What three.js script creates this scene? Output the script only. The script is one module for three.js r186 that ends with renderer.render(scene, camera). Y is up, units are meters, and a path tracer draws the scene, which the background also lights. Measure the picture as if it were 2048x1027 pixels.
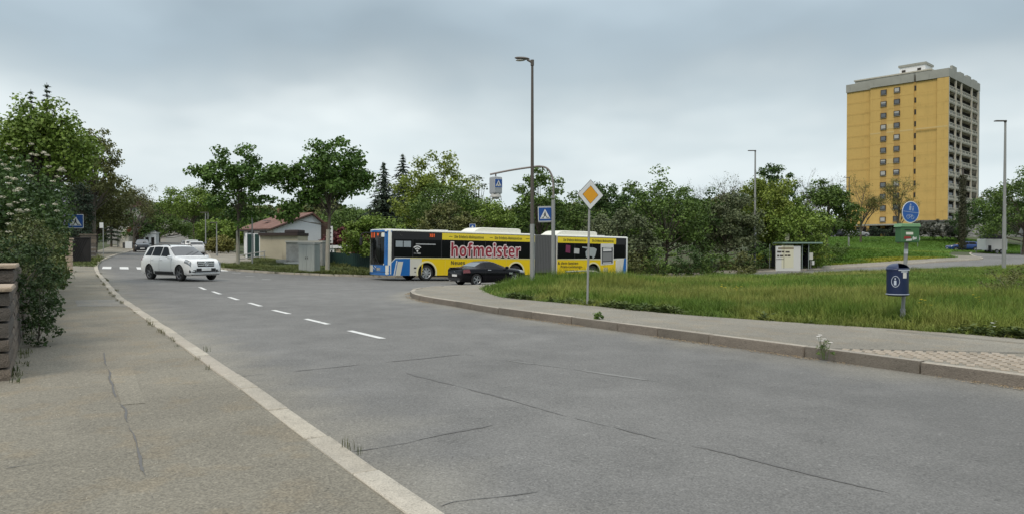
import * as THREE from 'three';
import { mergeGeometries, toCreasedNormals } from 'three/addons/utils/BufferGeometryUtils.js';
import { RoundedBoxGeometry } from 'three/addons/geometries/RoundedBoxGeometry.js';
import { FontLoader } from 'three/addons/loaders/FontLoader.js';
import { TextGeometry } from 'three/addons/geometries/TextGeometry.js';
import { Brush, Evaluator, SUBTRACTION } from 'three-bvh-csg';

// ---------------------------------------------------------------- camera, sky, sun, exposure
const EYE = 1.7, FPX = 1480, PITCH = Math.atan(23.5 / FPX);
const scene = new THREE.Scene();
const camera = new THREE.PerspectiveCamera(2 * Math.atan(513.5 / FPX) * 180 / Math.PI, 1024 / 513, 0.1, 4000);
camera.position.set(0, EYE, 0);
camera.rotation.set(-PITCH, 0, 0);
scene.add(camera);

// overcast sky: layered cloud decks seen in perspective, computed over the whole sphere
function hash2(ix, iy, s) { let n = (ix * 374761393 + iy * 668265263 + s * 974634777) | 0; n = Math.imul(n ^ (n >>> 13), 1274126177); n ^= n >>> 16; return (n >>> 0) / 4294967295; }
function vnoise(x, y, s) {
  const ix = Math.floor(x), iy = Math.floor(y), fx = x - ix, fy = y - iy, u = fx * fx * (3 - 2 * fx), v = fy * fy * (3 - 2 * fy);
  return (hash2(ix, iy, s) * (1 - u) + hash2(ix + 1, iy, s) * u) * (1 - v) + (hash2(ix, iy + 1, s) * (1 - u) + hash2(ix + 1, iy + 1, s) * u) * v;
}
function fbm(x, y, s, o = 5) { let a = 0, k = 0.5, t = 0; for (let i = 0; i < o; i++) { a += k * vnoise(x, y, s + i * 17); t += k; x = x * 2.03 + 7.1; y = y * 2.03 + 3.7; k *= 0.5; } return a / t; }
const sstep = (a, b, x) => { const t = Math.min(1, Math.max(0, (x - a) / (b - a))); return t * t * (3 - 2 * t); };
const lerp = (a, b, t) => a + (b - a) * t;
{
  const w = 1280, h = 640, data = new Float32Array(w * h * 4);
  for (let j = 0; j < h; j++) {
    const el = ((j + 0.5) / h - 0.5) * Math.PI, se = Math.sin(el), ce = Math.cos(el);
    for (let i = 0; i < w; i++) {
      const az = ((i + 0.5) / w - 0.5) * Math.PI * 2, dx = ce * Math.cos(az), dz = ce * Math.sin(az);
      const e = Math.max(se, 0.0);
      // cloud deck coordinates: a plane overhead, compressed towards the horizon
      const q = 1 / (e + 0.10), cx = dx * q, cz = dz * q;
      const big = fbm(cx * 0.42 + 3.1, cz * 0.42 + 9.4, 11, 5), mid = fbm(cx * 1.25 + 1.7, cz * 1.25 + 5.2, 41, 5);
      const fine = fbm(az * 9 + mid * 1.2, el * 16 - mid * 2, 77, 4);
      // ragged underside of the deck: lower sky is thinner, pale cloud further off
      const edge = 0.165 + 0.085 * (fbm(az * 2.1 + 2.3, 4.2, 5, 4) - 0.5) * 2 + 0.05 * (mid - 0.5) + 0.03 * (fine - 0.5);
      const deck = sstep(edge - 0.075, edge + 0.085, se);
      const far = [0.675 + 0.28 * (mid - 0.5), 0.755 + 0.25 * (mid - 0.5), 0.78 + 0.22 * (mid - 0.5)];
      const rise = sstep(0.14, 0.95, se);
      const thick = 0.5 + (big - 0.5) * 1.3 + (mid - 0.5) * 1.1 + (fine - 0.5) * 0.4;
      const d = Math.min(1.2, Math.max(0, thick));
      const deckC = [lerp(0.385, 0.235, d), lerp(0.478, 0.305, d), lerp(0.545, 0.358, d)];
      const dg = deckC[1]; for (let c = 0; c < 3; c++) deckC[c] = lerp(deckC[c], dg * [0.98, 1, 1.02][c], 0.85 * rise) * (1 + 1.75 * rise);
      const low = sstep(-0.02, 0.03, se);
      const k = (j * w + i) * 4;
      for (let c = 0; c < 3; c++) {
        let v = lerp(far[c] * (0.94 + 0.12 * fine), deckC[c], deck);
        v = lerp([0.20, 0.21, 0.20][c], v, low);
        data[k + c] = v;
      }
      data[k + 3] = 1;
    }
  }
  const sky = new THREE.DataTexture(data, w, h, THREE.RGBAFormat, THREE.FloatType);
  sky.mapping = THREE.EquirectangularReflectionMapping; sky.magFilter = THREE.LinearFilter; sky.minFilter = THREE.LinearFilter; sky.wrapS = THREE.RepeatWrapping;
  sky.needsUpdate = true;
  scene.background = sky; scene.environment = sky;
}
const sun = new THREE.DirectionalLight(0xfff1de, 1.5);
sun.position.set(-35, 95, 30); sun.target.position.set(0, 0, -40);
sun.shadow.radius = 40; sun.castShadow = true; sun.shadow.mapSize.set(4096, 4096);
Object.assign(sun.shadow.camera, { left: -140, right: 140, top: 140, bottom: -140, near: 1, far: 400 });
scene.add(sun, sun.target);
const renderer = new THREE.WebGLRenderer({ antialias: true });
renderer.setSize(1024, 513);
renderer.shadowMap.enabled = true;
renderer.toneMapping = THREE.LinearToneMapping;
renderer.toneMappingExposure = 1.1;

// ---------------------------------------------------------------- helpers
function RNG(s) { let a = (s * 2654435761) >>> 0; return () => { a = (a + 0x6D2B79F5) >>> 0; let t = a; t = Math.imul(t ^ (t >>> 15), t | 1); t ^= t + Math.imul(t ^ (t >>> 7), t | 61); return ((t ^ (t >>> 14)) >>> 0) / 4294967296; }; }
const V = (x, y, z) => new THREE.Vector3(x, y, z);
const CB = Math.cos(PITCH), SB = Math.sin(PITCH);
// a point seen at photograph pixel (px, py) that stands at depth d in front of the viewer (used to read sizes and places off the photograph)
function at(px, py, d) { const xn = (px - 1024) / FPX, yn = (513.5 - py) / FPX, zc = CB - (-yn) * 0 + yn * SB; const s = d / zc; return V(xn * s, EYE + (yn * CB - SB) * s, -d); }
const used = {};
function numbered(n) { const k = used[n] ?? 0; used[n] = k + 1; return k ? n + '_' + String(k).padStart(3, '0') : n; }
function shade(o) { o.traverse((m) => { if (m.isMesh) { m.castShadow = true; m.receiveShadow = true; } }); return o; }
function tag(o, label, category, group, kind) { if (label) o.userData.label = label; if (category) o.userData.category = category; if (group) o.userData.group = group; if (kind) o.userData.kind = kind; return o; }
function thing(name, label, category, pos = [0, 0, 0], turn = 0, group) {
  const o = new THREE.Group(); o.name = numbered(name); o.position.set(...pos); o.rotation.y = turn; scene.add(o); return tag(o, label, category, group);
}
function part(name, geo, mat, parent, label) {
  if (Array.isArray(geo)) geo = merge(geo);
  const m = new THREE.Mesh(geo, mat); m.name = name; m.castShadow = m.receiveShadow = true; parent.add(m); if (label) m.userData.label = label; return m;
}
function struct(name, geo, mat, label, category) { const m = part(numbered(name), geo, mat, scene); m.userData.kind = 'structure'; return tag(m, label, category); }
function merge(list) {
  const g = list.filter(Boolean).map((x) => { let y = x.index ? x.toNonIndexed() : x.clone(); for (const k of Object.keys(y.attributes)) if (!['position', 'normal', 'uv', 'color'].includes(k)) y.deleteAttribute(k); return y; });
  const all = ['uv', 'color', 'normal'];
  for (const k of all) if (!g.every((x) => x.attributes[k])) g.forEach((x) => x.deleteAttribute(k));
  const r = mergeGeometries(g); if (!r.attributes.normal) r.computeVertexNormals(); return r;
}
function box(w, h, d, x = 0, y = 0, z = 0, r = 0) { const g = r ? new RoundedBoxGeometry(w, h, d, 2, Math.min(r, w / 2.01, h / 2.01, d / 2.01)) : new THREE.BoxGeometry(w, h, d); return g.translate(x, y, z); }
function cyl(r0, r1, h, x = 0, y = 0, z = 0, n = 14) { return new THREE.CylinderGeometry(r1, r0, h, n).translate(x, y + h / 2, z); }
function tube(pts, r, n = 8, seg) { const c = new THREE.CatmullRomCurve3(pts.map((p) => p.isVector3 ? p : V(...p))); return new THREE.TubeGeometry(c, seg ?? pts.length * 4, r, n); }
function rod(a, b, r0, r1 = r0, n = 6) {
  const A = a.isVector3 ? a : V(...a), B = b.isVector3 ? b : V(...b), d = B.clone().sub(A), L = d.length();
  const g = new THREE.CylinderGeometry(r1, r0, L, n, 1); g.translate(0, L / 2, 0);
  g.applyQuaternion(new THREE.Quaternion().setFromUnitVectors(V(0, 1, 0), d.normalize())); return g.translate(A.x, A.y, A.z);
}
function mat(rgb, roughness = 0.8, extra = {}) { const c = new THREE.Color(); Array.isArray(rgb) ? c.setRGB(...rgb) : c.set(rgb); const P = extra.clearcoat !== undefined || extra.transmission !== undefined; const m = new (P ? THREE.MeshPhysicalMaterial : THREE.MeshStandardMaterial)({ color: c, roughness, ...extra }); return m; }
// tileable noise, 0..1
function tnoise(x, y, p, s) { const ix = Math.floor(x), iy = Math.floor(y), fx = x - ix, fy = y - iy, u = fx * fx * (3 - 2 * fx), v = fy * fy * (3 - 2 * fy), m = (a) => ((a % p) + p) % p;
  return (hash2(m(ix), m(iy), s) * (1 - u) + hash2(m(ix + 1), m(iy), s) * u) * (1 - v) + (hash2(m(ix), m(iy + 1), s) * (1 - u) + hash2(m(ix + 1), m(iy + 1), s) * u) * v; }
function tfbm(x, y, p, s, o = 4) { let a = 0, k = 0.5, t = 0; for (let i = 0; i < o; i++) { a += k * tnoise(x, y, p, s + i * 13); t += k; x *= 2; y *= 2; p *= 2; k *= 0.55; } return a / t; }
// fn(u, v) -> [r, g, b, height], linear colour 0..1
const toS = (l) => { l = Math.min(1, Math.max(0, l)); return Math.round(255 * (l <= 0.0031308 ? 12.92 * l : 1.055 * Math.pow(l, 1 / 2.4) - 0.055)); };
function surface(size, metres, fn, opt = {}) {
  const a = new Uint8Array(size * size * 4), b = new Uint8Array(size * size * 4);
  for (let j = 0; j < size; j++) for (let i = 0; i < size; i++) { const r = fn(i / size, j / size), k = (j * size + i) * 4; a[k] = toS(r[0]); a[k + 1] = toS(r[1]); a[k + 2] = toS(r[2]); a[k + 3] = 255; const hh = Math.min(255, Math.max(0, r[3] * 255)); b[k] = b[k + 1] = b[k + 2] = hh; b[k + 3] = 255; }
  const mk = (d, srgb) => { const t = new THREE.DataTexture(d, size, size); t.wrapS = t.wrapT = THREE.RepeatWrapping; t.magFilter = THREE.LinearFilter; t.minFilter = THREE.LinearMipmapLinearFilter; t.generateMipmaps = true; if (srgb) t.colorSpace = THREE.SRGBColorSpace; t.repeat.set(1 / metres, 1 / metres); t.needsUpdate = true; return t; };
  return new THREE.MeshStandardMaterial({ map: mk(a, true), bumpMap: mk(b), bumpScale: opt.bump ?? 0.004, roughness: opt.rough ?? 0.92, vertexColors: !!opt.vc });
}
// ---------------------------------------------------------------- lie of the land: a smooth surface through surveyed heights (x, depth, height)
const HP = [[0, -12, 0], [-12, -6, 0.1], [14, -6, 0], [-3, 2, 0], [5, 2, 0], [-8, 9, 0.02], [6, 9, 0], [12, 14, 0.05], [2, 15, 0], [-12, 23, 0], [-3.3, 24.7, -0.05], [6, 26, -0.08], [16, 28, 0.0], [-17, 31, 0], [-13, 36, -0.02],
  [-22.4, 40, 0.1], [-25.2, 45, 0.28], [-29, 52, 0.4], [-20, 50, 0.06], [-14.6, 47.6, -0.15], [-2.7, 32.7, -0.2], [-1.2, 35.7, -0.3], [-8.4, 43, -0.38], [-9.5, 47, -0.3], [1, 41, -0.48], [-5, 45, -0.48], [0, 49, -0.6], [6, 53.5, -0.72], [10, 58, -0.74], [14, 48, -0.55], [25, 66, -0.62], [18, 57, -0.68], [32, 68.5, -0.5],
  [30, 46, -0.05], [36, 69.7, -0.28], [45.8, 71.5, 0.3], [43, 60.5, 0.0], [30, 56, -0.4], [24, 34, 0.05], [34, 36, 0.3], [67, 110, 0.75], [65.5, 100, 0.55], [52, 84, 0.5], [48, 88, 1.0], [40, 80, 0.9], [55, 122, 2.4], [80, 132, 2.8], [82, 112, 1.2], [97, 165, 3.4], [78, 190, 3.6], [120, 180, 3.6],
  [-33, 60, 0.5], [-39.5, 74, 0.72], [-52.5, 103, 1.0], [-37, 87, 0.6], [-28.5, 70, 0.35], [-47, 120, 1.2], [-68, 150, 1.7], [-108, 240, 3.4], [-185, 400, 12], [-20, 62, 0.05], [-22, 85, 0.1], [0, 70, -0.5], [10, 85, -0.3], [-60, 70, 1.2], [-45, 45, 0.8], [-30, 25, 0.3], [-90, 120, 2.5], [0, 200, 1], [60, 260, 3], [-60, 300, 6], [160, 100, 3], [-120, 20, 2], [110, 20, 2], [100, -60, 1], [-100, -60, 1], [32, 75, 0.2], [22, 82, 0.2]];
const TPS = (() => {
  const n = HP.length, N = n + 3, A = [], U = (r2) => r2 > 1e-9 ? 0.5 * r2 * Math.log(r2) : 0;
  for (let i = 0; i < N; i++) A.push(new Float64Array(N + 1));
  for (let i = 0; i < n; i++) { for (let j = 0; j < n; j++) A[i][j] = U((HP[i][0] - HP[j][0]) ** 2 + (HP[i][1] - HP[j][1]) ** 2) + (i === j ? 60 : 0); A[i][n] = A[n][i] = 1; A[i][n + 1] = A[n + 1][i] = HP[i][0]; A[i][n + 2] = A[n + 2][i] = HP[i][1]; A[i][N] = HP[i][2]; }
  for (let c = 0; c < N; c++) { let p = c; for (let r = c + 1; r < N; r++) if (Math.abs(A[r][c]) > Math.abs(A[p][c])) p = r; [A[c], A[p]] = [A[p], A[c]]; for (let r = 0; r < N; r++) if (r !== c) { const f = A[r][c] / A[c][c]; if (f) for (let k = c; k <= N; k++) A[r][k] -= f * A[c][k]; } }
  const w = A.map((r, i) => r[N] / r[i]);
  return (x, d) => { let s = w[n] + w[n + 1] * x + w[n + 2] * d; for (let i = 0; i < n; i++) s += w[i] * U((x - HP[i][0]) ** 2 + (d - HP[i][1]) ** 2); return s; };
})();
function H(x, d) {
  const near = 1 - sstep(170, 330, Math.hypot(x, d - 40));
  let v = near > 0 ? TPS(x, d) * near : 0;
  if (near < 1) v += (1 - near) * 4;
  // wooded hills far off
  v += 26 * Math.exp(-(((x + 330) / 260) ** 2) - ((d - 720) / 240) ** 2) + 14 * Math.exp(-(((x + 60) / 330) ** 2) - ((d - 900) / 200) ** 2) + 10 * Math.exp(-(((x - 420) / 380) ** 2) - ((d - 900) / 240) ** 2);
  return v;
}
const G = (x, d, up = 0) => V(x, H(x, d) + up, -d);
// a chain of (x, depth) points, smoothed and resampled
function chain(pts, step = 0.5) { const c = new THREE.CatmullRomCurve3(pts.map(([x, d]) => V(x, 0, d)), false, 'centripetal'); const n = Math.max(2, Math.round(c.getLength() / step)); return c.getSpacedPoints(n).map((p) => [p.x, p.z]); }
const LK = chain([[7.2, -7.7], [2.6, -0.4], [-0.58, 4.69], [-6.0, 13.3], [-12.5, 23.6], [-16.9, 31], [-22.3, 40], [-25.5, 45.5], [-29.3, 52.5], [-33, 60], [-39.5, 74], [-52.5, 103], [-59, 118]]);
const RK = chain([[16.2, -6.5], [11.0, 1.3], [6.05, 8.74], [0.85, 16.55], [-0.58, 18.8], [-1.75, 21.1], [-2.8, 23.1], [-3.4, 24.9], [-3.72, 27.3], [-3.5, 29.5], [-2.55, 32], [-1.2, 33.8], [0.8, 36], [3.6, 38.9], [8, 42.8], [13, 46.8], [19, 50.8], [26, 54.2], [34, 57], [44, 60.5], [60, 67], [100, 80]]);
const FK = chain([[-52, 124], [-43.4, 104], [-35.8, 87], [-28.6, 70], [-23.4, 58.5], [-21.2, 53], [-19.4, 49.8], [-16.8, 48.2], [-13.5, 47.2], [-9.3, 47.3], [-4, 50.3], [2, 54.4], [8, 58.3], [16, 62.6], [24, 66], [32, 68.6], [43.5, 71], [45.6, 71.8], [46.6, 73.2], [47.6, 76], [54, 87], [61, 98]]);
const asphaltPoly = [...LK, ...FK, [75, 101], [130, 97], [130, 86], ...[...RK].reverse()];
function inside(poly, x, d) { let c = false; for (let i = 0, j = poly.length - 1; i < poly.length; j = i++) { const [xi, yi] = poly[i], [xj, yj] = poly[j]; if ((yi > d) !== (yj > d) && x < (xj - xi) * (d - yi) / (yj - yi) + xi) c = !c; } return c; }
function distTo(c, x, d, lim = 1e9) { let m = lim * lim; for (let i = 1; i < c.length; i++) { const p = c[i - 1], q = c[i], ax = p[0], ay = p[1]; if (lim < 50 && Math.abs(ax - x) > lim + 1 ) continue; const vx = q[0] - ax, vy = q[1] - ay; let t = ((x - ax) * vx + (d - ay) * vy) / (vx * vx + vy * vy); t = t < 0 ? 0 : t > 1 ? 1 : t; const ex = x - ax - vx * t, ey = d - ay - vy * t, e = ex * ex + ey * ey; if (e < m) m = e; } return Math.sqrt(m); }
// rasters over the junction: distance to a chain, and the inside of a polygon
const RS = 0.2, RX0 = -66, RX1 = 136, RD0 = -12, RD1 = 128, RNX = Math.round((RX1 - RX0) / RS) + 1, RND = Math.round((RD1 - RD0) / RS) + 1;
function field(pts, rad) {
  const f = new Float32Array(RNX * RND).fill(99), L = Math.ceil(rad / RS), c = resample(pts, pts.length * 2); let px = 1e9, pd = 1e9;
  for (const [x, d] of c) { if (x < RX0 - rad || x > RX1 + rad) continue; const i0 = Math.round((x - RX0) / RS), j0 = Math.round((d - RD0) / RS); for (let j = Math.max(0, j0 - L); j <= Math.min(RND - 1, j0 + L); j++) for (let i = Math.max(0, i0 - L); i <= Math.min(RNX - 1, i0 + L); i++) { const ex = RX0 + i * RS - x, ey = RD0 + j * RS - d, e = Math.sqrt(ex * ex + ey * ey), k = j * RNX + i; if (e < f[k]) f[k] = e; } }
  return (x, d) => { const u = (x - RX0) / RS, v = (d - RD0) / RS, i = Math.floor(u), j = Math.floor(v); if (i < 0 || j < 0 || i >= RNX - 1 || j >= RND - 1) return 99; const a = u - i, b = v - j, k = j * RNX + i; return (f[k] * (1 - a) + f[k + 1] * a) * (1 - b) + (f[k + RNX] * (1 - a) + f[k + RNX + 1] * a) * b; };
}
function mask(poly) {
  const m = new Uint8Array(RNX * RND); for (let j = 0; j < RND; j++) { const d = RD0 + j * RS + 1e-4, xs = []; for (let i = 0, q = poly.length - 1; i < poly.length; q = i++) { const a = poly[i], b = poly[q]; if ((a[1] > d) !== (b[1] > d)) xs.push((b[0] - a[0]) * (d - a[1]) / (b[1] - a[1]) + a[0]); } xs.sort((p, q) => p - q); for (let k = 0; k + 1 < xs.length; k += 2) { const i0 = Math.max(0, Math.ceil((xs[k] - RX0) / RS)), i1 = Math.min(RNX - 1, Math.floor((xs[k + 1] - RX0) / RS)); for (let i = i0; i <= i1; i++) m[j * RNX + i] = 1; } }
  return (x, d) => { const i = Math.round((x - RX0) / RS), j = Math.round((d - RD0) / RS); return i >= 0 && j >= 0 && i < RNX && j < RND && m[j * RNX + i] === 1; };
}
const dLK = field(LK, 4), dRK = field(RK, 4), dFK = field(FK, 6), inRoad = mask(asphaltPoly);
const edgeDist = (x, d) => Math.min(dLK(x, d), dRK(x, d), dFK(x, d));
const BOUND = { x0: -62, x1: 132, d0: -10, d1: 126 };
const onRoad = (x, d, pad = 0) => x > BOUND.x0 && x < BOUND.x1 && d > BOUND.d0 && d < BOUND.d1 && (inRoad(x, d) || (pad > 0 && edgeDist(x, d) < pad));

// ---------------------------------------------------------------- materials of the ground
const asphaltM = surface(1024, 3.2, (u, v) => {
  const g = hash2(Math.floor(u * 1024), Math.floor(v * 1024), 3), s = tnoise(u * 300, v * 300, 300, 8), p = tfbm(u * 6, v * 6, 6, 21, 5), st = tnoise(u * 120, v * 120, 120, 31);
  let k = 0.158 + 0.085 * (s - 0.5) + 0.05 * (g - 0.5) + 0.06 * (p - 0.5); if (st > 0.9) k += 0.05; if (st < 0.1) k -= 0.03;
  return [k * 1.02, k * 1.0, k * 0.95, 0.5 + (s - 0.5) * 0.8 + (g - 0.5) * 0.3]; }, { bump: 0.006, rough: 0.88, vc: true });
const pathM = surface(1024, 3.0, (u, v) => {
  const g = hash2(Math.floor(u * 1024), Math.floor(v * 1024), 5), s = tnoise(u * 260, v * 260, 260, 9), p = tfbm(u * 5, v * 5, 5, 23, 5), q = tfbm(u * 9 + 0.3, v * 9, 9, 71, 4), st = tnoise(u * 110, v * 110, 110, 33);
  let k = 0.235 + 0.14 * (s - 0.5) + 0.08 * (g - 0.5) + 0.08 * (p - 0.5); if (st > 0.9) k += 0.07; if (st < 0.09) k -= 0.045;
  const red = 0.05 * sstep(0.5, 0.75, q);
  return [k * (1.05 + red), k * 0.97, k * (0.80 - red), 0.5 + (s - 0.5) * 0.8 + (g - 0.5) * 0.3]; }, { bump: 0.006, rough: 0.93, vc: true });
const soilM = surface(512, 2.5, (u, v) => { const a = tfbm(u * 8, v * 8, 8, 51, 5), b = tnoise(u * 128, v * 128, 128, 12), k = sstep(0.35, 0.65, a); return [lerp(0.07, 0.055, k) * (0.7 + 0.6 * b), lerp(0.062, 0.085, k) * (0.7 + 0.6 * b), lerp(0.035, 0.026, k) * (0.7 + 0.6 * b), a * 0.6 + b * 0.4]; }, { bump: 0.03, rough: 1 });
const paintM = surface(256, 1.2, (u, v) => { const a = tfbm(u * 10, v * 10, 10, 61, 4), b = tnoise(u * 90, v * 90, 90, 14); const k = (b > 0.9 || a < 0.3 ? 0.42 : 0.68) + 0.1 * (a - 0.5); return [k, k, k * 0.97, b]; }, { bump: 0.002, rough: 0.7 });
const tarM = mat([0.128, 0.125, 0.12], 0.85), paleSeamM = mat([0.2, 0.198, 0.188], 0.9);

// terrain sheet: fine near the viewer, coarse towards the horizon
{
  const lines = (a, b, lo, hi, s, grow) => { const r = []; for (let x = a; x <= b; x += s) r.push(x); let st = s; while (r[r.length - 1] < hi) { st *= grow; r.push(r[r.length - 1] + st); } st = s; const l = []; let y = a; while (y > lo) { st *= grow; y -= st; l.push(y); } return [...l.reverse(), ...r]; };
  const xs = lines(-48, 66, -1700, 1700, 0.6, 1.13), ds = lines(-8, 100, -300, 1900, 0.6, 1.13), pos = [], uv = [], idx = [];
  for (const d of ds) for (const x of xs) {
    let y = H(x, d) + 0.065; if (onRoad(x, d, 0.38)) y -= 0.5; else if (x > -70 && x < 66 && d < 110) y += 0.02 * (fbm(x * 0.7, d * 0.7, 3, 3) - 0.75);
    pos.push(x, y, -d); uv.push(x, d);
  }
  const nx = xs.length; for (let j = 0; j < ds.length - 1; j++) for (let i = 0; i < nx - 1; i++) { const a = j * nx + i, b = a + 1, c = a + nx, e = c + 1; idx.push(a, b, e, a, e, c); }
  const g = new THREE.BufferGeometry(); g.setAttribute('position', new THREE.Float32BufferAttribute(pos, 3)); g.setAttribute('uv', new THREE.Float32BufferAttribute(uv, 2)); g.setIndex(idx); g.computeVertexNormals();
  struct('ground', g, soilM, 'grassy ground rolling away beyond the roads', 'ground');
}
// asphalt: one sheet, its ragged rim lies under kerbs and pavements
function patchColour(x, d) { const a = fbm(x * 0.16, d * 0.16, 91, 4), b = fbm(x * 0.9, d * 0.9, 92, 4); return 1 + 0.42 * (a - 0.5) + 0.24 * (b - 0.5); }
function sheet(test, x0, x1, d0, d1, s, up, tint) {
  const nx = Math.round((x1 - x0) / s), nd = Math.round((d1 - d0) / s), id = new Map(), pos = [], uv = [], col = [], idx = [], ok = new Uint8Array((nx + 1) * (nd + 1));
  for (let j = 0; j <= nd; j++) for (let i = 0; i <= nx; i++) ok[j * (nx + 1) + i] = test(x0 + i * s, d0 + j * s) ? 1 : 0;
  const vert = (i, j) => { const k = j * (nx + 1) + i; if (!id.has(k)) { id.set(k, pos.length / 3); const x = x0 + i * s, d = d0 + j * s; pos.push(x, H(x, d) + up, -d); uv.push(x, d); const c = tint(x, d); col.push(c[0], c[1], c[2]); } return id.get(k); };
  for (let j = 0; j < nd; j++) for (let i = 0; i < nx; i++) { const k = j * (nx + 1) + i; if (ok[k] || ok[k + 1] || ok[k + nx + 1] || ok[k + nx + 2]) { const a = vert(i, j), b = vert(i + 1, j), c = vert(i, j + 1), e = vert(i + 1, j + 1); idx.push(a, b, e, a, e, c); } }
  const g = new THREE.BufferGeometry(); g.setAttribute('position', new THREE.Float32BufferAttribute(pos, 3)); g.setAttribute('uv', new THREE.Float32BufferAttribute(uv, 2)); g.setAttribute('color', new THREE.Float32BufferAttribute(col, 3)); g.setIndex(idx); g.computeVertexNormals(); return g;
}
{
  const sand = (x, d) => { const e = Math.min(dLK(x, d), dRK(x, d)), n = fbm(x * 1.7, d * 1.7, 33, 4); return sstep(0.95, 0.1, e + (n - 0.5) * 1.1); };
  const tint = (x, d) => { let k = patchColour(x, d); const s = d < 45 ? sand(x, d) : 0;
    const p = (x * 0.846 + d * 0.533), q = (-x * 0.533 + d * 0.846); // across, along the near carriageway
    if (q < 11.2 + 0.5 * Math.sin(p * 0.7) + 0.25 * fbm(x * 2, d * 2, 8, 2)) k *= 0.93; // older, coarser lot of surfacing nearest the viewer
    return [k * (1 + 0.34 * s), k * (1 + 0.29 * s), k * (1 + 0.16 * s)]; };
  struct('road', sheet((x, d) => onRoad(x, d, 0.15), -60, 110, -9, 121, 0.5, 0, tint), asphaltM, 'worn grey asphalt road bending left with a side road junction', 'road');
}
// strips between two chains
function strip(a, b, up, seg = 6, upB = up, tint) {
  const n = Math.max(a.length, b.length), ra = resample(a, n), rb = resample(b, n), pos = [], uv = [], col = [], idx = [];
  for (let i = 0; i < n; i++) for (let k = 0; k <= seg; k++) { const t = k / seg, x = lerp(ra[i][0], rb[i][0], t), d = lerp(ra[i][1], rb[i][1], t); pos.push(x, H(x, d) + lerp(up, upB, t), -d); uv.push(x, d); const c = tint ? tint(x, d) : patchColour(x + 40, d); Array.isArray(c) ? col.push(...c) : col.push(c, c, c); }
  for (let i = 0; i < n - 1; i++) for (let k = 0; k < seg; k++) { const q = i * (seg + 1) + k; idx.push(q, q + 1, q + seg + 2, q, q + seg + 2, q + seg + 1); }
  const g = new THREE.BufferGeometry(); g.setAttribute('position', new THREE.Float32BufferAttribute(pos, 3)); g.setAttribute('uv', new THREE.Float32BufferAttribute(uv, 2)); g.setAttribute('color', new THREE.Float32BufferAttribute(col, 3)); g.setIndex(idx); g.computeVertexNormals();
  // face up whatever way the chains run
  if (g.attributes.normal.getY(Math.floor(g.attributes.normal.count / 2)) < 0) { const ix = g.index.array; for (let i = 0; i < ix.length; i += 3) { const t = ix[i]; ix[i] = ix[i + 1]; ix[i + 1] = t; } g.computeVertexNormals(); }
  return g;
}
function resample(pts, n) { const L = [0]; for (let i = 1; i < pts.length; i++) L.push(L[i - 1] + Math.hypot(pts[i][0] - pts[i - 1][0], pts[i][1] - pts[i - 1][1])); const T = L[L.length - 1], r = []; let j = 0; for (let i = 0; i < n; i++) { const s = T * i / (n - 1); while (j < pts.length - 2 && L[j + 1] < s) j++; const t = (s - L[j]) / Math.max(1e-6, L[j + 1] - L[j]); r.push([lerp(pts[j][0], pts[j + 1][0], t), lerp(pts[j][1], pts[j + 1][1], t)]); } return r; }
function offset(pts, o) { return pts.map((p, i) => { const a = pts[Math.max(0, i - 1)], b = pts[Math.min(pts.length - 1, i + 1)], L = Math.hypot(b[0] - a[0], b[1] - a[1]); return [p[0] - (b[1] - a[1]) / L * o, p[1] + (b[0] - a[0]) / L * o]; }); }
// pavements (LK runs away from the viewer, its garden side is on the left: positive offset)
const wallLine = chain([[3.0, -10.4], [-2.6, 3.4], [-5.85, 8.6], [-8.2, 12.5], [-14.2, 22.0], [-19, 30.0], [-25.2, 40.5], [-29.5, 49], [-33.5, 57], [-39, 68], [-46, 82], [-57, 105], [-63, 118]]);
struct('pavement', strip(offset(LK, 0.1), offset(wallLine, 0.6), 0.085, 8, 0.085, (x, d) => { const k = 0.86 * patchColour(x + 40, d); return [k * 1.0, k * 0.99, k * 0.95]; }), pathM, 'worn brownish asphalt pavement beside the garden walls', 'pavement');
struct('pavement', strip(offset(wallLine.filter(([x, d]) => d < 9.4), 0.5), wallLine.filter(([x, d]) => d < 9.4).map(([x, d]) => [x - 7, d - 1.5]), 0.081, 8, 0.081, (x, d) => { const k = 0.86 * patchColour(x + 40, d); return [k * 1.0, k * 0.99, k * 0.95]; }), pathM, 'forecourt of worn asphalt in front of the stone wall', 'pavement');
const grassLine = chain([[18, -1.5], [13.2, 5.4], [8.47, 12.2], [7.23, 13.6], [5.46, 15.2], [3.63, 17.1], [2.0, 19.6], [-0.2, 22.9], [-0.75, 25.2], [-1.05, 29.0], [-0.2, 31.5], [1.3, 34.6]], 0.4);
const rkTip = RK.findIndex(([x, d]) => d > 35.2);
struct('pavement', strip(offset(RK.slice(0, rkTip + 1), -0.1), grassLine, 0.155, 8, 0.135), pathM, 'pale asphalt pavement curving round the grassy corner', 'pavement');
struct('verge', strip(offset(RK.slice(rkTip - 2), -0.1), offset(RK.slice(rkTip - 2), -1.5), 0.11, 3, 0.09), soilM, 'soil verge between the meadow and the side road', 'verge');
const fkJ = FK.findIndex(([x, d]) => d < 58), fkS = FK.findIndex(([x]) => x > 17.5), fkE = FK.findIndex(([x, d]) => x > 46.3);
struct('pavement', strip(offset(FK.slice(0, fkJ), 0.1), offset(FK.slice(0, fkJ), 3.6), 0.11, 4), pathM, 'pale footway along the street behind the parked cars', 'pavement');
struct('verge', strip(offset(FK.slice(fkJ - 1, fkS), 0.1), offset(FK.slice(fkJ - 1, fkS), 1.8), 0.11, 3, 0.09), soilM, 'weedy verge under the two maples', 'verge');
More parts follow.
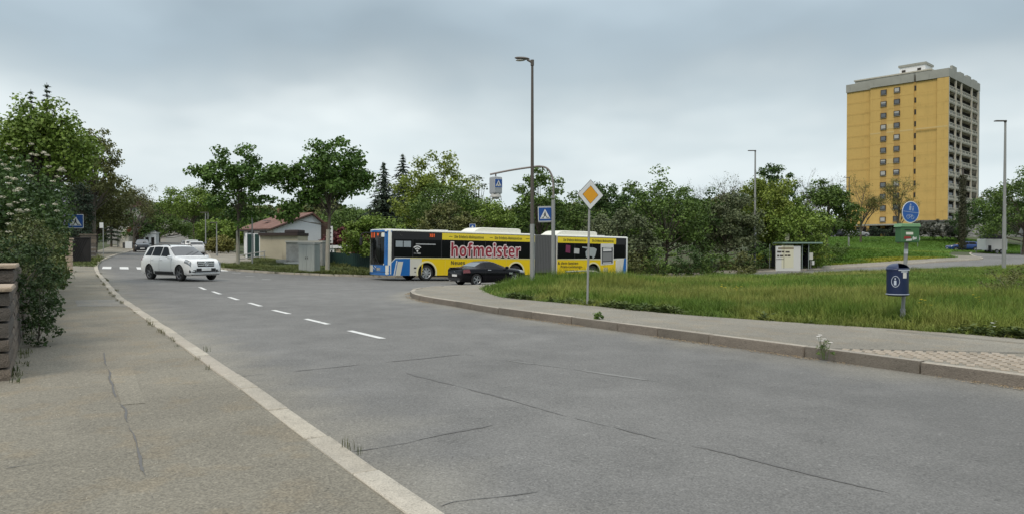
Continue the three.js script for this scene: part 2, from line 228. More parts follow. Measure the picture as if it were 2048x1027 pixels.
struct('pavement', strip(offset(FK.slice(fkS - 1, fkE + 8), 0.1), offset(FK.slice(fkS - 1, fkE + 8), 2.3), 0.12, 4), pathM, 'pale footway at the bus stop', 'pavement');
struct('verge', strip(offset(FK.slice(fkE + 7), 0.1), offset(FK.slice(fkE + 7), 1.6), 0.11, 3, 0.09), soilM, 'strip of soil beside the far side street', 'verge');

// kerbs: stones laid end to end
function stoneMat(base, seed) { return surface(256, 0.7, (u, v) => { const a = tfbm(u * 6, v * 6, 6, seed, 5), s = tnoise(u * 90, v * 90, 90, seed + 3), st = tnoise(u * 60, v * 60, 60, seed + 9); let k = 1 + 0.35 * (a - 0.5) + 0.35 * (s - 0.5); if (st > 0.85) k *= 0.72; return [base[0] * k, base[1] * k, base[2] * k, s * 0.5 + a * 0.5]; }, { bump: 0.006, rough: 0.9 }); }
const graniteM = [stoneMat([0.43, 0.39, 0.32], 101), stoneMat([0.38, 0.345, 0.285], 131), stoneMat([0.46, 0.42, 0.35], 161), stoneMat([0.40, 0.36, 0.30], 171)];
const grimeShadeM = [stoneMat([0.2, 0.172, 0.142], 201), stoneMat([0.165, 0.145, 0.12], 231)], darkKerbM = [stoneMat([0.36, 0.325, 0.27], 241), stoneMat([0.31, 0.28, 0.235], 251), stoneMat([0.40, 0.36, 0.30], 261)].map((top, i) => { const f = grimeShadeM[i % 2]; return [f, f, top, f, f, f]; }); // pale granite tops; face darkness mixes road grime with painted-in shade
function stoneGeo(w, h, seed) { const r = RNG(seed), g = new RoundedBoxGeometry(1, h, w, 2, 0.014), p = g.attributes.position; for (let i = 0; i < p.count; i++) p.setXYZ(i, p.getX(i), p.getY(i) + 0.004 * (hash2(Math.round(p.getX(i) * 40), Math.round(p.getZ(i) * 400), seed) - 0.5), p.getZ(i) + 0.006 * (hash2(Math.round(p.getX(i) * 40), Math.round(p.getY(i) * 400), seed + 1) - 0.5)); const uv = g.attributes.uv; for (let i = 0; i < p.count; i++) uv.setXY(i, p.getX(i) + p.getY(i) * 0.3, p.getZ(i) + p.getY(i)); g.computeVertexNormals(); return toCreasedNormals(g, 0.6); }
function kerb(name, label, pts, o, w, top, lens, mats, seed) {
  const r = RNG(seed), root = new THREE.Group(); root.name = name; scene.add(root); tag(root, label, 'kerb', null, 'structure');
  const geos = [1, 2, 3].map((k) => stoneGeo(w, 0.3, seed + k)), c = offset(pts, o), fine = resample(c, c.length * 4);
  let i = 0, n = 0; while (i < fine.length - 2) {
    const turn = (k) => { const a = fine[Math.max(0, k - 6)], b = fine[k], e = fine[Math.min(fine.length - 1, k + 6)]; return Math.abs(Math.atan2((b[0] - a[0]) * (e[1] - b[1]) - (b[1] - a[1]) * (e[0] - b[0]), (b[0] - a[0]) * (e[0] - b[0]) + (b[1] - a[1]) * (e[1] - b[1]))); };
    const want = (lens[0] + (lens[1] - lens[0]) * r()) * (turn(i) > 0.12 ? 0.5 : 1); let j = i + 1; while (j < fine.length - 1 && Math.hypot(fine[j][0] - fine[i][0], fine[j][1] - fine[i][1]) < want) j++;
    const A = G(...fine[i], top), B = G(...fine[j], top), L = A.distanceTo(B);
    const mm = mats[Math.floor(r() * mats.length)], m = new THREE.Mesh(geos[n % 3], mm); m.name = n ? 'kerb_stone_' + String(n).padStart(3, '0') : 'kerb_stone'; m.castShadow = m.receiveShadow = true;
    m.position.copy(A).add(B).multiplyScalar(0.5); m.position.y += -0.15 + (r() - 0.5) * 0.016; m.scale.x = L - 0.022;
    const dir = B.clone().sub(A).normalize(), side = V(0, 1, 0).cross(dir).normalize(), up = dir.clone().cross(side); side.crossVectors(dir, up); m.quaternion.setFromRotationMatrix(new THREE.Matrix4().makeBasis(dir, up, side)); m.position.addScaledVector(side, (r() - 0.5) * 0.02); m.rotateY((r() - 0.5) * 0.022); m.rotateX((r() - 0.5) * 0.035);
    root.add(m); n++; i = j;
  }
}
const upto = (c, f) => c.filter(f);
kerb('kerb_left', 'low pale granite kerb along the garden-side pavement', upto(LK, ([x, d]) => d > 1.5 && d < 112), 0.1, 0.2, 0.095, [0.85, 1.15], graniteM, 301);
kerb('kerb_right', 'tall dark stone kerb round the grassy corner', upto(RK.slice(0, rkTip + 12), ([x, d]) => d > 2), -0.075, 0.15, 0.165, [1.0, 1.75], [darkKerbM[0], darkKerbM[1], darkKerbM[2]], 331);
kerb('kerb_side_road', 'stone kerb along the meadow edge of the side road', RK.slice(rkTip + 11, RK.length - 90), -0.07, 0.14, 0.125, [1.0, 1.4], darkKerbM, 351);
kerb('kerb_far', 'pale stone kerb across the junction beyond the bus', FK, 0.075, 0.15, 0.125, [1.0, 1.3], graniteM, 361);

// painted markings, seams and patches, as thin sheets
function quadStrip(pts, w, up) { // pts: (x, depth) chain
  const pos = [], uv = [], idx = [], a = offset(pts, w / 2), b = offset(pts, -w / 2); pts.forEach((p, i) => { for (const q of [a[i], b[i]]) { pos.push(q[0], H(...q) + up, -q[1]); uv.push(q[0], q[1]); } }); for (let i = 0; i < pts.length - 1; i++) { const k = i * 2; idx.push(k, k + 1, k + 3, k, k + 3, k + 2); }
  const g = new THREE.BufferGeometry(); g.setAttribute('position', new THREE.Float32BufferAttribute(pos, 3)); g.setAttribute('uv', new THREE.Float32BufferAttribute(uv, 2)); g.setIndex(idx); g.computeVertexNormals(); return g;
}
const px2 = (px, py, hh = 0) => { const d = (EYE - hh) * FPX / (py - 490); return [(px - 1024) / FPX * d, d]; };
[[698, 661, 765, 677], [610, 637, 656, 648], [545, 619, 578, 627], [497, 604, 521, 611], [457, 592, 475, 598], [424, 580.5, 440, 586], [398, 572, 410, 577]].forEach(([a, b, c, e], i) => {
  const p = px2(a, b), q = px2(c, e); struct('lane_dash', quadStrip(chain([p, q], 0.4), 0.13, 0.006), paintM, 'white painted centre dash, number ' + ['one', 'two', 'three', 'four', 'five', 'six', 'seven'][i] + ' from the viewer', 'road marking'); });
[[463, 547.6, 481, 549.5], [490, 552, 508, 554], [523, 557.5, 541, 560]].forEach(([a, b, c, e], i) => { const p = px2(a, b, -0.1), q = px2(c, e, -0.16); struct('lane_dash', quadStrip([p, q], 0.14, 0.006), paintM, ['short white dash across the junction right of the white car', 'middle white dash across the junction', 'short white dash across the junction nearest the bus'][i], 'road marking'); });
for (let i = 0; i < 8; i++) { // zebra crossing on the street to the left
  const c0 = [-26.4, 46.6], across = [0.905, 0.425], along = [-0.47, 0.88], s = 0.75 + i * 0.97, x = c0[0] + across[0] * s, d = c0[1] + across[1] * s;
  struct('zebra_stripe', quadStrip(chain([[x - along[0] * 1.6, d - along[1] * 1.6], [x + along[0] * 1.6, d + along[1] * 1.6]], 0.8), 0.5, 0.006), paintM, ['first', 'second', 'third', 'fourth', 'fifth', 'sixth', 'seventh', 'eighth'][i] + ' white zebra crossing stripe from the garden-side kerb', 'road marking');
}
function crackLine(p, q, w, up, seed, amp = 0.12) { // jagged, of uneven width, broken in places
  const L = Math.hypot(q[0] - p[0], q[1] - p[1]), n = Math.max(8, Math.round(L / 0.05)), pos = [], uv = [], idx = [], nx = -(q[1] - p[1]) / L, nd = (q[0] - p[0]) / L; let k = 0;
  for (let i = 0; i <= n; i++) { const t = i / n, s = t * L, o = amp * 2 * (fbm(s * 0.8 + seed * 3.1, seed, 700, 5) - 0.5) * Math.min(1, t * 8, (1 - t) * 8 + 0.3), ww = w * Math.max(0.0, Math.min(1, (fbm(s * 1.6, seed + 5, 710, 4) - 0.30) * 3.2)) * (0.6 + 0.8 * hash2(i, seed, 3)) * Math.min(1, (1 - t) * 12, t * 12 + 0.2); const x = lerp(p[0], q[0], t) + nx * o, d = lerp(p[1], q[1], t) + nd * o; for (const e of [1, -1]) { const X = x + nx * e * ww / 2, D = d + nd * e * ww / 2; pos.push(X, H(X, D) + up, -D); uv.push(X, D); } if (i) { idx.push(k - 2, k - 1, k + 1, k - 2, k + 1, k); } k += 2; }
  const g = new THREE.BufferGeometry(); g.setAttribute('position', new THREE.Float32BufferAttribute(pos, 3)); g.setAttribute('uv', new THREE.Float32BufferAttribute(uv, 2)); g.setIndex(idx); g.computeVertexNormals(); return g;
}
function wob(p, q, n, a, seed) { const r = RNG(seed), o = []; for (let i = 0; i <= n; i++) { const t = i / n; o.push([lerp(p[0], q[0], t) + (i && i < n ? (r() - 0.5) * a : 0), lerp(p[1], q[1], t) + (i && i < n ? (r() - 0.5) * a : 0)]); } return chain(o, 0.15); }
struct('tar_seam', crackLine(px2(470, 754), px2(930, 708), 0.05, 0.004, 1, 0.05), tarM, 'dark tar seam running across the near carriageway', 'road seam');
struct('tar_seam', crackLine(px2(930, 708), px2(1330, 765), 0.09, 0.004, 2, 0.05), paleSeamM, 'pale worn seam in the middle of the carriageway', 'road seam');
struct('tar_seam', crackLine(px2(810, 745), px2(1230, 855), 0.045, 0.004, 3, 0.1), tarM, 'dark joint line along the near lane', 'road seam');
struct('tar_seam', crackLine(px2(1230, 855), px2(1800, 990), 0.035, 0.004, 13, 0.12), tarM, 'dark joint line continuing towards the lower edge', 'road seam');
struct('tar_seam', crackLine(px2(700, 905), px2(985, 850), 0.045, 0.004, 4, 0.1), tarM, 'dark crack line near the pale kerb', 'road seam');
struct('tar_seam', crackLine(px2(735, 937), px2(820, 930), 0.018, 0.004, 5, 0.05), tarM, 'short thin crack beside the pale kerb', 'road seam');
struct('tar_seam', crackLine(px2(880, 1015), px2(1080, 985), 0.022, 0.004, 6, 0.08), tarM, 'thin crack at the bottom edge of the road', 'road seam');
struct('tar_seam', crackLine(px2(205, 700, 0.085), px2(310, 1025, 0.085), 0.02, 0.09, 7, 0.07), tarM, 'long dark joint along the brown pavement', 'pavement seam');
struct('tar_seam', crackLine(px2(160, 915, 0.085), px2(0, 940, 0.085), 0.01, 0.09, 8, 0.07), tarM, 'hairline crack across the brown pavement', 'pavement seam');
function patch(q, up, m, label, tint) { const P = q.map(([a, b]) => px2(a, b, up)); struct('pavement_patch', strip(wob(P[0], P[1], 8, 0.03, 5), wob(P[3], P[2], 8, 0.03, 6), up + 0.004, 4, up + 0.004, tint), m, label, 'patch'); }
patch([[148, 601], [246, 599], [252, 613], [152, 614]], 0.085, pathM, 'pale grey repair patch across the brown pavement', (x, d) => { const k = 1.0 + 0.3 * (fbm(x * 3, d * 3, 64, 3) - 0.5); return [k, k * 1.03, k * 1.1]; });
patch([[146, 571], [196, 571], [200, 575], [150, 575]], 0.085, pathM, 'narrow pale repair strip farther up the brown pavement', () => [1.15, 1.15, 1.12]);
patch([[215, 740], [262, 736], [288, 808], [240, 812]], 0.085, pathM, 'square repair patch in the brown pavement', (x, d) => { const k = 0.95 * patchColour(x + 40, d); return [k, k * 0.99, k * 0.95]; });
// stone pavers in the corner of the right-hand pavement
{
  const root = new THREE.Group(); root.name = 'paver_field'; scene.add(root); tag(root, 'patch of beige interlocking pavers behind the dark kerb', 'paving', null, 'structure');
  const pm = [stoneMat([0.34, 0.285, 0.22], 401), stoneMat([0.29, 0.245, 0.19], 411), stoneMat([0.37, 0.315, 0.25], 421)], r = RNG(77), bg = new RoundedBoxGeometry(0.196, 0.05, 0.096, 2, 0.006), ux = [0.533, -0.846], vx = [0.846, 0.533], base = offset(RK, -0.16);
  { const uv = bg.attributes.uv, p = bg.attributes.position; for (let i = 0; i < p.count; i++) uv.setXY(i, p.getX(i), p.getZ(i)); }
  const o0 = [4.4, 11.15]; let n = 0;
  for (let row = -4; row < 32; row++) for (let c = 0; c < 30; c++) {
    const s = c * 0.2 + (row % 2 ? 0.1 : 0), t = row * 0.1, x = o0[0] + ux[0] * s + vx[0] * t * 1, d = o0[1] + ux[1] * s + vx[1] * t;
    const line = 11.03 + (x - 4.74) * (10.53 - 11.03) / (7.29 - 4.74);
    if (d > line - 0.05 || x > 8.3 || distTo(RK.slice(0, 80), x, d) < 0.24 || inside(asphaltPoly, x, d) || n > 295) continue;
    const m = new THREE.Mesh(bg, pm[Math.floor(r() * 3)]); m.name = n ? 'paver_' + String(n).padStart(3, '0') : 'paver'; m.position.copy(G(x, d, 0.155 - 0.018 + (r() - 0.5) * 0.004)); m.rotation.set((r() - 0.5) * 0.02, Math.atan2(0.846, 0.533) + (r() - 0.5) * 0.03, (r() - 0.5) * 0.02); m.castShadow = m.receiveShadow = true; root.add(m); n++;
  }
  struct('edging_strip', quadStrip(wob([4.6, 11.06], [9, 10.2], 10, 0.02, 9), 0.035, 0.158), mat([0.06, 0.055, 0.045], 0.95), 'dark joint between the pavers and the pavement', 'pavement seam');
  struct('edging_strip', quadStrip(wob(px2(1775, 664, 0.12), px2(2060, 693, 0.12), 10, 0.02, 10), 0.03, 0.152), mat([0.06, 0.055, 0.045], 0.95), 'dark joint along the meadow side of the pavement', 'pavement seam');
}
// ---------------------------------------------------------------- vegetation
const leafM = new THREE.MeshPhysicalMaterial({ vertexColors: true, roughness: 0.62, transmission: 0.28, thickness: 0, side: THREE.DoubleSide, specularIntensity: 0.45 });
const needleM = new THREE.MeshStandardMaterial({ vertexColors: true, roughness: 0.85, side: THREE.DoubleSide });
const petalM = new THREE.MeshStandardMaterial({ vertexColors: true, roughness: 0.8, side: THREE.DoubleSide });
const barkM = surface(256, 0.8, (u, v) => { const a = tfbm(u * 14, v * 3, 14, 501, 5), b = tfbm(u * 5, v * 5, 5, 511, 3), k = 0.45 + 1.1 * a; return [0.105 * k * (0.8 + 0.4 * b), 0.088 * k, 0.068 * k, a]; }, { bump: 0.02, rough: 0.95 });
const paleBarkM = surface(256, 0.8, (u, v) => { const a = tfbm(u * 10, v * 4, 10, 521, 5), b = tfbm(u * 4, v * 4, 4, 531, 3), k = 0.7 + 0.6 * a; return [0.33 * k * (0.85 + 0.3 * b), 0.305 * k, 0.25 * k, a]; }, { bump: 0.012, rough: 0.95 });
class Leaves {
  constructor() { this.p = []; this.c = []; this.i = []; }
  // a leaf: four corners folded along the middle
  add(x, y, z, nx, ny, nz, ax, ay, az, L, W, c, fold = 0.22) {
    let tx = ny * az - nz * ay, ty = nz * ax - nx * az, tz = nx * ay - ny * ax; const tl = Math.sqrt(tx * tx + ty * ty + tz * tz) || 1; tx /= tl; ty /= tl; tz /= tl;
    const k = this.p.length / 3, f = W * fold;
    this.p.push(x - ax * L * 0.5, y - ay * L * 0.5, z - az * L * 0.5, x + tx * W * 0.5 + nx * f, y + ty * W * 0.5 + ny * f, z + tz * W * 0.5 + nz * f, x + ax * L * 0.5, y + ay * L * 0.5, z + az * L * 0.5, x - tx * W * 0.5 + nx * f, y - ty * W * 0.5 + ny * f, z - tz * W * 0.5 + nz * f);
    for (let q = 0; q < 4; q++) this.c.push(c[0], c[1], c[2]);
    this.i.push(k, k + 1, k + 2, k, k + 2, k + 3);
  }
  geo() { const g = new THREE.BufferGeometry(); g.setAttribute('position', new THREE.Float32BufferAttribute(this.p, 3)); g.setAttribute('color', new THREE.Float32BufferAttribute(this.c, 3)); g.setIndex(this.i); g.computeVertexNormals(); return g; }
}
function rdir(r) { const z = r() * 2 - 1, a = r() * 6.2832, s = Math.sqrt(1 - z * z); return [s * Math.cos(a), z, s * Math.sin(a)]; }
function nrm(a) { const l = Math.sqrt(a[0] * a[0] + a[1] * a[1] + a[2] * a[2]) || 1; return [a[0] / l, a[1] / l, a[2] / l]; }
function mixc(a, b, t, k = 1) { return [(a[0] + (b[0] - a[0]) * t) * k, (a[1] + (b[1] - a[1]) * t) * k, (a[2] + (b[2] - a[2]) * t) * k]; }
// a clump of leaves round (cx, cy, cz)
function clump(L, r, c, rad, n, size, pal, o = {}) {
  const tone = r(), kk = 0.85 + 0.3 * r();
  for (let i = 0; i < n; i++) {
    const d = rdir(r), q = Math.pow(r(), o.fill ?? 0.5), x = c[0] + d[0] * rad[0] * q, y = c[1] + d[1] * rad[1] * q, z = c[2] + d[2] * rad[2] * q, e = rdir(r);
    const n3 = nrm([d[0] * 0.5 + e[0] * 0.8, d[1] * 0.5 + e[1] * 0.8 + (o.up ?? 0.55), d[2] * 0.5 + e[2] * 0.8]);
    let a = rdir(r); a[1] -= (o.droop ?? 0.25); const dt = a[0] * n3[0] + a[1] * n3[1] + a[2] * n3[2]; a = nrm([a[0] - dt * n3[0], a[1] - dt * n3[1], a[2] - dt * n3[2]]);
    const s = size * (0.65 + 0.7 * r());
    L.add(x, y, z, n3[0], n3[1], n3[2], a[0], a[1], a[2], s, s * (o.wide ?? 0.75), mixc(pal[0], pal[1], Math.min(1, Math.max(0, tone * 0.6 + r() * 0.4)), kk * (0.8 + 0.4 * r())));
  }
}
const GREEN = { deep: [[0.039, 0.079, 0.018], [0.087, 0.155, 0.035]], mid: [[0.070, 0.123, 0.025], [0.144, 0.225, 0.045]], light: [[0.124, 0.197, 0.032], [0.219, 0.309, 0.054]], yellow: [[0.166, 0.222, 0.035], [0.281, 0.341, 0.063]], olive: [[0.105, 0.123, 0.039], [0.184, 0.193, 0.063]], grey: [[0.097, 0.123, 0.057], [0.166, 0.197, 0.095]], bronze: [[0.176, 0.182, 0.047], [0.272, 0.261, 0.079]], spruce: [[0.028, 0.047, 0.029], [0.052, 0.082, 0.045]], maple: [[0.049, 0.108, 0.018], [0.109, 0.197, 0.032]], red: [[0.105, 0.032, 0.032], [0.176, 0.050, 0.047]] };
// broad-leaved tree: tapered trunk and limbs reaching into clumps of leaves
function tree(o) {
  const r = RNG(o.seed), g = new THREE.Group(), L = new Leaves(), wood = [], Hh = o.h, th = o.trunkH ?? Hh * 0.3, R = o.r, cy = (Hh + th * (o.low ?? 0.9)) / 2, ry = (Hh - th * (o.low ?? 0.9)) / 2, tr = o.trunkR ?? Hh * 0.018;
  const lean = [(r() - 0.5) * 0.06 * Hh, (r() - 0.5) * 0.06 * Hh], top = V(lean[0], th + ry * 0.9, lean[1]);
  wood.push(rod([0, -0.15, 0], [lean[0] * 0.3, th * 0.5, lean[1] * 0.3], tr * 1.18, tr, 9), rod([lean[0] * 0.3, th * 0.5, lean[1] * 0.3], [lean[0] * 0.6, th * 1.02, lean[1] * 0.6], tr, tr * 0.82, 9), rod([lean[0] * 0.6, th, lean[1] * 0.6], top, tr * 0.8, tr * 0.25, 7));
  const lobes = o.lobes ?? [];
  const cents = [];
  for (let i = 0; i < o.n; i++) { let d, q, t = 0; do { d = rdir(r); q = (o.core ?? 0.35) + (1 - (o.core ?? 0.35)) * Math.pow(r(), 0.6); t++; } while (t < 6 && (d[1] < -0.6)); const wob = 0.82 + 0.36 * vnoise(d[0] * 2.2 + 9 + o.seed, d[1] * 2.2 + d[2] * 3.1, o.seed);
    const wx = d[1] < 0 ? 1 : (o.cone ? 1 - 0.55 * d[1] * q : 1); cents.push([(o.shift ?? 0) + lean[0] * 0.6 + d[0] * R * q * wob * wx, cy + d[1] * ry * q * wob, lean[1] * 0.6 + d[2] * R * q * wob * wx]); }
  for (const l of lobes) for (let i = 0; i < l[4]; i++) { const d = rdir(r), q = Math.pow(r(), 0.45); cents.push([l[0] + d[0] * l[3] * q, l[1] + d[1] * l[3] * 0.75 * q, l[2] + d[2] * l[3] * q]); }
  const rc = o.rc ?? R * 0.27;
  cents.forEach((c, i) => {
    const k = 0.7 + 0.6 * r(); clump(L, r, c, [rc * k, rc * k * 0.72, rc * k], Math.round(o.leaves * k), o.leaf, o.pal, { fill: 0.55, up: o.up, droop: o.droop, wide: o.wide });
    if (i % (o.limbEvery ?? 2) === 0) { const s = Math.min(1, Math.max(0, (c[1] - th) / (ry * 2))) * 0.55, A = V(lean[0] * 0.6, th * (0.85 + 0.1 * r()) + s * ry * 1.3, lean[1] * 0.6), B = V(...c), M = A.clone().lerp(B, 0.5); M.y += (B.y - A.y) * 0.1 - 0.05 * R; const rr = tr * (0.30 + 0.2 * r()) * (o.limb ?? 1); wood.push(rod(A, M, rr, rr * 0.7, 5), rod(M, B, rr * 0.7, rr * 0.2, 5)); }
  });
  if (o.wrap) { part('trunk_wrap', rod([0, -0.1, 0], [lean[0] * 0.3, th * 0.86, lean[1] * 0.3], tr * 1.3, tr * 1.12, 10), paleBarkM, g, 'pale whitewashed lower trunk'); }
  part('trunk', wood, o.bark ?? barkM, g); part('crown', L.geo(), leafM, g);
  return g;
}
// spruce: whorls of drooping branches
function spruce(o) {
  const r = RNG(o.seed), g = new THREE.Group(), L = new Leaves(), wood = [rod([0, -0.2, 0], [0, o.h, 0], o.h * 0.014, 0.02, 7)], W = o.whorls ?? 26;
  for (let i = 0; i < W; i++) { const t = i / (W - 1), y = o.h * (0.1 + 0.88 * t), R = o.r * Math.pow(1 - t, 0.85) * (0.75 + 0.4 * r()) + 0.12, nb = Math.max(4, Math.round(9 * (1 - t) + 4));
    for (let b = 0; b < nb; b++) { const a = (b + r() * 0.8) / nb * 6.283, ca = Math.cos(a), sa = Math.sin(a), len = R * (0.7 + 0.45 * r()); if (o.gap && r() < o.gap) continue; wood.push(rod([0, y, 0], [ca * len, y - len * 0.22, sa * len], 0.03, 0.008, 4));
      const m = Math.max(4, Math.round(len / o.leaf * (o.dens ?? 3.4))); for (let k = 0; k < m; k++) { const q = 0.15 + 0.85 * k / m, x = ca * len * q, z = sa * len * q, yy = y - len * 0.3 * q * q + len * 0.06 * q, sp = o.leaf * (1.1 - 0.5 * q), e = rdir(r); const n3 = nrm([e[0] * 0.5, 0.9, e[2] * 0.5]); let ax = nrm([ca + e[0] * 0.9, -0.55 + 0.3 * e[1], sa + e[2] * 0.9]); L.add(x + e[0] * sp * 0.4, yy + e[1] * sp * 0.2 - 0.03, z + e[2] * sp * 0.4, n3[0], n3[1], n3[2], ax[0], ax[1], ax[2], sp * 1.25, sp * 0.55, mixc(o.pal[0], o.pal[1], r(), 0.8 + 0.4 * r()), -0.2); } } }
  part('trunk', wood, barkM, g); part('crown', L.geo(), needleM, g); return g;
}
// open young tree: fine twigs with thin new leaf
function twiggy(o) {
  const r = RNG(o.seed), g = new THREE.Group(), L = new Leaves(), wood = [];
  const grow = (p, d, len, rad, lv) => { const q = p.clone().addScaledVector(d, len); wood.push(rod(p, q, rad, rad * 0.68, lv > 2 ? 3 : 5)); if (lv >= (o.lv ?? 5)) { return; }
    const n = lv === 0 ? 6 : 3 + (r() > 0.5 ? 1 : 0); for (let i = 0; i < n; i++) { const e = rdir(r), nd = d.clone().multiplyScalar(o.straight ?? 0.9).add(V(e[0], e[1] * 0.6 + 0.12, e[2]).multiplyScalar(o.spread ?? 0.75)).normalize(); grow(lv === 0 ? p.clone().lerp(q, 0.45 + 0.55 * i / n) : p.clone().lerp(q, 0.5 + 0.5 * r()), nd, len * (lv === 0 ? 0.62 : 0.66) * (0.75 + 0.5 * r()), rad * 0.5, lv + 1); }
    if (lv >= (o.lv ?? 5) - 2) for (let k = 0; k < (o.leaves ?? 3); k++) clump(L, r, [q.x, q.y, q.z], [len * 0.5, len * 0.4, len * 0.5], o.per ?? 3, o.leaf, o.pal, { fill: 0.4 }); };
  grow(V(0, -0.1, 0), V(0, 1, 0), o.h * 0.42, o.h * 0.016, 0);
  part('trunk', wood, o.bark ?? barkM, g); part('crown', L.geo(), leafM, g); return g;
}
function bush(o) { // blobs: [x, y, z, rx, ry, rz]
  const r = RNG(o.seed), L = new Leaves(), g = new THREE.Group();
  for (const b of o.blobs) { const wood = []; const vol = (b[3] * b[4] + b[4] * b[5] + b[3] * b[5]) / 3, n = Math.max(4, Math.round(vol * o.clumps)); for (let i = 0; i < n; i++) { const d = rdir(r), q = 0.5 + 0.55 * Math.pow(r(), 0.7), w = 0.8 + 0.4 * vnoise(d[0] * 2.5 + o.seed, d[1] * 2.5 + d[2] * 2, o.seed); const c = [b[0] + d[0] * b[3] * q * w, b[1] + d[1] * b[4] * q * w, b[2] + d[2] * b[5] * q * w]; if (c[1] < 0.02) c[1] = 0.05 + 0.2 * r(); if (o.keep && !o.keep(c)) continue; const rc = o.rc * (0.6 + 0.8 * r()); clump(L, r, c, [rc, rc * 0.8, rc], Math.round(o.leaves * (0.6 + 0.8 * r())), o.leaf, o.pal, { up: o.up, droop: o.droop, wide: o.wide, fill: 0.55 }); if (i % 5 === 0) wood.push(rod([b[0], Math.max(0, b[1] - b[4] * 0.9), b[2]], c, 0.02 * Math.min(1, b[3]), 0.006 * Math.min(1, b[3]), 4)); } if (wood.length) part('stem', wood, barkM, g); }
   part('foliage', L.geo(), leafM, g); return g;
}
function place(g, name, label, category, p, turn = 0, group, scale) { g.name = numbered(name); g.position.copy(p.isVector3 ? p : V(...p)); g.rotation.y = turn; if (scale) g.scale.set(...(Array.isArray(scale) ? scale : [scale, scale, scale])); scene.add(g); return tag(g, label, category, group); }
// stands on the ground at photo column px, depth d
function spot(px, d, up = 0.03) { const x = (px - 1024) / FPX * d; return V(x, H(x, d) + up, -d); }
const hgt = (py, d, px) => EYE + (490 - py) / FPX * d - H((px - 1024) / FPX * d, d); // height of something seen at row py

// --- the two maples by the junction
place(tree({ seed: 11, h: hgt(266, 47.5, 655), trunkH: 3.4, low: 1.1, r: 2.3, n: 92, rc: 0.62, leaves: 76, leaf: 0.2, limbEvery: 4, limb: 0.6, pal: GREEN.maple, trunkR: 0.12, wrap: true, core: 0.12, shift: 0.45, lobes: [[-2.3, 6.3, 0.4, 1.25, 17], [-3.5, 6.5, 0.2, 0.8, 9], [-2.4, 4.2, 0.3, 0.85, 10], [-1.2, 5.2, 0.5, 0.8, 8], [2.3, 6.3, -0.2, 0.7, 6]], wide: 0.95 }), 'maple_tree', 'full maple with a low left-hand limb, nearest the bus', 'tree', spot(654, 48.6), 0.15, 'maples on the verge');
place(tree({ seed: 23, h: hgt(282, 53.5, 470), trunkH: 3.1, low: 0.95, r: 2.55, n: 84, rc: 0.58, leaves: 68, limbEvery: 4, limb: 0.6, leaf: 0.2, pal: GREEN.maple, trunkR: 0.11, wrap: true, core: 0.12, lobes: [[-1.9, 6.7, 0.3, 0.6, 5], [-2.7, 6.9, 0, 0.4, 3], [0.4, 3.6, 0, 1.2, 6]], wide: 0.95 }), 'maple_tree', 'maple with gappy crown beside the white car', 'tree', spot(475, 54.5), 0.6, 'maples on the verge');
// --- trees left, above the garden wall
place(tree({ seed: 31, h: hgt(214, 31, 90), trunkH: 3.8, low: 0.95, r: 1.75, n: 120, rc: 0.6, leaves: 90, leaf: 0.15, pal: GREEN.light, core: 0.4 }), 'garden_tree', 'bright green rounded tree behind the white-flowering shrub', 'tree', spot(86, 31), 0, 'garden trees');
place(bush({ seed: 58, blobs: [[-14.4, 2.0, -20.5, 1.7, 1.9, 2.0], [-16.4, 2.1, -24.5, 1.7, 2.0, 2.2], [-18.6, 1.9, -29, 1.6, 1.9, 2.4], [-20.9, 1.6, -33.5, 1.3, 1.6, 2.2], [-12.0, 1.6, -16.8, 1.2, 1.5, 1.5]], clumps: 30, rc: 0.36, leaves: 66, leaf: 0.1, pal: GREEN.deep, droop: 0.5, keep: (c) => 1024 + c[0] / -c[2] * FPX < (c[1] > 2.3 ? 142 : 130) && 490 + (EYE - c[1]) / -c[2] * FPX < 640 - Math.max(0, 1024 + c[0] / -c[2] * FPX - 50) * 0.85 }), 'garden_hedge', 'tall dark hedge mass behind the hanging juniper', 'hedge', [0, 0.12, 0]);
place(tree({ seed: 37, h: hgt(258, 72, 195), trunkH: 3.4, r: 3.0, n: 80, rc: 0.75, leaves: 74, leaf: 0.24, pal: GREEN.olive, core: 0.3 }), 'garden_tree', 'loose olive-green tree above the blue crossing sign', 'tree', spot(184, 73), 0, 'garden trees');
place(tree({ seed: 41, h: hgt(345, 76, 200), trunkH: 1.6, low: 0.6, r: 3.9, n: 110, rc: 0.95, leaves: 90, leaf: 0.25, pal: GREEN.olive, core: 0.35 }), 'garden_tree', 'low brownish-green tree overhanging the garden gate', 'tree', spot(190, 78), 0.4, 'garden trees');
place(spruce({ seed: 43, h: hgt(330, 108, 228), r: 2.4, leaf: 0.45, pal: GREEN.spruce, gap: 0.35, whorls: 20, dens: 2.5 }), 'larch_tree', 'thin dark conifer at the right end of the garden trees', 'tree', spot(222, 110));
place(spruce({ seed: 44, h: hgt(158, 68, 96), r: 3.4, leaf: 0.42, pal: GREEN.spruce, gap: 0.05, whorls: 34 }), 'spruce_tree', 'dark spruce tip rising behind the bright green garden tree', 'tree', spot(96, 70));
place(spruce({ seed: 45, h: hgt(167, 68, 64), r: 3.0, leaf: 0.42, pal: GREEN.spruce, gap: 0.1, whorls: 32 }), 'spruce_tree', 'slimmer spruce tip left of its neighbour behind the gardens', 'tree', spot(64, 71));
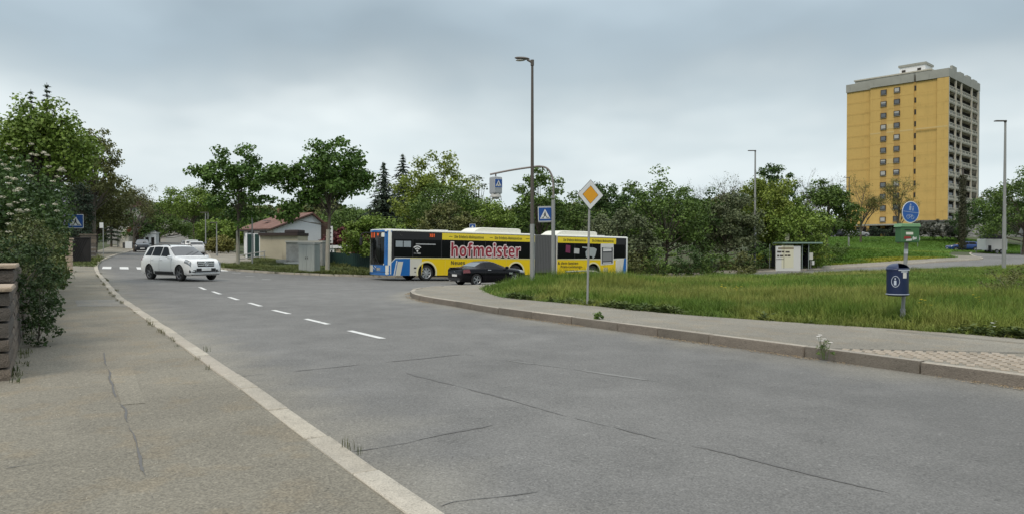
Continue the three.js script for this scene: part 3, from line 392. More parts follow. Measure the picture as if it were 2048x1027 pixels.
// near pine branch reaching in at the left edge
{ const g = twiggy({ seed: 49, h: 5.2, lv: 4, leaf: 0.12, leaves: 5, per: 4, pal: GREEN.deep, spread: 0.9 }); place(g, 'pine_tree', 'dark pine whose twigs reach in at the upper left edge', 'tree', [-13.1, 0.1, -16.5], 1.2); }
const rowOf = (c) => 490 + (EYE - c[1] - 0.1) / -c[2] * FPX, under = (c) => rowOf(c) < 640 - Math.max(0, colOf(c) - 50) * 0.85;
const colOf = (c) => 1024 + c[0] / -c[2] * FPX;
// white-flowering shrub, a big dome over the wall
{
  const B = [[-13.0, 1.9, -16.2, 1.7, 1.9, 1.8], [-12.4, 1.2, -16.6, 1.4, 1.3, 1.5], [-14.2, 2.3, -19.5, 2.0, 2.0, 2.2], [-16.0, 1.9, -23, 1.9, 1.8, 2.2]];
  const g = bush({ seed: 51, blobs: B, clumps: 40, rc: 0.36, leaves: 64, leaf: 0.10, pal: GREEN.deep, droop: 0.4, keep: (c) => colOf(c) < 122 }); const r = RNG(52), L = new Leaves();
  for (let i = 0; i < 150; i++) { const b = B[Math.floor(r() * 3)], d = nrm([0.3 + r() * 0.9, -0.1 + r() * 1.0, (r() - 0.35) * 1.6]), c = [b[0] + d[0] * b[3] * 1.2, b[1] + d[1] * b[4] * 1.2, b[2] + d[2] * b[5] * 1.2]; if (c[1] < 1.7 || colOf(c) > 128) continue; for (let k = 0; k < 26; k++) { const e = rdir(r); L.add(c[0] + e[0] * 0.062, c[1] + e[1] * 0.025, c[2] + e[2] * 0.062, e[0] * 0.3, 0.95, e[2] * 0.3, 1, 0, 0, 0.045, 0.045, [0.74, 0.72, 0.6]); } }
  part('blossom', L.geo(), petalM, g, 'flat white flower heads'); place(g, 'flowering_shrub', 'large shrub with flat white flower heads over the garden wall', 'shrub', [0, 0.12, 0]);
}
// juniper hanging over the wall, ivy curtain on the stone, wisteria beyond
place(bush({ seed: 61, blobs: [[-9.6, 1.35, -14.2, 0.95, 0.8, 1.7], [-9.1, 0.95, -13.6, 0.62, 0.75, 1.1], [-11.0, 1.25, -16.6, 0.95, 0.9, 1.7], [-12.3, 1.1, -19, 0.9, 1.0, 1.8]], clumps: 46, rc: 0.2, leaves: 60, leaf: 0.075, pal: GREEN.olive.map((c) => c.map((v, i) => v * [0.75, 0.85, 0.8][i])), droop: 0.9, wide: 0.4, keep: (c) => colOf(c) < 122 && under(c) }), 'juniper_shrub', 'drooping olive juniper hanging over the pavement', 'shrub', [0, 0.1, 0]);
place(bush({ seed: 63, blobs: [[-7.6, 1.15, -11.3, 0.32, 0.5, 0.75], [-7.45, 0.75, -11.6, 0.25, 0.72, 0.8], [-8.1, 1.5, -11.2, 0.8, 0.22, 0.9], [-8.0, 0.55, -12.5, 0.25, 0.55, 0.6]], clumps: 120, rc: 0.13, leaves: 42, leaf: 0.05, pal: [[0.03, 0.062, 0.018], [0.062, 0.105, 0.03]], droop: 0.6, keep: (c) => rowOf(c) < 690 }), 'ivy_curtain', 'ivy cascading over the end of the stone wall', 'ivy', [0, 0.1, 0]);
{ const g = bush({ seed: 65, blobs: [[-17.3, 2.3, -27.8, 1.1, 1.7, 1.5], [-19.5, 1.3, -29, 1.0, 1.2, 1.6]], clumps: 26, rc: 0.3, leaves: 40, leaf: 0.1, pal: GREEN.deep, keep: (c) => colOf(c) < 132 }); const r = RNG(66), L = new Leaves();
  for (let i = 0; i < 90; i++) { const d = nrm([0.4 + r(), (r() - 0.3), (r() - 0.2) * 1.4]), c = [-17.2 + d[0] * 1.15, 2.2 + d[1] * 1.6, -27.6 + d[2] * 1.5]; if (colOf(c) > 158 || (c[1] < 3.25 && colOf(c) > 130)) continue; for (let k = 0; k < 26; k++) { const e = rdir(r), q = r(); L.add(c[0] + e[0] * 0.07 * (1 - q * 0.7), c[1] - q * 0.36, c[2] + e[2] * 0.07 * (1 - q * 0.7), e[0], e[1], e[2], ...nrm([e[2], 0.2, -e[0]]), 0.05, 0.05, mixc([0.26, 0.22, 0.36], [0.4, 0.36, 0.46], r())); } }
  part('blossom', L.geo(), petalM, g, 'pale lilac flower clusters'); place(g, 'wisteria_bush', 'pale lilac wisteria left of the crossing sign', 'shrub', [0, 0.15, 0]); }
place(bush({ seed: 67, blobs: [[-14.6, 0.75, -22.6, 0.75, 0.8, 2.0], [-17.2, 0.9, -26.8, 0.8, 0.9, 2.2], [-19.6, 0.9, -31, 0.75, 1.0, 2.4]], clumps: 36, rc: 0.24, leaves: 55, leaf: 0.085, pal: GREEN.mid.map((c) => c.map((v) => v * 0.75)), droop: 0.5, keep: (c) => colOf(c) < 128 }), 'garden_hedge', 'dark mixed hedge along the back of the brown pavement', 'hedge', [0, 0.1, 0]);
place(tree({ seed: 68, h: hgt(362, 62, 158), r: 0.95, trunkH: 0.4, low: 0.3, n: 70, rc: 0.5, leaves: 60, leaf: 0.16, pal: GREEN.spruce, core: 0.4 }), 'yew_tree', 'dark column of yew right of the wisteria', 'tree', spot(156, 63));
place(bush({ seed: 59, blobs: [[-10.5, 1.0, -12.2, 1.8, 1.2, 1.0], [-13.5, 1.2, -12.8, 2.0, 1.4, 1.2], [-17, 1.4, -13.5, 2.4, 1.7, 1.6], [-21, 1.6, -15, 2.6, 2.0, 2.0]], clumps: 16, rc: 0.4, leaves: 60, leaf: 0.12, pal: GREEN.mid }), 'garden_hedge', 'bushy hedge behind the stepped stone wall at the left edge', 'hedge', [0, 0.1, 0]);
// --- wooded belt behind the bus
const belt = [
  ['spruce_tree', 'dark spruce, lower of the pair above the bus front', 'S', 768, 92, 322, 4.6],
  ['spruce_tree', 'dark spruce, taller of the pair above the bus front', 'S', 806, 96, 305, 5.0],
  ['broadleaf_tree', 'tall pale green tree right of the two spruces', 'T', 866, 84, 306, 3.7, 'yellow', 91],
  ['broadleaf_tree', 'mid green tree bulging low in front of the tall pale tree', 'T', 890, 74, 362, 3.4, 'mid', 92],
  ['broadleaf_tree', 'small olive pointed tree just above the bus roof', 'T', 892, 64, 396, 2.1, 'olive', 93],
  ['broadleaf_tree', 'bright green round tree behind the bus windscreen', 'T', 752, 58, 430, 2.0, 'light', 94],
  ['broadleaf_tree', 'thin grey-green tree left of the hanging crossing sign', 'W', 958, 88, 345, 2.6, 'grey', 95],
  ['broadleaf_tree', 'dense mid green tree under the hanging crossing sign', 'T', 985, 72, 396, 2.9, 'light', 96],
  ['broadleaf_tree', 'tree of loose dark leaves beside the curved mast', 'T', 1075, 62, 334, 1.9, 'mid', 97],
  ['broadleaf_tree', 'green tree right behind the blue crossing sign on the mast', 'T', 1130, 68, 385, 3.0, 'mid', 98],
  ['broadleaf_tree', 'round dark tree right of the yellow priority diamond', 'T', 1213, 86, 362, 2.6, 'deep', 99],
  ['broadleaf_tree', 'second round dark tree right of the priority diamond', 'T', 1262, 90, 380, 2.6, 'deep', 100],
  ['broadleaf_tree', 'low grey-green tree over the rear of the bus', 'T', 1232, 62, 425, 2.6, 'grey', 101],
  ['broadleaf_tree', 'big dark green tree with a feathery top beyond the bus tail', 'T', 1330, 66, 342, 3.3, 'mid', 102],
  ['broadleaf_tree', 'broad dark tree between the feathery tree and the lamp post', 'T', 1405, 70, 375, 3.0, 'deep', 103],
  ['broadleaf_tree', 'bushy grey-green tree at the left of the middle lamp post', 'T', 1452, 68, 392, 2.6, 'grey', 104],
  ['broadleaf_tree', 'light green tree right behind the middle lamp post', 'T', 1535, 72, 350, 2.7, 'yellow', 105],
  ['broadleaf_tree', 'tall dark tree peeping over the light green one', 'T', 1548, 88, 332, 2.6, 'deep', 106],
  ['broadleaf_tree', 'rounded tree rising above the bus shelter', 'T', 1592, 70, 402, 2.7, 'light', 107],
  ['broadleaf_tree', 'dark tree between the shelter and the tower block', 'T', 1650, 86, 368, 3.0, 'mid', 108],
  ['bare_tree', 'grey half-bare tree left of the middle lamp post', 'B', 1462, 92, 335, 3.2, 'grey', 109],
  ['bare_tree', 'grey half-bare tree just right of the light green tree', 'B', 1600, 96, 338, 2.4, 'grey', 110],
  ['bare_tree', 'grey half-bare tree touching the tower block', 'B', 1655, 98, 338, 2.4, 'grey', 111],
  ['birch_tree', 'young golden-green tree left of the tower entrance', 'B', 1722, 118, 338, 5.5, 'bronze', 112],
  ['birch_tree', 'young golden-green tree before the tower windows', 'B', 1797, 118, 345, 5.5, 'bronze', 113],
  ['broadleaf_tree', 'dark tree at the right edge behind the tall lamp', 'T', 2046, 96, 345, 4.0, 'mid', 114],
  ['bare_tree', 'half-bare tree right of the tower block', 'B', 1990, 120, 372, 3.6, 'bronze', 115],
  ['broadleaf_tree', 'low dark tree right behind the white trailer', 'T', 1985, 118, 395, 4.0, 'deep', 116],
  ['broadleaf_tree', 'dark green tree behind the white house gable', 'T', 700, 105, 418, 4.5, 'mid', 117],
  ['broadleaf_tree', 'soft green tree left of the white house', 'T', 446, 100, 436, 2.8, 'light', 118, 0.2],
  ['broadleaf_tree', 'leaning green tree above the parked vans', 'T', 388, 112, 372, 3.6, 'light', 119, 0.42],
  ['broadleaf_tree', 'dark cone-shaped tree beside the red-roofed shed', 'C', 272, 108, 412, 2.4, 'deep', 120],
  ['broadleaf_tree', 'dark tree overhanging the street before the red roof', 'T', 318, 128, 405, 4.2, 'mid', 121],
  ['broadleaf_tree', 'slim green tree on the street left of the red roof', 'B', 268, 92, 358, 2.0, 'olive', 122],
  ['broadleaf_tree', 'yellowish shrub-like tree beside the footway', 'T', 440, 92, 474, 1.2, 'bronze', 123],
  ['broadleaf_tree', 'purple-leaved small tree beyond the green fence', 'T', 690, 84, 452, 2.0, 'red', 124],
];
for (const [name, label, k, px, d, py, r, pal, seed, tf] of belt) {
  const h = hgt(py, d, px), p = spot(px, d, -0.1), far = d > 80, P = GREEN[pal];
  let g; if (k === 'S') g = spruce({ seed: px, h, r, leaf: 0.55, pal: GREEN.spruce, gap: 0.05, whorls: 34, dens: 3.4 });
  else if (k === 'B') g = twiggy({ seed, h: h * 1.0, lv: 5, leaf: 0.17, leaves: pal === 'grey' ? 1 : 2, per: pal === 'grey' ? 2 : 5, pal: P, spread: pal === 'bronze' ? 0.62 : 0.72, straight: pal === 'bronze' ? 1.05 : 0.9, bark: barkM });
  else if (k === 'W') g = tree({ seed, h, r, trunkH: h * 0.25, n: 34, rc: 0.55, leaves: 22, leaf: 0.24, pal: P, core: 0.25, cone: true });
  else if (k === 'C') g = tree({ seed, h, r, trunkH: h * 0.08, n: 60, rc: 0.7, leaves: 46, leaf: 0.26, pal: P, core: 0.4, cone: true });
  else g = tree({ seed, h, r: r * 1.28, trunkH: tf ? h * tf : Math.min(h * 0.2, 1.2), low: tf ? 0.95 : 0.35, n: Math.round(62 + 14 * r), rc: Math.max(0.55, r * 0.27), leaves: pal === 'yellow' ? 120 : 80, leaf: far ? 0.27 : 0.22, pal: P, core: 0.42, limbEvery: 3 });
  if (k === 'B') { const bb = new THREE.Box3().setFromObject(g), s = h / bb.max.y; const w = pal === 'bronze' ? s * 1.12 : s; g.scale.set(w, s, w); }
  place(g, name, label, 'tree', p, seed ?? 0, 'trees beyond the junction');
}
// undergrowth in front of the belt
const shrubs = [[1270, 60, 1.6, 1.9, 'olive'], [1318, 59, 1.5, 2.0, 'mid'], [1375, 60, 1.6, 2.2, 'deep'], [1425, 61, 1.4, 2.0, 'mid'], [1475, 61.5, 1.3, 1.7, 'olive'], [1516, 66, 1.2, 2.1, 'deep'], [1620, 68, 1.8, 2.6, 'light'], [1660, 74, 1.6, 2.2, 'mid']];
const where = ['behind the bus tail', 'right of the bus tail', 'under the broad dark tree', 'left of the middle lamp post', 'beside the foot of the middle lamp post', 'left of the bus shelter', 'right of the bus shelter', 'at the left end of the tower lawn'];
shrubs.forEach(([px, d, w, h, pal], i) => place(bush({ seed: 200 + i, blobs: [[0, h * 0.5, 0, w, h * 0.55, w * 0.9]], clumps: 13, rc: 0.5, leaves: 60, leaf: 0.17, pal: GREEN[pal] }), 'wild_shrub', GREEN_WORD(pal) + ' shrub ' + where[i], 'shrub', spot(px, d, -0.02), 0, 'shrubs in front of the trees'));
function GREEN_WORD(p) { return { olive: 'olive-green', mid: 'mid-green', deep: 'dark green', light: 'light green', grey: 'grey-green' }[p] ?? 'green'; }
// pale spreading shrub before the tower
place(bush({ seed: 240, blobs: [[0, 2.3, 0, 4.8, 1.4, 3.0], [2.4, 1.6, 0.4, 3.0, 1.2, 2.4], [-3.0, 1.8, 0.4, 2.0, 1.0, 2.0]], clumps: 7, rc: 0.6, leaves: 60, leaf: 0.26, pal: [[0.05, 0.062, 0.04], [0.15, 0.155, 0.12]], up: 1.2 }), 'spreading_shrub', 'grey spreading shrub in front of the tower corner', 'shrub', spot(1880, 126));
for (const [i, px] of [1672, 1690, 1742, 1750, 1772, 1812].entries()) place(bush({ seed: 250 + i, blobs: [[0, 1.0, 0, 1.0, 1.2, 1.0]], clumps: 12, rc: 0.4, leaves: 40, leaf: 0.22, pal: GREEN.spruce }), 'clipped_yew', ['first', 'second', 'third', 'fourth', 'fifth', 'sixth'][i] + ' dark clipped yew from the left along the tower foot', 'shrub', spot(px, 150), 0, 'clipped yews along the tower');
// meadow shrub at the right edge
place(bush({ seed: 260, blobs: [[0, 0.5, 0, 1.2, 0.55, 1.0], [0.8, 0.5, -0.5, 1.0, 0.6, 1.0]], clumps: 40, rc: 0.2, leaves: 46, leaf: 0.055, pal: GREEN.olive }), 'low_bush', 'low tangled bush in the meadow at the right edge', 'shrub', spot(2040, 22));
// ---------------------------------------------------------------- vehicles
const font = await new FontLoader().loadAsync('fonts/droid/droid_sans_bold.typeface.json');
function text(str, size, depth = 0.006, bevel = 0) { const g = new TextGeometry(str, { font, size, depth, curveSegments: 3, bevelEnabled: bevel > 0, bevelSize: bevel, bevelThickness: 0.001, bevelSegments: 1 }); g.computeBoundingBox(); return g; }
function textFit(str, w, h, depth, bevel = 0) { const g = text(str, 1, depth, 0), b = g.boundingBox, sx = w / (b.max.x - b.min.x), sy = h / (b.max.y - b.min.y), g2 = bevel ? text(str, 1, depth, bevel / Math.min(sx, sy)) : g; g2.translate(-b.min.x, -b.min.y, 0); return g2.scale(sx, sy, 1); }
const rubberM = mat([0.018, 0.018, 0.018], 0.85), blackM = mat([0.012, 0.012, 0.013], 0.6), trimM = mat([0.02, 0.02, 0.021], 0.45), chromeM = mat([0.75, 0.76, 0.77], 0.22, { metalness: 1 }), alloyM = mat([0.55, 0.56, 0.57], 0.35, { metalness: 0.85 }), darkAlloyM = mat([0.2, 0.2, 0.21], 0.4, { metalness: 0.8 });
const glassM = new THREE.MeshPhysicalMaterial({ color: new THREE.Color(0.015, 0.018, 0.02), roughness: 0.06, clearcoat: 1, clearcoatRoughness: 0.03, ior: 1.6 });
const busGlassM = new THREE.MeshPhysicalMaterial({ color: new THREE.Color(0.006, 0.007, 0.008), roughness: 0.05, specularIntensity: 0.45, ior: 1.45 });
const lampM = new THREE.MeshPhysicalMaterial({ color: new THREE.Color(0.26, 0.275, 0.29), roughness: 0.12, metalness: 0.3, clearcoat: 1 });
const redLampM = mat([0.16, 0.012, 0.018], 0.2, { clearcoat: 1 }), plateM = mat([0.75, 0.75, 0.73], 0.5), seatM = mat([0.05, 0.05, 0.055], 0.8);
const paint = (c, rough = 0.28) => new THREE.MeshPhysicalMaterial({ color: new THREE.Color(...c), roughness: rough, clearcoat: 0.7, clearcoatRoughness: 0.05, specularIntensity: 0.4 });
const csg = new Evaluator(); csg.useGroups = true; csg.attributes = ['position', 'normal'];
function wheel(R, W, spokes, rimMat, parent, x, y, z, side) {
  const w = new THREE.Group(); w.name = 'wheel'; w.position.set(x, y, z); w.rotation.y = side > 0 ? 0 : Math.PI; parent.add(w);
  const prof = [[R * 0.62, -W / 2], [R * 0.9, -W / 2], [R * 0.985, -W / 2 + 0.03], [R, -W / 2 + 0.06], [R, W / 2 - 0.06], [R * 0.985, W / 2 - 0.03], [R * 0.9, W / 2], [R * 0.7, W / 2], [R * 0.68, W / 2 - 0.025]].map(([a, b]) => new THREE.Vector2(a, b));
  part('tyre', new THREE.LatheGeometry(prof, 36).rotateX(Math.PI / 2), rubberM, w);
  const g = [], r = R * 0.69; g.push(new THREE.LatheGeometry([[r, W / 2 - 0.012], [r * 0.95, W / 2 - 0.005], [r * 0.9, W / 2 - 0.03], [r * 0.88, -0.02], [0.001, -0.02]].map(([a, b]) => new THREE.Vector2(a, b)), 30).rotateX(Math.PI / 2));
  part('brake_disc', new THREE.CylinderGeometry(r * 0.87, r * 0.87, 0.01, 24).rotateX(Math.PI / 2).translate(0, 0, W / 2 - 0.075), blackM, w);
  for (let i = 0; i < spokes; i++) { const a = i / spokes * 6.283; for (const o of [-0.14, 0.14]) g.push(box(r * 0.86, r * 0.13, 0.02, r * 0.5, 0, W / 2 - 0.03).rotateZ(a + o)); }
  g.push(new THREE.CylinderGeometry(r * 0.2, r * 0.24, 0.03, 16).rotateX(Math.PI / 2).translate(0, 0, W / 2 - 0.02));
  part('rim', g, rimMat, w); return w;
}
// body surface from cross-sections: st rows are [x, bottom, shoulder, top, half width, half width at top]
function carSurface(st) {
  const key = (x) => { let i = 0; while (i < st.length - 2 && st[i + 1][0] > x) i++; const a = st[i], b = st[i + 1], t = Math.min(1, Math.max(0, (a[0] - x) / (a[0] - b[0]))); return a.map((v, k) => lerp(v, b[k], t)); };
  const ring = (x) => { const [, yb, ys, yt, w, wt] = key(x), dy = yt - ys, wb = w - 0.03; return [[0, yb], [wb - 0.14, yb], [wb, yb + 0.08], [w, lerp(yb, ys, 0.5)], [w - 0.008, lerp(yb, ys, 0.8)], [w - 0.022, ys - 0.02], [w - 0.07, ys + dy * 0.06], [lerp(w - 0.07, wt, 0.94), ys + dy * 0.84], [wt - 0.05, ys + dy * 0.945], [wt * 0.5, ys + dy * 0.99], [0, yt]]; };
  const S = (x, v, side = 1) => { const r = ring(x), i = Math.min(9, Math.floor(v)), t = v - i; return V(x, lerp(r[i][1], r[i + 1][1], t), side * lerp(r[i][0], r[i + 1][0], t)); };
  const N = (x, v, side) => { const e = 0.02, a = S(x + e, v, side).sub(S(x - e, v, side)), b = S(x, Math.min(10, v + 0.05), side).sub(S(x, Math.max(0, v - 0.05), side)); const n = a.cross(b).normalize(); return side > 0 ? n : n.negate(); };
  return { S, N, ring };
}
function carBody(st, sf) {
  const xs = []; for (let i = 0; i < st.length - 1; i++) { const n = Math.max(1, Math.round((st[i][0] - st[i + 1][0]) / 0.16)); for (let k = 0; k < n; k++) xs.push(lerp(st[i][0], st[i + 1][0], k / n)); } xs.push(st[st.length - 1][0]);
  const P = [], idx = [], M = 20; for (const x of xs) { const r = sf.ring(x); for (let k = 0; k <= 10; k++) P.push(x, r[k][1], r[k][0]); for (let k = 9; k >= 1; k--) P.push(x, r[k][1], -r[k][0]); }
  for (let i = 0; i < xs.length - 1; i++) for (let k = 0; k < M; k++) { const a = i * M + k, b = i * M + (k + 1) % M, c = a + M, d = b + M; idx.push(a, d, b, a, c, d); }
  const cap = (i, f) => { const c = P.length / 3, r = sf.ring(xs[i]); P.push(xs[i], (r[0][1] + r[10][1]) / 2, 0); for (let k = 0; k < M; k++) { const a = i * M + k, b = i * M + (k + 1) % M; f ? idx.push(c, a, b) : idx.push(c, b, a); } };
  cap(0, true); cap(xs.length - 1, false);
  const g = new THREE.BufferGeometry(); g.setAttribute('position', new THREE.Float32BufferAttribute(P, 3)); g.setIndex(idx); g.computeVertexNormals(); return g;
}
function skin(sf, side, v0, v1, xa, xb, off = 0.007, nx = 10, nv = 5) { // xa, xb: [x at v0, x at v1]
  const P = [], idx = []; for (let j = 0; j <= nv; j++) for (let i = 0; i <= nx; i++) { const t = j / nv, v = lerp(v0, v1, t), x = lerp(lerp(xa[0], xa[1], t), lerp(xb[0], xb[1], t), i / nx), p = sf.S(x, v, side).addScaledVector(sf.N(x, v, side), off); P.push(p.x, p.y, p.z); }
  for (let j = 0; j < nv; j++) for (let i = 0; i < nx; i++) { const a = j * (nx + 1) + i; idx.push(a, a + 1, a + nx + 2, a, a + nx + 2, a + nx + 1); }
  const g = new THREE.BufferGeometry(); g.setAttribute('position', new THREE.Float32BufferAttribute(P, 3)); g.setIndex(idx); g.computeVertexNormals(); return g;
}
function car(o) {
  const root = new THREE.Group(), sf = carSurface(o.st); let body = carBody(o.st, sf);
  const bm = new Brush(body, o.paint); bm.updateMatrixWorld(); let res = bm;
  for (const ax of o.axles) for (const s of [-1, 1]) { const c = new Brush(new THREE.CylinderGeometry(o.R * 1.13, o.R * 1.13, 0.5, 28).rotateX(Math.PI / 2).toNonIndexed(), blackM); c.position.set(ax, o.R * 1.02, s * (o.w - 0.02)); c.updateMatrixWorld(); res = csg.evaluate(res, c, SUBTRACTION); }
  const g = res.geometry; for (const k of Object.keys(g.attributes)) if (!['position', 'normal'].includes(k)) g.deleteAttribute(k);
  const bd = new THREE.Mesh(g, res.material); bd.name = 'body'; root.add(bd); bd.castShadow = bd.receiveShadow = true;
  for (const ax of o.axles) for (const s of [1, -1]) wheel(o.R, 0.22, o.spokes ?? 5, o.rim ?? alloyM, root, ax, o.R, s * (o.w - 0.125), s);
  for (const [n, v0, v1, xa, xb] of o.side) for (const s of [1, -1]) part(n, skin(sf, s, v0, v1, xa, xb), busGlassM, root);
  for (const [n, xa, xb, v0 = 7.25] of o.top) part(n, [1, -1].map((s) => skin(sf, s, v0, 10, xa, xb, 0.008, 6, 6)), glassM, root);
  for (const [v0, v1, xa, xb] of o.trim ?? []) for (const s of [1, -1]) part('sill_trim', skin(sf, s, v0, v1, xa, xb, 0.006, 12, 2), trimM, root);
  for (const [x, v0 = 2.1, v1 = 5.9] of o.seams ?? []) for (const s of [1, -1]) part('door_seam', skin(sf, s, v0, v1, [x, x], [x - 0.012, x - 0.012], 0.003, 1, 8), blackM, root);
  for (const [x] of o.handles ?? []) for (const s of [1, -1]) { const p = sf.S(x, 4.6, s); part('door_handle', box(0.2, 0.03, 0.04, p.x, p.y, p.z + s * 0.012, 0.012), o.handleM ?? o.paint, root); }
  if (o.mirror) for (const s of [1, -1]) { const p = sf.S(o.mirror, 6, s); part('mirror', box(0.12, 0.15, 0.22, p.x, p.y + 0.07, p.z + s * 0.13, 0.05), o.mirrorM ?? o.paint, root); }
  root.userData.sf = undefined; return { root, sf };
}
function finishCar(c, name, label, category, x, d, turn, group, pitch = 0) { const p = G(x, d); c.root.name = numbered(name); c.root.position.copy(p); c.root.rotation.set(0, turn, pitch, 'YXZ'); scene.add(c.root); tag(c.root, label, category, group); return c.root; }
const plate = (root, x, y, z, face, str) => { const pl = part('number_plate', box(0.012, 0.11, 0.5, x, y, z, 0.004), plateM, root); if (str) part('plate_lettering', textFit(str, 0.4, 0.065, 0.003).rotateY(face * Math.PI / 2).translate(x + face * 0.009, y - 0.033, z + face * 0.2), blackM, pl); };
// white SUV
{
  const wp = paint([0.86, 0.865, 0.86]);
  const c = car({ paint: wp, w: 0.92, R: 0.365, axles: [1.41, -1.345], rim: darkAlloyM, spokes: 5, mirror: 0.72,
    st: [[2.27, 0.36, 0.60, 0.66, 0.60, 0.55], [2.235, 0.30, 0.70, 0.80, 0.76, 0.66], [2.15, 0.26, 0.84, 0.95, 0.86, 0.72], [1.95, 0.25, 0.93, 1.02, 0.905, 0.76], [1.4, 0.25, 0.985, 1.075, 0.92, 0.78], [0.95, 0.25, 1.01, 1.12, 0.92, 0.79], [0.86, 0.25, 1.015, 1.14, 0.92, 0.79], [0.18, 0.25, 1.03, 1.60, 0.92, 0.65], [-0.1, 0.25, 1.04, 1.655, 0.92, 0.645], [-0.8, 0.25, 1.055, 1.675, 0.92, 0.645], [-1.6, 0.25, 1.07, 1.65, 0.92, 0.635], [-1.98, 0.25, 1.075, 1.60, 0.915, 0.62], [-2.1, 0.26, 1.06, 1.14, 0.91, 0.68], [-2.2, 0.28, 1.0, 1.06, 0.88, 0.72], [-2.26, 0.34, 0.8, 0.9, 0.82, 0.7]],
    side: [['side_window', 6.12, 7.05, [0.60, 0.02], [-0.36, -0.34]], ['side_window', 6.12, 7.05, [-0.42, -0.40], [-1.22, -1.2]], ['side_window', 6.12, 7.0, [-1.28, -1.26], [-1.86, -1.72]]],
    top: [['windscreen', [0.82, 0.82], [0.2, 0.2]], ['rear_window', [-2.0, -2.0], [-2.085, -2.085]]], trim: [[1.6, 2.35, [0.9, 0.9], [-0.85, -0.85]]], seams: [[0.72], [-0.38], [-1.2, 3, 5.9]], handles: [[-0.2], [-1.05]] });
  const R = c.root;
  for (const s of [1, -1]) {
    const pts = []; for (let i = 0; i <= 8; i++) { const x = 0.1 - 1.95 * i / 8, p = c.sf.S(x, 8.1, s); pts.push([x, p.y + (i === 0 || i === 8 ? 0.0 : 0.045), p.z]); } part('roof_rail', tube(pts, 0.018, 6), blackM, R);
    part('headlight', skin(c.sf, s, 4.55, 6.5, [2.215, 2.17], [1.9, 1.84], 0.012, 10, 6), lampM, R); part('headlight_bezel', skin(c.sf, s, 4.4, 6.7, [2.225, 2.18], [1.86, 1.80], 0.006, 10, 6), trimM, R); part('door_line', skin(c.sf, s, 4.15, 4.28, [1.05, 1.05], [-1.9, -1.9], 0.006, 14, 1), wp, R);
    part('fog_lamp', box(0.03, 0.05, 0.2, 0.022, 0, 0, 0.01).rotateY(-s * 0.35).translate(2.235, 0.47, s * 0.68), chromeM, R); part('fog_lamp_surround', box(0.05, 0.13, 0.32, 0, 0, 0, 0.02).rotateY(-s * 0.35).translate(2.225, 0.47, s * 0.68), blackM, R); part('tail_lamp', skin(c.sf, s, 4.2, 6.4, [-2.0, -2.02], [-2.17, -2.15], 0.01, 5, 5), redLampM, R);
    part('wiper', rod([0.80, 1.19, s * 0.15], [0.55, 1.36, s * 0.15 - 0.5], 0.012, 0.008, 5), blackM, R); }
  part('grille', box(0.07, 0.28, 0.88, 2.235, 0.79, 0, 0.02), blackM, R); for (const y of [0.90, 0.825, 0.745]) part('grille_bar', box(0.03, 0.042, 0.86, 2.27, y, 0, 0.01), chromeM, R);
  const em = [new THREE.TorusGeometry(0.095, 0.013, 8, 28).rotateY(Math.PI / 2)]; for (let k = 0; k < 3; k++) { const a = Math.PI / 2 + k * 2.0944; em.push(rod([0, 0, 0], [0, Math.sin(a) * 0.09, -Math.cos(a) * 0.09], 0.018, 0.004, 5)); } part('emblem', merge(em).translate(2.292, 0.80, 0), chromeM, R, 'ringed three-pointed star emblem');
  part('lower_intake', box(0.06, 0.15, 1.02, 2.262, 0.525, 0, 0.02), blackM, R); part('skid_plate', box(0.08, 0.05, 1.2, 2.25, 0.385, 0, 0.02), chromeM, R); part('bumper_slot', box(0.06, 0.03, 1.1, 2.262, 0.425, 0, 0.01), blackM, R); part('bumper_lip', box(0.05, 0.03, 1.45, 2.22, 0.30, 0, 0.01), blackM, R); plate(R, 2.3, 0.545, 0, 1);
  finishCar(c, 'white_suv', 'white SUV with black roof rails coming round the bend', 'car', -16.45, 36.7, -0.6).scale.set(0.94, 1.03, 1);
}
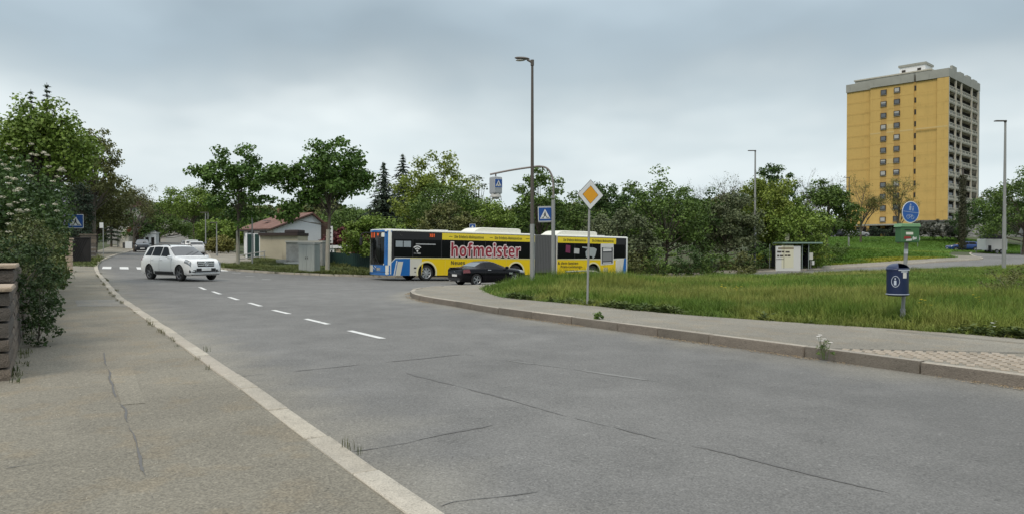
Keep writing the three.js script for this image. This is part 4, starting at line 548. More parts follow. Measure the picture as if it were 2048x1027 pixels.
// black roadster coupe
{
  const bp = new THREE.MeshPhysicalMaterial({ color: new THREE.Color(0.006, 0.006, 0.008), roughness: 0.12, specularIntensity: 0.5 });
  const c = car({ paint: bp, w: 0.905, R: 0.325, axles: [1.21, -1.22], rim: alloyM, spokes: 5, mirror: 0.62,
    st: [[2.065, 0.30, 0.50, 0.56, 0.50, 0.42], [2.0, 0.22, 0.62, 0.68, 0.72, 0.6], [1.8, 0.17, 0.72, 0.79, 0.85, 0.68], [1.2, 0.16, 0.80, 0.89, 0.90, 0.72], [0.75, 0.16, 0.84, 0.93, 0.905, 0.74], [0.66, 0.16, 0.85, 0.96, 0.905, 0.73], [0.05, 0.16, 0.87, 1.235, 0.905, 0.56], [-0.2, 0.16, 0.88, 1.285, 0.905, 0.545], [-0.6, 0.16, 0.89, 1.27, 0.905, 0.54], [-0.85, 0.16, 0.895, 1.2, 0.905, 0.56], [-1.28, 0.17, 0.90, 0.99, 0.90, 0.68], [-1.75, 0.2, 0.90, 0.965, 0.87, 0.68], [-1.98, 0.24, 0.87, 0.93, 0.80, 0.66], [-2.06, 0.34, 0.62, 0.72, 0.70, 0.6]],
    side: [['side_window', 6.1, 7.0, [0.5, -0.06], [-0.62, -0.62]], ['quarter_window', 6.1, 6.9, [-0.66, -0.66], [-0.98, -0.84]]], top: [['windscreen', [0.63, 0.63], [0.08, 0.08]], ['rear_window', [-0.82, -0.82], [-1.24, -1.24]]], seams: [[0.55], [-0.68]], handles: [[-0.45]], handleM: chromeM });
  const R = c.root;
  for (const s of [1, -1]) { part('tail_lamp', skin(c.sf, s, 3.7, 5.0, [-1.62, -1.66], [-1.985, -1.99], 0.014, 8, 4), redLampM, R); part('headlight', skin(c.sf, s, 4.2, 6.6, [1.92, 1.86], [1.55, 1.5], 0.012, 6, 5), lampM, R); part('exhaust_pipe', cyl(0.04, 0.04, 0.12).rotateZ(Math.PI / 2).translate(-2.0, 0.26, s * 0.42), chromeM, R); part('side_vent', box(0.22, 0.09, 0.012, 0.92, 0.62, s * 0.897, 0.004), chromeM, R); }
  part('rear_shelf', box(0.9, 0.34, 1.0, -0.45, 0.8, 0, 0.1), seatM, R); plate(R, -2.055, 0.55, 0, -1);
  part('emblem', new THREE.TorusGeometry(0.045, 0.008, 6, 20).rotateY(Math.PI / 2).translate(-2.052, 0.70, 0), chromeM, R);
  part('boot_spoiler', box(0.08, 0.025, 1.2, -1.98, 0.945, 0, 0.01), bp, R); part('rear_bumper_trim', box(0.05, 0.16, 1.1, -2.04, 0.34, 0, 0.02), trimM, R);
  finishCar(c, 'black_coupe', 'small black coupe waiting in front of the yellow bus', 'car', -1.33, 39.9, 0.611);
}
// generic hatchbacks and vans for the street
const hatchSt = (L, h, b = 0.62) => { const s = L / 4.2, k = h / 1.48; return [[2.1 * s, 0.34, 0.56 * k, 0.62 * k, 0.58, 0.5], [2.03 * s, 0.25, 0.70 * k, 0.78 * k, 0.78, 0.66], [1.85 * s, 0.2, 0.80 * k, 0.88 * k, 0.85, 0.7], [1.0 * s, 0.2, 0.90 * k, 0.99 * k, 0.885, 0.74], [0.9 * s, 0.2, 0.9 * k, 1.01 * k, 0.885, 0.74], [0.15 * s, 0.2, 0.92 * k, 1.41 * k, 0.885, b], [-0.3 * s, 0.2, 0.93 * k, 1.48 * k, 0.885, b], [-1.3 * s, 0.2, 0.95 * k, 1.45 * k, 0.88, b], [-1.75 * s, 0.2, 0.96 * k, 1.38 * k, 0.87, b - 0.02], [-1.98 * s, 0.22, 0.95 * k, 1.03 * k, 0.85, 0.64], [-2.08 * s, 0.3, 0.8 * k, 0.9 * k, 0.8, 0.64], [-2.1 * s, 0.4, 0.6 * k, 0.7 * k, 0.7, 0.6]]; };
function hatch(o) {
  const s = o.L / 4.2, c = car({ paint: o.paint, w: 0.885, R: 0.31, axles: [1.3 * s, -1.25 * s], mirror: 0.72 * s, st: hatchSt(o.L, o.h, o.b), side: [['side_window', 6.1, 7.05, [0.62 * s, 0.05 * s], [-0.42 * s, -0.4 * s]], ['side_window', 6.1, 7.0, [-0.48 * s, -0.46 * s], [-1.5 * s, -1.3 * s]]], top: [['windscreen', [0.86 * s, 0.86 * s], [0.18 * s, 0.18 * s]], ['rear_window', [-1.77 * s, -1.77 * s], [-1.95 * s, -1.95 * s]]], seams: [[0.7 * s], [-0.44 * s]], trim: [[1.6, 2.3, [0.9 * s, 0.9 * s], [-0.8 * s, -0.8 * s]]] });
  for (const q of [1, -1]) { part('headlight', skin(c.sf, q, 4.4, 7, [1.98 * s, 1.9 * s], [1.72 * s, 1.62 * s], 0.012, 5, 4), lampM, c.root); part('tail_lamp', skin(c.sf, q, 4.0, 6.2, [-1.86 * s, -1.86 * s], [-2.03 * s, -2.0 * s], 0.012, 4, 4), redLampM, c.root); }
  part('grille', box(0.04, 0.12, 0.8, 2.09 * s, 0.58, 0, 0.02), blackM, c.root); plate(c.root, 2.115 * s, 0.44, 0, 1); plate(c.root, -2.105 * s, 0.62, 0, -1); return c;
}
const white2 = paint([0.72, 0.73, 0.73]), dark2 = paint([0.022, 0.026, 0.032]), blue2 = paint([0.02, 0.06, 0.2]), silver2 = paint([0.3, 0.31, 0.32]);
finishCar(hatch({ L: 4.3, h: 1.56, paint: dark2 }), 'dark_hatchback', 'dark grey hatchback driving towards the zebra crossing', 'car', (284 - 1024) / FPX * 93, 93, -1.1);
finishCar(hatch({ L: 4.1, h: 1.56, b: 0.72, paint: white2 }), 'white_hatchback', 'white hatchback parked nearest, seen from behind', 'car', (391 - 1024) / FPX * 86, 86, 2.02, 'cars parked along the street');
finishCar(hatch({ L: 4.4, h: 1.68, b: 0.74, paint: white2 }), 'white_van', 'white van parked ahead of the white hatchback', 'van', (382 - 1024) / FPX * 94, 94, 2.02, 'cars parked along the street');
finishCar(hatch({ L: 4.4, h: 1.5, paint: silver2 }), 'silver_car', 'silver car half hidden ahead of the parked white van', 'car', (372.5 - 1024) / FPX * 103, 103, 2.02, 'cars parked along the street');
finishCar(hatch({ L: 5.2, h: 2.0, b: 0.78, paint: white2 }), 'delivery_van', 'white delivery van far up the street', 'van', (357 - 1024) / FPX * 232, 232, -1.15);
finishCar(hatch({ L: 4.5, h: 1.5, paint: dark2 }), 'dark_car', 'dark car parked beyond the thin grey lamp posts', 'car', (402 - 1024) / FPX * 118, 118, 2.0, 'cars parked off the street');
finishCar(hatch({ L: 4.5, h: 1.5, paint: blue2 }), 'dark_blue_car', 'dark blue car parked under the street trees', 'car', (425 - 1024) / FPX * 112, 112, 2.2, 'cars parked off the street');
finishCar(hatch({ L: 4.4, h: 1.42, paint: paint([0.02, 0.06, 0.22]) }), 'blue_car', 'bright blue car parked below the tower lawn', 'car', (1927 - 1024) / FPX * 109, 109, Math.PI - 0.12);
finishCar(hatch({ L: 4.4, h: 1.45, paint: silver2 }), 'silver_car', 'silver car left of the tower entrance', 'car', (1715 - 1024) / FPX * 145, 145, 0.2, 'cars parked at the tower');
finishCar(hatch({ L: 4.4, h: 1.45, paint: dark2 }), 'dark_car', 'dark car at the left end of the tower foot', 'car', (1676 - 1024) / FPX * 146, 146, 0.2, 'cars parked at the tower');
// white box trailer
{
  const t = thing('box_trailer', 'white box trailer with dark top by the far kerb', 'trailer', G(64.6, 99.5).toArray(), 0.12);
  part('body', box(3.1, 1.5, 1.7, 0, 1.2, 0, 0.06), mat([0.62, 0.63, 0.62], 0.5), t); part('top_cover', box(2.9, 0.62, 1.5, 0.1, 2.2, 0, 0.22), mat([0.03, 0.032, 0.035], 0.6), t); for (const s of [-1, 1]) for (const x of [-0.05, 0.65]) wheel(0.3, 0.18, 5, alloyM, t, x, 0.3, s * 0.86, s); part('drawbar', rod([-1.5, 0.5, 0], [-2.6, 0.5, 0], 0.05), darkAlloyM, t); part('jockey_wheel', cyl(0.06, 0.06, 0.75, -2.3, 0, 0), darkAlloyM, t); part('front_crate', box(0.3, 0.75, 0.28, -1.1, 0.72, 0.9, 0.03), blackM, t);
}
// ---------------------------------------------------------------- articulated bus: local x runs from nose to tail, z = 0 is the side that faces the viewer
{
  const blueP = paint([0.018, 0.14, 0.42]), whiteP = paint([0.72, 0.72, 0.66]), creamP = paint([0.62, 0.60, 0.52]), yellowP = paint([0.80, 0.56, 0.012]), bandP = paint([0.80, 0.62, 0.02]), textM = mat([0.03, 0.026, 0.012], 0.6), redM = mat([0.27, 0.016, 0.03], 0.5), pinkM = mat([0.75, 0.62, 0.6], 0.5), greyM = mat([0.105, 0.108, 0.108], 0.85), ledM = new THREE.MeshStandardMaterial({ color: 0x200400, emissive: new THREE.Color(1, 0.16, 0.04), emissiveIntensity: 0.65 });
  const hF = H(-5.2, 44.8), hR = H(5.8, 52.4), p0 = G(-7.4, 43.2), slope = Math.atan2(hR - hF, 13.3);
  const bus = thing('articulated_bus', 'yellow, blue and white articulated bus turning out of the side road', 'bus', [p0.x, hF + 0.01 - Math.tan(slope) * -2.6 * -1, p0.z]); bus.rotation.set(0, 0.611, slope, 'YXZ');
  const W = 2.55, B0 = 0.32, T0 = 3.05;
  // plan outlines
  const plan = (x0, x1, nose, tail) => { const s = new THREE.Shape(); if (nose) { s.moveTo(x0 + 0.5, 0); s.bezierCurveTo(x0 + 0.12, 0, x0 + 0.06, -0.12, x0 + 0.0, -0.45); s.quadraticCurveTo(x0 - 0.13, -W / 2, x0, -W + 0.45); s.bezierCurveTo(x0 + 0.06, -W + 0.12, x0 + 0.12, -W, x0 + 0.5, -W); } else { s.moveTo(x0, 0); s.lineTo(x0, -W); }
    if (tail) { s.lineTo(x1 - 0.25, -W); s.quadraticCurveTo(x1, -W, x1, -W + 0.25); s.lineTo(x1, -0.25); s.quadraticCurveTo(x1, 0, x1 - 0.25, 0); } else { s.lineTo(x1, -W); s.lineTo(x1, 0); } s.closePath(); return s; };
  const section = (name, x0, x1, nose, tail, axles) => {
    const bev = 0.1, sh = plan(x0, x1, nose, tail), g = new THREE.ExtrudeGeometry(sh, { depth: T0 - B0 - 2 * bev, bevelEnabled: true, bevelThickness: bev, bevelSize: bev, bevelOffset: -bev, bevelSegments: 4, curveSegments: 10 }).rotateX(-Math.PI / 2).translate(0, B0 + bev, 0);
    // rotateX(-90) sends shape y to -z: mirror back so that the viewer's side stays at z = 0
    g.scale(1, 1, -1); const ix = g.attributes.position; const a = ix.array; for (let i = 0; i < a.length; i += 9) for (let k = 0; k < 3; k++) { const t = a[i + k]; a[i + k] = a[i + 3 + k]; a[i + 3 + k] = t; } g.computeVertexNormals();
    let r = new Brush(g, whiteP); r.updateMatrixWorld(); for (const ax of axles) for (const z of [-0.2, -W + 0.2]) { const c = new Brush(new THREE.CylinderGeometry(0.6, 0.6, 0.62, 32).rotateX(Math.PI / 2).toNonIndexed(), blackM); c.position.set(ax, 0.5, z); c.updateMatrixWorld(); r = csg.evaluate(r, c, SUBTRACTION); }
    const gg = r.geometry; const m = new THREE.Mesh(toCreasedNormals(gg, 0.5), r.material); m.name = name; bus.add(m); return m;
  };
  const AX = [2.72, 9.34, 16.06];
  const front = section('front_section', 0, 10.88, true, false, [AX[0], AX[1]]), rear = section('rear_section', 12.76, 19.5, false, true, [AX[2]]);
  for (const ax of AX) for (const s of [1, -1]) { wheel(0.48, 0.3, 8, ax === AX[0] ? alloyM : darkAlloyM, bus, ax, 0.48, s > 0 ? -0.2 : -W + 0.2, s); }
  // flat side panels: outline in (x, y), set proud of the side
  const panel = (name, pts, m, parent, z = 0.006, thick = 0.006, arches = []) => { const s = new THREE.Shape(); let first = true; for (const p of pts) { if (p.length === 3) { s.absarc(p[0], 0.5, p[2], p[1] > 0 ? 0 : Math.PI, p[1] > 0 ? Math.PI : 0, !(p[1] > 0)); } else first ? s.moveTo(...p) : s.lineTo(...p); first = false; } s.closePath(); return part(name, new THREE.ExtrudeGeometry(s, { depth: thick, bevelEnabled: false, curveSegments: 14 }).translate(0, 0, z), m, parent); };
  const skirt = (name, x0, x1, y0, y1, m, parent, ax) => { const s = new THREE.Shape(); s.moveTo(x0, y0); for (const a of ax) { const w = Math.sqrt(0.64 * 0.64 - (y0 - 0.5) ** 2); if (x0 < a - w) s.lineTo(a - w, y0); const a0 = Math.PI - Math.asin((y0 - 0.5) / 0.64), a1 = Math.asin((y0 - 0.5) / 0.64), steps = 18; for (let i = 0; i <= steps; i++) { const t = lerp(a0, a1, i / steps), xx = a + Math.cos(t) * 0.64, yy = 0.5 + Math.sin(t) * 0.64; if (xx >= x0 - 1e-6 && xx <= x1 + 1e-6) s.lineTo(xx, yy); } } s.lineTo(x1, y0); s.lineTo(x1, y1); s.lineTo(x0, y1); s.closePath(); return part(name, new THREE.ExtrudeGeometry(s, { depth: 0.006, bevelEnabled: false, curveSegments: 8 }).translate(0, 0, 0.004), m, parent); };
  const arch = (ax, parent) => { const s = new THREE.Shape(); s.absarc(ax, 0.5, 0.70, -0.28, Math.PI + 0.28, false); s.absarc(ax, 0.5, 0.60, Math.PI + 0.28, -0.28, true); part('wheel_arch_rim', new THREE.ExtrudeGeometry(s, { depth: 0.014, bevelEnabled: false, curveSegments: 22 }).translate(0, 0, 0.004), mat([0.72, 0.66, 0.36], 0.5), parent); };
  // lower skin
  const LB = 0.33, UB = 1.33; // bottom of skirt, underside of the glass band
  panel('blue_panel', [[0.5, LB], [0.86, LB], [1.06, UB - 0.3], [1.12, UB], [0.62, UB - 0.02], [0.36, UB - 0.28], [0.36, LB + 0.02]], blueP, front, 0.004);
  panel('white_panel', [[0.62, LB], [0.95, LB], [1.12, UB - 0.18], [0.78, UB - 0.18]], creamP, front, 0.012);
  panel('white_stripe', [[0.50, LB], [0.56, LB], [0.74, UB - 0.12], [0.68, UB - 0.12]], whiteP, front, 0.012);
  panel('blue_panel', [[0.86, LB], [1.56, LB], [1.80, UB], [1.12, UB]], blueP, front, 0.003);
  skirt('white_panel', 1.58, 2.36, LB, UB, creamP, front, [AX[0]]); panel('vent', [[1.84, 0.73], [2.0, 0.73], [2.0, 0.82], [1.84, 0.82]], blackM, front, 0.012, 0.004); panel('vent', [[1.88, 0.52], [1.98, 0.52], [1.98, 0.56], [1.88, 0.56]], blackM, front, 0.012, 0.004);
  skirt('yellow_panel', 2.37, 3.98, LB, UB, yellowP, front, [AX[0]]);
  for (const [a, b] of [[3.99, 5.6], [5.61, 7.2], [7.21, 8.55]]) skirt('yellow_panel', a, b, LB, UB, yellowP, front, []);
  skirt('yellow_panel', 8.56, 10.86, LB, UB, yellowP, front, [AX[1]]);
  for (const [a, b] of [[12.78, 14.3], [14.31, 15.2]]) skirt('yellow_panel', a, b, LB, UB, yellowP, rear, []);
  skirt('yellow_panel', 15.21, 17.1, LB, UB, yellowP, rear, [AX[2]]); skirt('yellow_panel', 17.11, 18.2, LB, UB, yellowP, rear, []);
  panel('white_panel', [[18.22, LB], [18.85, LB], [19.02, UB + 0.12], [18.34, UB - 0.02]], creamP, rear, 0.004); panel('blue_panel', [[18.87, LB], [19.24, LB], [19.24, UB + 0.15], [19.04, UB + 0.13]], blueP, rear, 0.004);
  arch(AX[0], front); arch(AX[1], front); arch(AX[2], rear);
  for (const [a, b, par] of [[1.6, 10.86, front], [12.78, 18.3, rear]]) panel('belt_moulding', [[a, UB + 0.004], [b, UB + 0.004], [b, UB + 0.05], [a, UB + 0.05]], mat([0.74, 0.66, 0.28], 0.4), par, 0.004, 0.014);
  // glass band: each pane its own piece, black frame behind
  panel('window_frame', [[0.36, UB - 0.2], [0.62, UB + 0.054], [10.86, UB + 0.054], [10.86, 2.93], [0.36, 2.93]], blackM, front, 0.002, 0.004); panel('window_frame', [[12.78, UB + 0.054], [19.22, UB + 0.16], [19.22, 2.93], [12.78, 2.93]], blackM, rear, 0.002, 0.004);
  for (const [a, b] of [[0.52, 1.72], [1.78, 3.68], [3.75, 5.3], [5.36, 6.9], [6.96, 8.5], [8.56, 10.8]]) panel('window_pane', [[a, a < 1 ? UB + 0.12 : UB + 0.08], [b, UB + 0.08], [b, 2.46], [a, 2.46]], busGlassM, front, 0.008, 0.005);
  for (const [a, b] of [[12.86, 14.3], [14.36, 15.9], [15.96, 17.6], [17.66, 19.1]]) panel('window_pane', [[a, UB + 0.1], [b, a > 17 ? UB + 0.2 : UB + 0.1], [b, 2.46], [a, 2.46]], busGlassM, rear, 0.008, 0.005);
  const sill = mat([0.3, 0.34, 0.36], 0.35); for (const [a, b] of [[0.62, 1.08], [1.14, 1.62]]) panel('vent_window', [[a, 2.0], [b, 2.0], [b, 2.36], [a, 2.36]], sill, front, 0.014, 0.003); panel('handrail', [[1.95, 2.16], [3.3, 2.16], [3.3, 2.22], [1.95, 2.22]], mat([0.42, 0.43, 0.43], 0.5), front, 0.014, 0.003);
  // yellow slogan bands
  const band = (a, b, par) => panel('slogan_band', [[a, 2.49], [b, 2.49], [b, 2.9], [a, 2.9]], bandP, par, 0.008, 0.006); const B1 = band(3.75, 10.84, front), B2 = band(12.8, 18.2, rear);
  const say = (str, x, y, w, h, m, par, z = 0.016) => part('lettering', textFit(str, w, h, 0.003).translate(x, y, z), m, par);
  for (const x of [4.35, 7.35]) { say('Die Erlebnis-Wohnzentren', x + 0.28, 2.60, 2.15, 0.19, textM, B1); panel('dash_mark', [[x - 0.12, 2.68], [x + 0.12, 2.68], [x + 0.12, 2.71], [x - 0.12, 2.71]], textM, B1, 0.015, 0.003); } panel('dash_mark', [[10.1, 2.68], [10.4, 2.68], [10.4, 2.71], [10.1, 2.71]], textM, B1, 0.015, 0.003);
  for (const x of [13.15, 15.75]) say('Die Erlebnis-Wohnzentren', x + 0.15, 2.60, 2.05, 0.19, textM, B2);
  // big lettering on the glass
  part('lettering_outline', textFit('hofmeister', 5.25, 0.88, 0.004, 0.055).translate(4.4, 1.47, 0.016), pinkM, front, 'pale outline of the large shop lettering'); part('lettering', textFit('hofmeister', 5.25, 0.88, 0.004).translate(4.4, 1.47, 0.023), redM, front, 'large dark red shop lettering');
  panel('notice', [[6.9, 1.40], [7.45, 1.40], [7.45, 1.5], [6.9, 1.5]], mat([0.5, 0.5, 0.48], 0.7), front, 0.015, 0.003);
  say('Neues', 4.4, 0.98, 1.0, 0.24, textM, front); say('& dem besten', 12.84, 1.02, 1.8, 0.2, textM, rear); say('Preis-Leistungs-', 13.1, 0.74, 1.95, 0.22, textM, rear); say('Verh\u00e4ltnis', 13.5, 0.46, 1.2, 0.2, textM, rear);
  // little marks: round badge, wireless sign, side number
  const wm = mat([0.72, 0.72, 0.7], 0.6); { const s = new THREE.Shape(); s.absarc(0.98, 2.7, 0.11, 0, 6.2832, false); const h = new THREE.Path(); h.absarc(0.98, 2.7, 0.05, 0, 6.2832, true); s.holes.push(h); part('badge', new THREE.ExtrudeGeometry(s, { depth: 0.003, bevelEnabled: false, curveSegments: 16 }).translate(0, 0, 0.008), wm, front); }
  const wf = []; for (const r of [0.11, 0.24, 0.37]) { const s = new THREE.Shape(); s.absarc(2.05, 1.73, r, Math.PI / 4, 3 * Math.PI / 4, false); s.absarc(2.05, 1.73, r - 0.065, 3 * Math.PI / 4, Math.PI / 4, true); wf.push(new THREE.ExtrudeGeometry(s, { depth: 0.003, bevelEnabled: false, curveSegments: 10 })); } wf.push(new THREE.CylinderGeometry(0.035, 0.035, 0.003, 12).rotateX(Math.PI / 2).translate(2.05, 1.74, 0.0015)); part('wireless_sign', merge(wf).translate(0, 0, 0.015), wm, front); say('free', 1.82, 1.6, 0.2, 0.09, mat([0.3, 0.3, 0.3], 0.6), front); say('WiFi', 2.06, 1.6, 0.22, 0.09, wm, front);
  const sd = panel('side_display', [[2.85, 2.6], [3.25, 2.6], [3.25, 2.86], [2.85, 2.86]], mat([0.05, 0.012, 0.006], 0.4), front, 0.008, 0.004); part('display_number', textFit('X61', 0.34, 0.2, 0.003).translate(2.88, 2.63, 0.014), ledM, sd);
  // stickers and posters at the rear
  panel('sticker', [[13.5, 1.85], [13.9, 1.8], [13.92, 2.32], [13.52, 2.36]], mat([0.17, 0.02, 0.07], 0.6), rear, 0.015, 0.003); panel('sticker', [[14.25, 1.78], [14.72, 1.76], [14.74, 2.12], [14.27, 2.14]], mat([0.45, 0.46, 0.44], 0.7), rear, 0.015, 0.003);
  panel('decal', [[15.0, 2.26], [16.1, 2.2], [16.35, 2.1], [16.2, 1.62], [16.0, 1.38], [15.94, 1.6], [15.7, 1.62], [15.55, 1.5], [15.35, 1.55], [15.3, 1.9], [15.5, 2.12], [15.0, 2.18]], mat([0.33, 0.37, 0.36], 0.6), rear, 0.015, 0.003, 'x');
  const po = panel('poster', [[16.75, 0.98], [17.98, 1.06], [17.96, 2.52], [16.72, 2.5]], mat([0.62, 0.62, 0.58], 0.7), rear, 0.016, 0.004); panel('poster_print', [[16.84, 1.06], [17.9, 1.13], [17.88, 2.25], [16.82, 2.24]], mat([0.07, 0.073, 0.075], 0.7), po, 0.021, 0.002); panel('poster_picture', [[16.92, 1.28], [17.8, 1.32], [17.8, 1.88], [16.92, 1.86]], mat([0.2, 0.205, 0.2], 0.7), po, 0.024, 0.002); for (const [y, h] of [[1.96, 0.12], [2.12, 0.07], [1.12, 0.06]]) panel('poster_line', [[16.95, y], [17.75, y + 0.03], [17.75, y + h + 0.03], [16.95, y + h]], wm, po, 0.024, 0.002);
  panel('hatch_label', [[17.0, 0.52], [17.45, 0.52], [17.45, 0.82], [17.0, 0.82]], mat([0.6, 0.5, 0.3], 0.6), rear, 0.012, 0.003);
  // front face wrapped round the nose
  const sh = plan(0, 10.88, true, false), noseP = sh.getPoints(14).filter((p) => p.x < 0.52);
  const wrap = (name, a, b, y0, y1, m, off, par = front) => { const c = new THREE.CatmullRomCurve3(noseP.map((p) => V(p.x, 0, p.y))), P = [], idx = [], n = 22; for (let i = 0; i <= n; i++) { const t = lerp(a, b, i / n), p = c.getPointAt(t), g = c.getTangentAt(t), nx = -g.z, nz = g.x, L = Math.hypot(nx, nz), s = (nx / L) * (p.x - 2) > 0 ? 1 : -1; for (const y of [y0, y1]) { const tuck = y > 2.85 ? 0.03 * (y - 2.85) / 0.2 : 0; P.push(p.x + s * nx / L * (off - tuck), y, p.z + s * nz / L * (off - tuck)); } } for (let i = 0; i < n; i++) { const k = i * 2; idx.push(k, k + 1, k + 3, k, k + 3, k + 2); } const g = new THREE.BufferGeometry(); g.setAttribute('position', new THREE.Float32BufferAttribute(P, 3)); g.setIndex(idx); g.computeVertexNormals(); return part(name, g, m, par); };
  const ws = wrap('windscreen', 0.10, 0.93, 1.02, 2.58, busGlassM, 0.006); wrap('windscreen_frame', 0.09, 0.94, 0.92, 2.92, blackM, 0.003); wrap('front_skirt', 0.0, 1.0, 0.34, 0.93, blueP, 0.008); wrap('front_white_panel', 0.34, 0.52, 0.5, 0.90, creamP, 0.013); wrap('corner_pillar', 0.06, 0.105, 0.93, 2.9, blueP, 0.012); wrap('roof_brow', 0.02, 0.98, 2.88, 2.99, blueP, 0.02); wrap('bumper_gap', 0.05, 0.95, 0.52, 0.545, blackM, 0.012); wrap('front_plate', 0.66, 0.80, 0.40, 0.50, plateM, 0.016);
  for (const [a, b] of [[0.17, 0.26], [0.76, 0.85]]) wrap('headlight', a, b, 0.6, 0.78, lampM, 0.014);
  const dsp = wrap('destination_display', 0.16, 0.86, 2.5, 2.88, mat([0.03, 0.008, 0.005], 0.3), 0.011); const led = (a, b, y0, y1) => wrap('display_light', a, b, y0, y1, ledM, 0.018, dsp); for (const [a, b] of [[0.30, 0.325], [0.37, 0.395]]) led(a, b, 2.54, 2.84); for (const a of [0.58, 0.63, 0.68, 0.73]) led(a, a + 0.03, 2.62, 2.8); led(0.21, 0.24, 2.66, 2.8);
  part('emblem', new THREE.TorusGeometry(0.11, 0.014, 8, 24).rotateY(Math.PI / 2).translate(-0.12, 0.78, -W / 2), chromeM, front);
  for (const s of [0, 1]) part('wiper', rod([-0.10, 0.98, -0.7 - s * 0.7], [-0.14, 1.5, -1.2 - s * 0.6], 0.014, 0.01, 5), blackM, front);
  // mirrors on swan-neck arms
  for (const [z, dz] of [[-0.15, 0.18], [-W + 0.15, -0.22]]) { const m = part('mirror_arm', tube([[0.15, 2.82, z], [-0.25, 2.84, z + dz * 0.6], [-0.42, 2.72, z + dz], [-0.42, 2.5, z + dz]], 0.03, 7), blackM, bus); part('mirror', box(0.12, 0.46, 0.24, -0.42, 2.3, z + dz, 0.05), blackM, m); }
  // roof: pods, hatches
  const pod = (x0, x1, h, par) => { const s = new THREE.Shape(); s.moveTo(x0, 0); s.bezierCurveTo(x0 + 0.25, 0.05, x0 + 0.35, h, x0 + 0.8, h); s.lineTo(x1 - 0.2, h); s.quadraticCurveTo(x1, h, x1, h * 0.5); s.lineTo(x1, 0); s.closePath(); part('roof_pod', new THREE.ExtrudeGeometry(s, { depth: 1.6, bevelEnabled: true, bevelSize: 0.04, bevelThickness: 0.06, bevelSegments: 2, curveSegments: 8 }).translate(0, T0 - 0.02, -2.05), mat([0.78, 0.77, 0.68], 0.45), par); };
  pod(6.2, 9.95, 0.28, front); pod(12.9, 16.7, 0.28, rear); for (const [x, par] of [[4.2, front], [17.4, rear]]) part('roof_hatch', box(0.9, 0.09, 0.9, x, T0 + 0.03, -1.25, 0.03), mat([0.5, 0.5, 0.47], 0.5), par);
  // bellows: a row of folds
  for (let i = 0; i < 14; i++) part('bellows_fold', box(0.125, 2.55, W - 0.12, 10.95 + i * 0.1335, 0.42 + 1.3, -W / 2, 0.05), greyM, bus); part('turntable', box(1.7, 0.22, 1.8, 11.82, 0.42, -W / 2, 0.05), blackM, bus);
  part('underfloor', [box(6.0, 0.2, 2.1, 6.0, 0.34, -W / 2), box(2.4, 0.2, 2.1, 14.2, 0.34, -W / 2), box(2.4, 0.2, 2.1, 18.0, 0.34, -W / 2)], blackM, bus);
  for (const [a, b, par] of [[0.6, 10.86, front], [12.78, 19.2, rear]]) panel('roof_edge', [[a, 2.935], [b, 2.935], [b, 2.975], [a, 2.975]], whiteP, par, -0.012, 0.02);
}
// ---------------------------------------------------------------- lamps, signs, bin, shelter
const galvM = surface(256, 0.5, (u, v) => { const a = tfbm(u * 6, v * 6, 6, 601, 5), b = tnoise(u * 60, v * 60, 60, 603), k = 0.27 + 0.12 * (a - 0.5) + 0.05 * (b - 0.5); return [k, k * 1.02, k * 1.0, a]; }, { bump: 0.001, rough: 0.6 });
const brownM = mat([0.09, 0.075, 0.065], 0.6), concM = surface(256, 1.2, (u, v) => { const a = tfbm(u * 5, v * 5, 5, 611, 5), b = tnoise(u * 70, v * 70, 70, 613), k = 0.34 + 0.2 * (a - 0.5) + 0.08 * (b - 0.5); return [k, k * 0.99, k * 0.94, a]; }, { bump: 0.004, rough: 0.95 });
const signBlueM = mat([0.012, 0.075, 0.30], 0.45), signWhiteM = mat([0.68, 0.69, 0.69], 0.5), signBackM = mat([0.3, 0.31, 0.31], 0.5), signBlackM = mat([0.015, 0.015, 0.016], 0.6), amberM = mat([0.72, 0.33, 0.012], 0.45);
const flat = (pts, z, t = 0.003) => { const s = new THREE.Shape(pts.map(([x, y]) => new THREE.Vector2(x, y))); return new THREE.ExtrudeGeometry(s, { depth: t, bevelEnabled: false }).translate(0, 0, z); };
function roundRect(w, h, r, z, t) { const s = new THREE.Shape(), x = -w / 2, y = -h / 2; s.moveTo(x + r, y); s.lineTo(x + w - r, y); s.quadraticCurveTo(x + w, y, x + w, y + r); s.lineTo(x + w, y + h - r); s.quadraticCurveTo(x + w, y + h, x + w - r, y + h); s.lineTo(x + r, y + h); s.quadraticCurveTo(x, y + h, x, y + h - r); s.lineTo(x, y + r); s.quadraticCurveTo(x, y, x + r, y); return new THREE.ExtrudeGeometry(s, { depth: t, bevelEnabled: false, curveSegments: 5 }).translate(0, 0, z); }
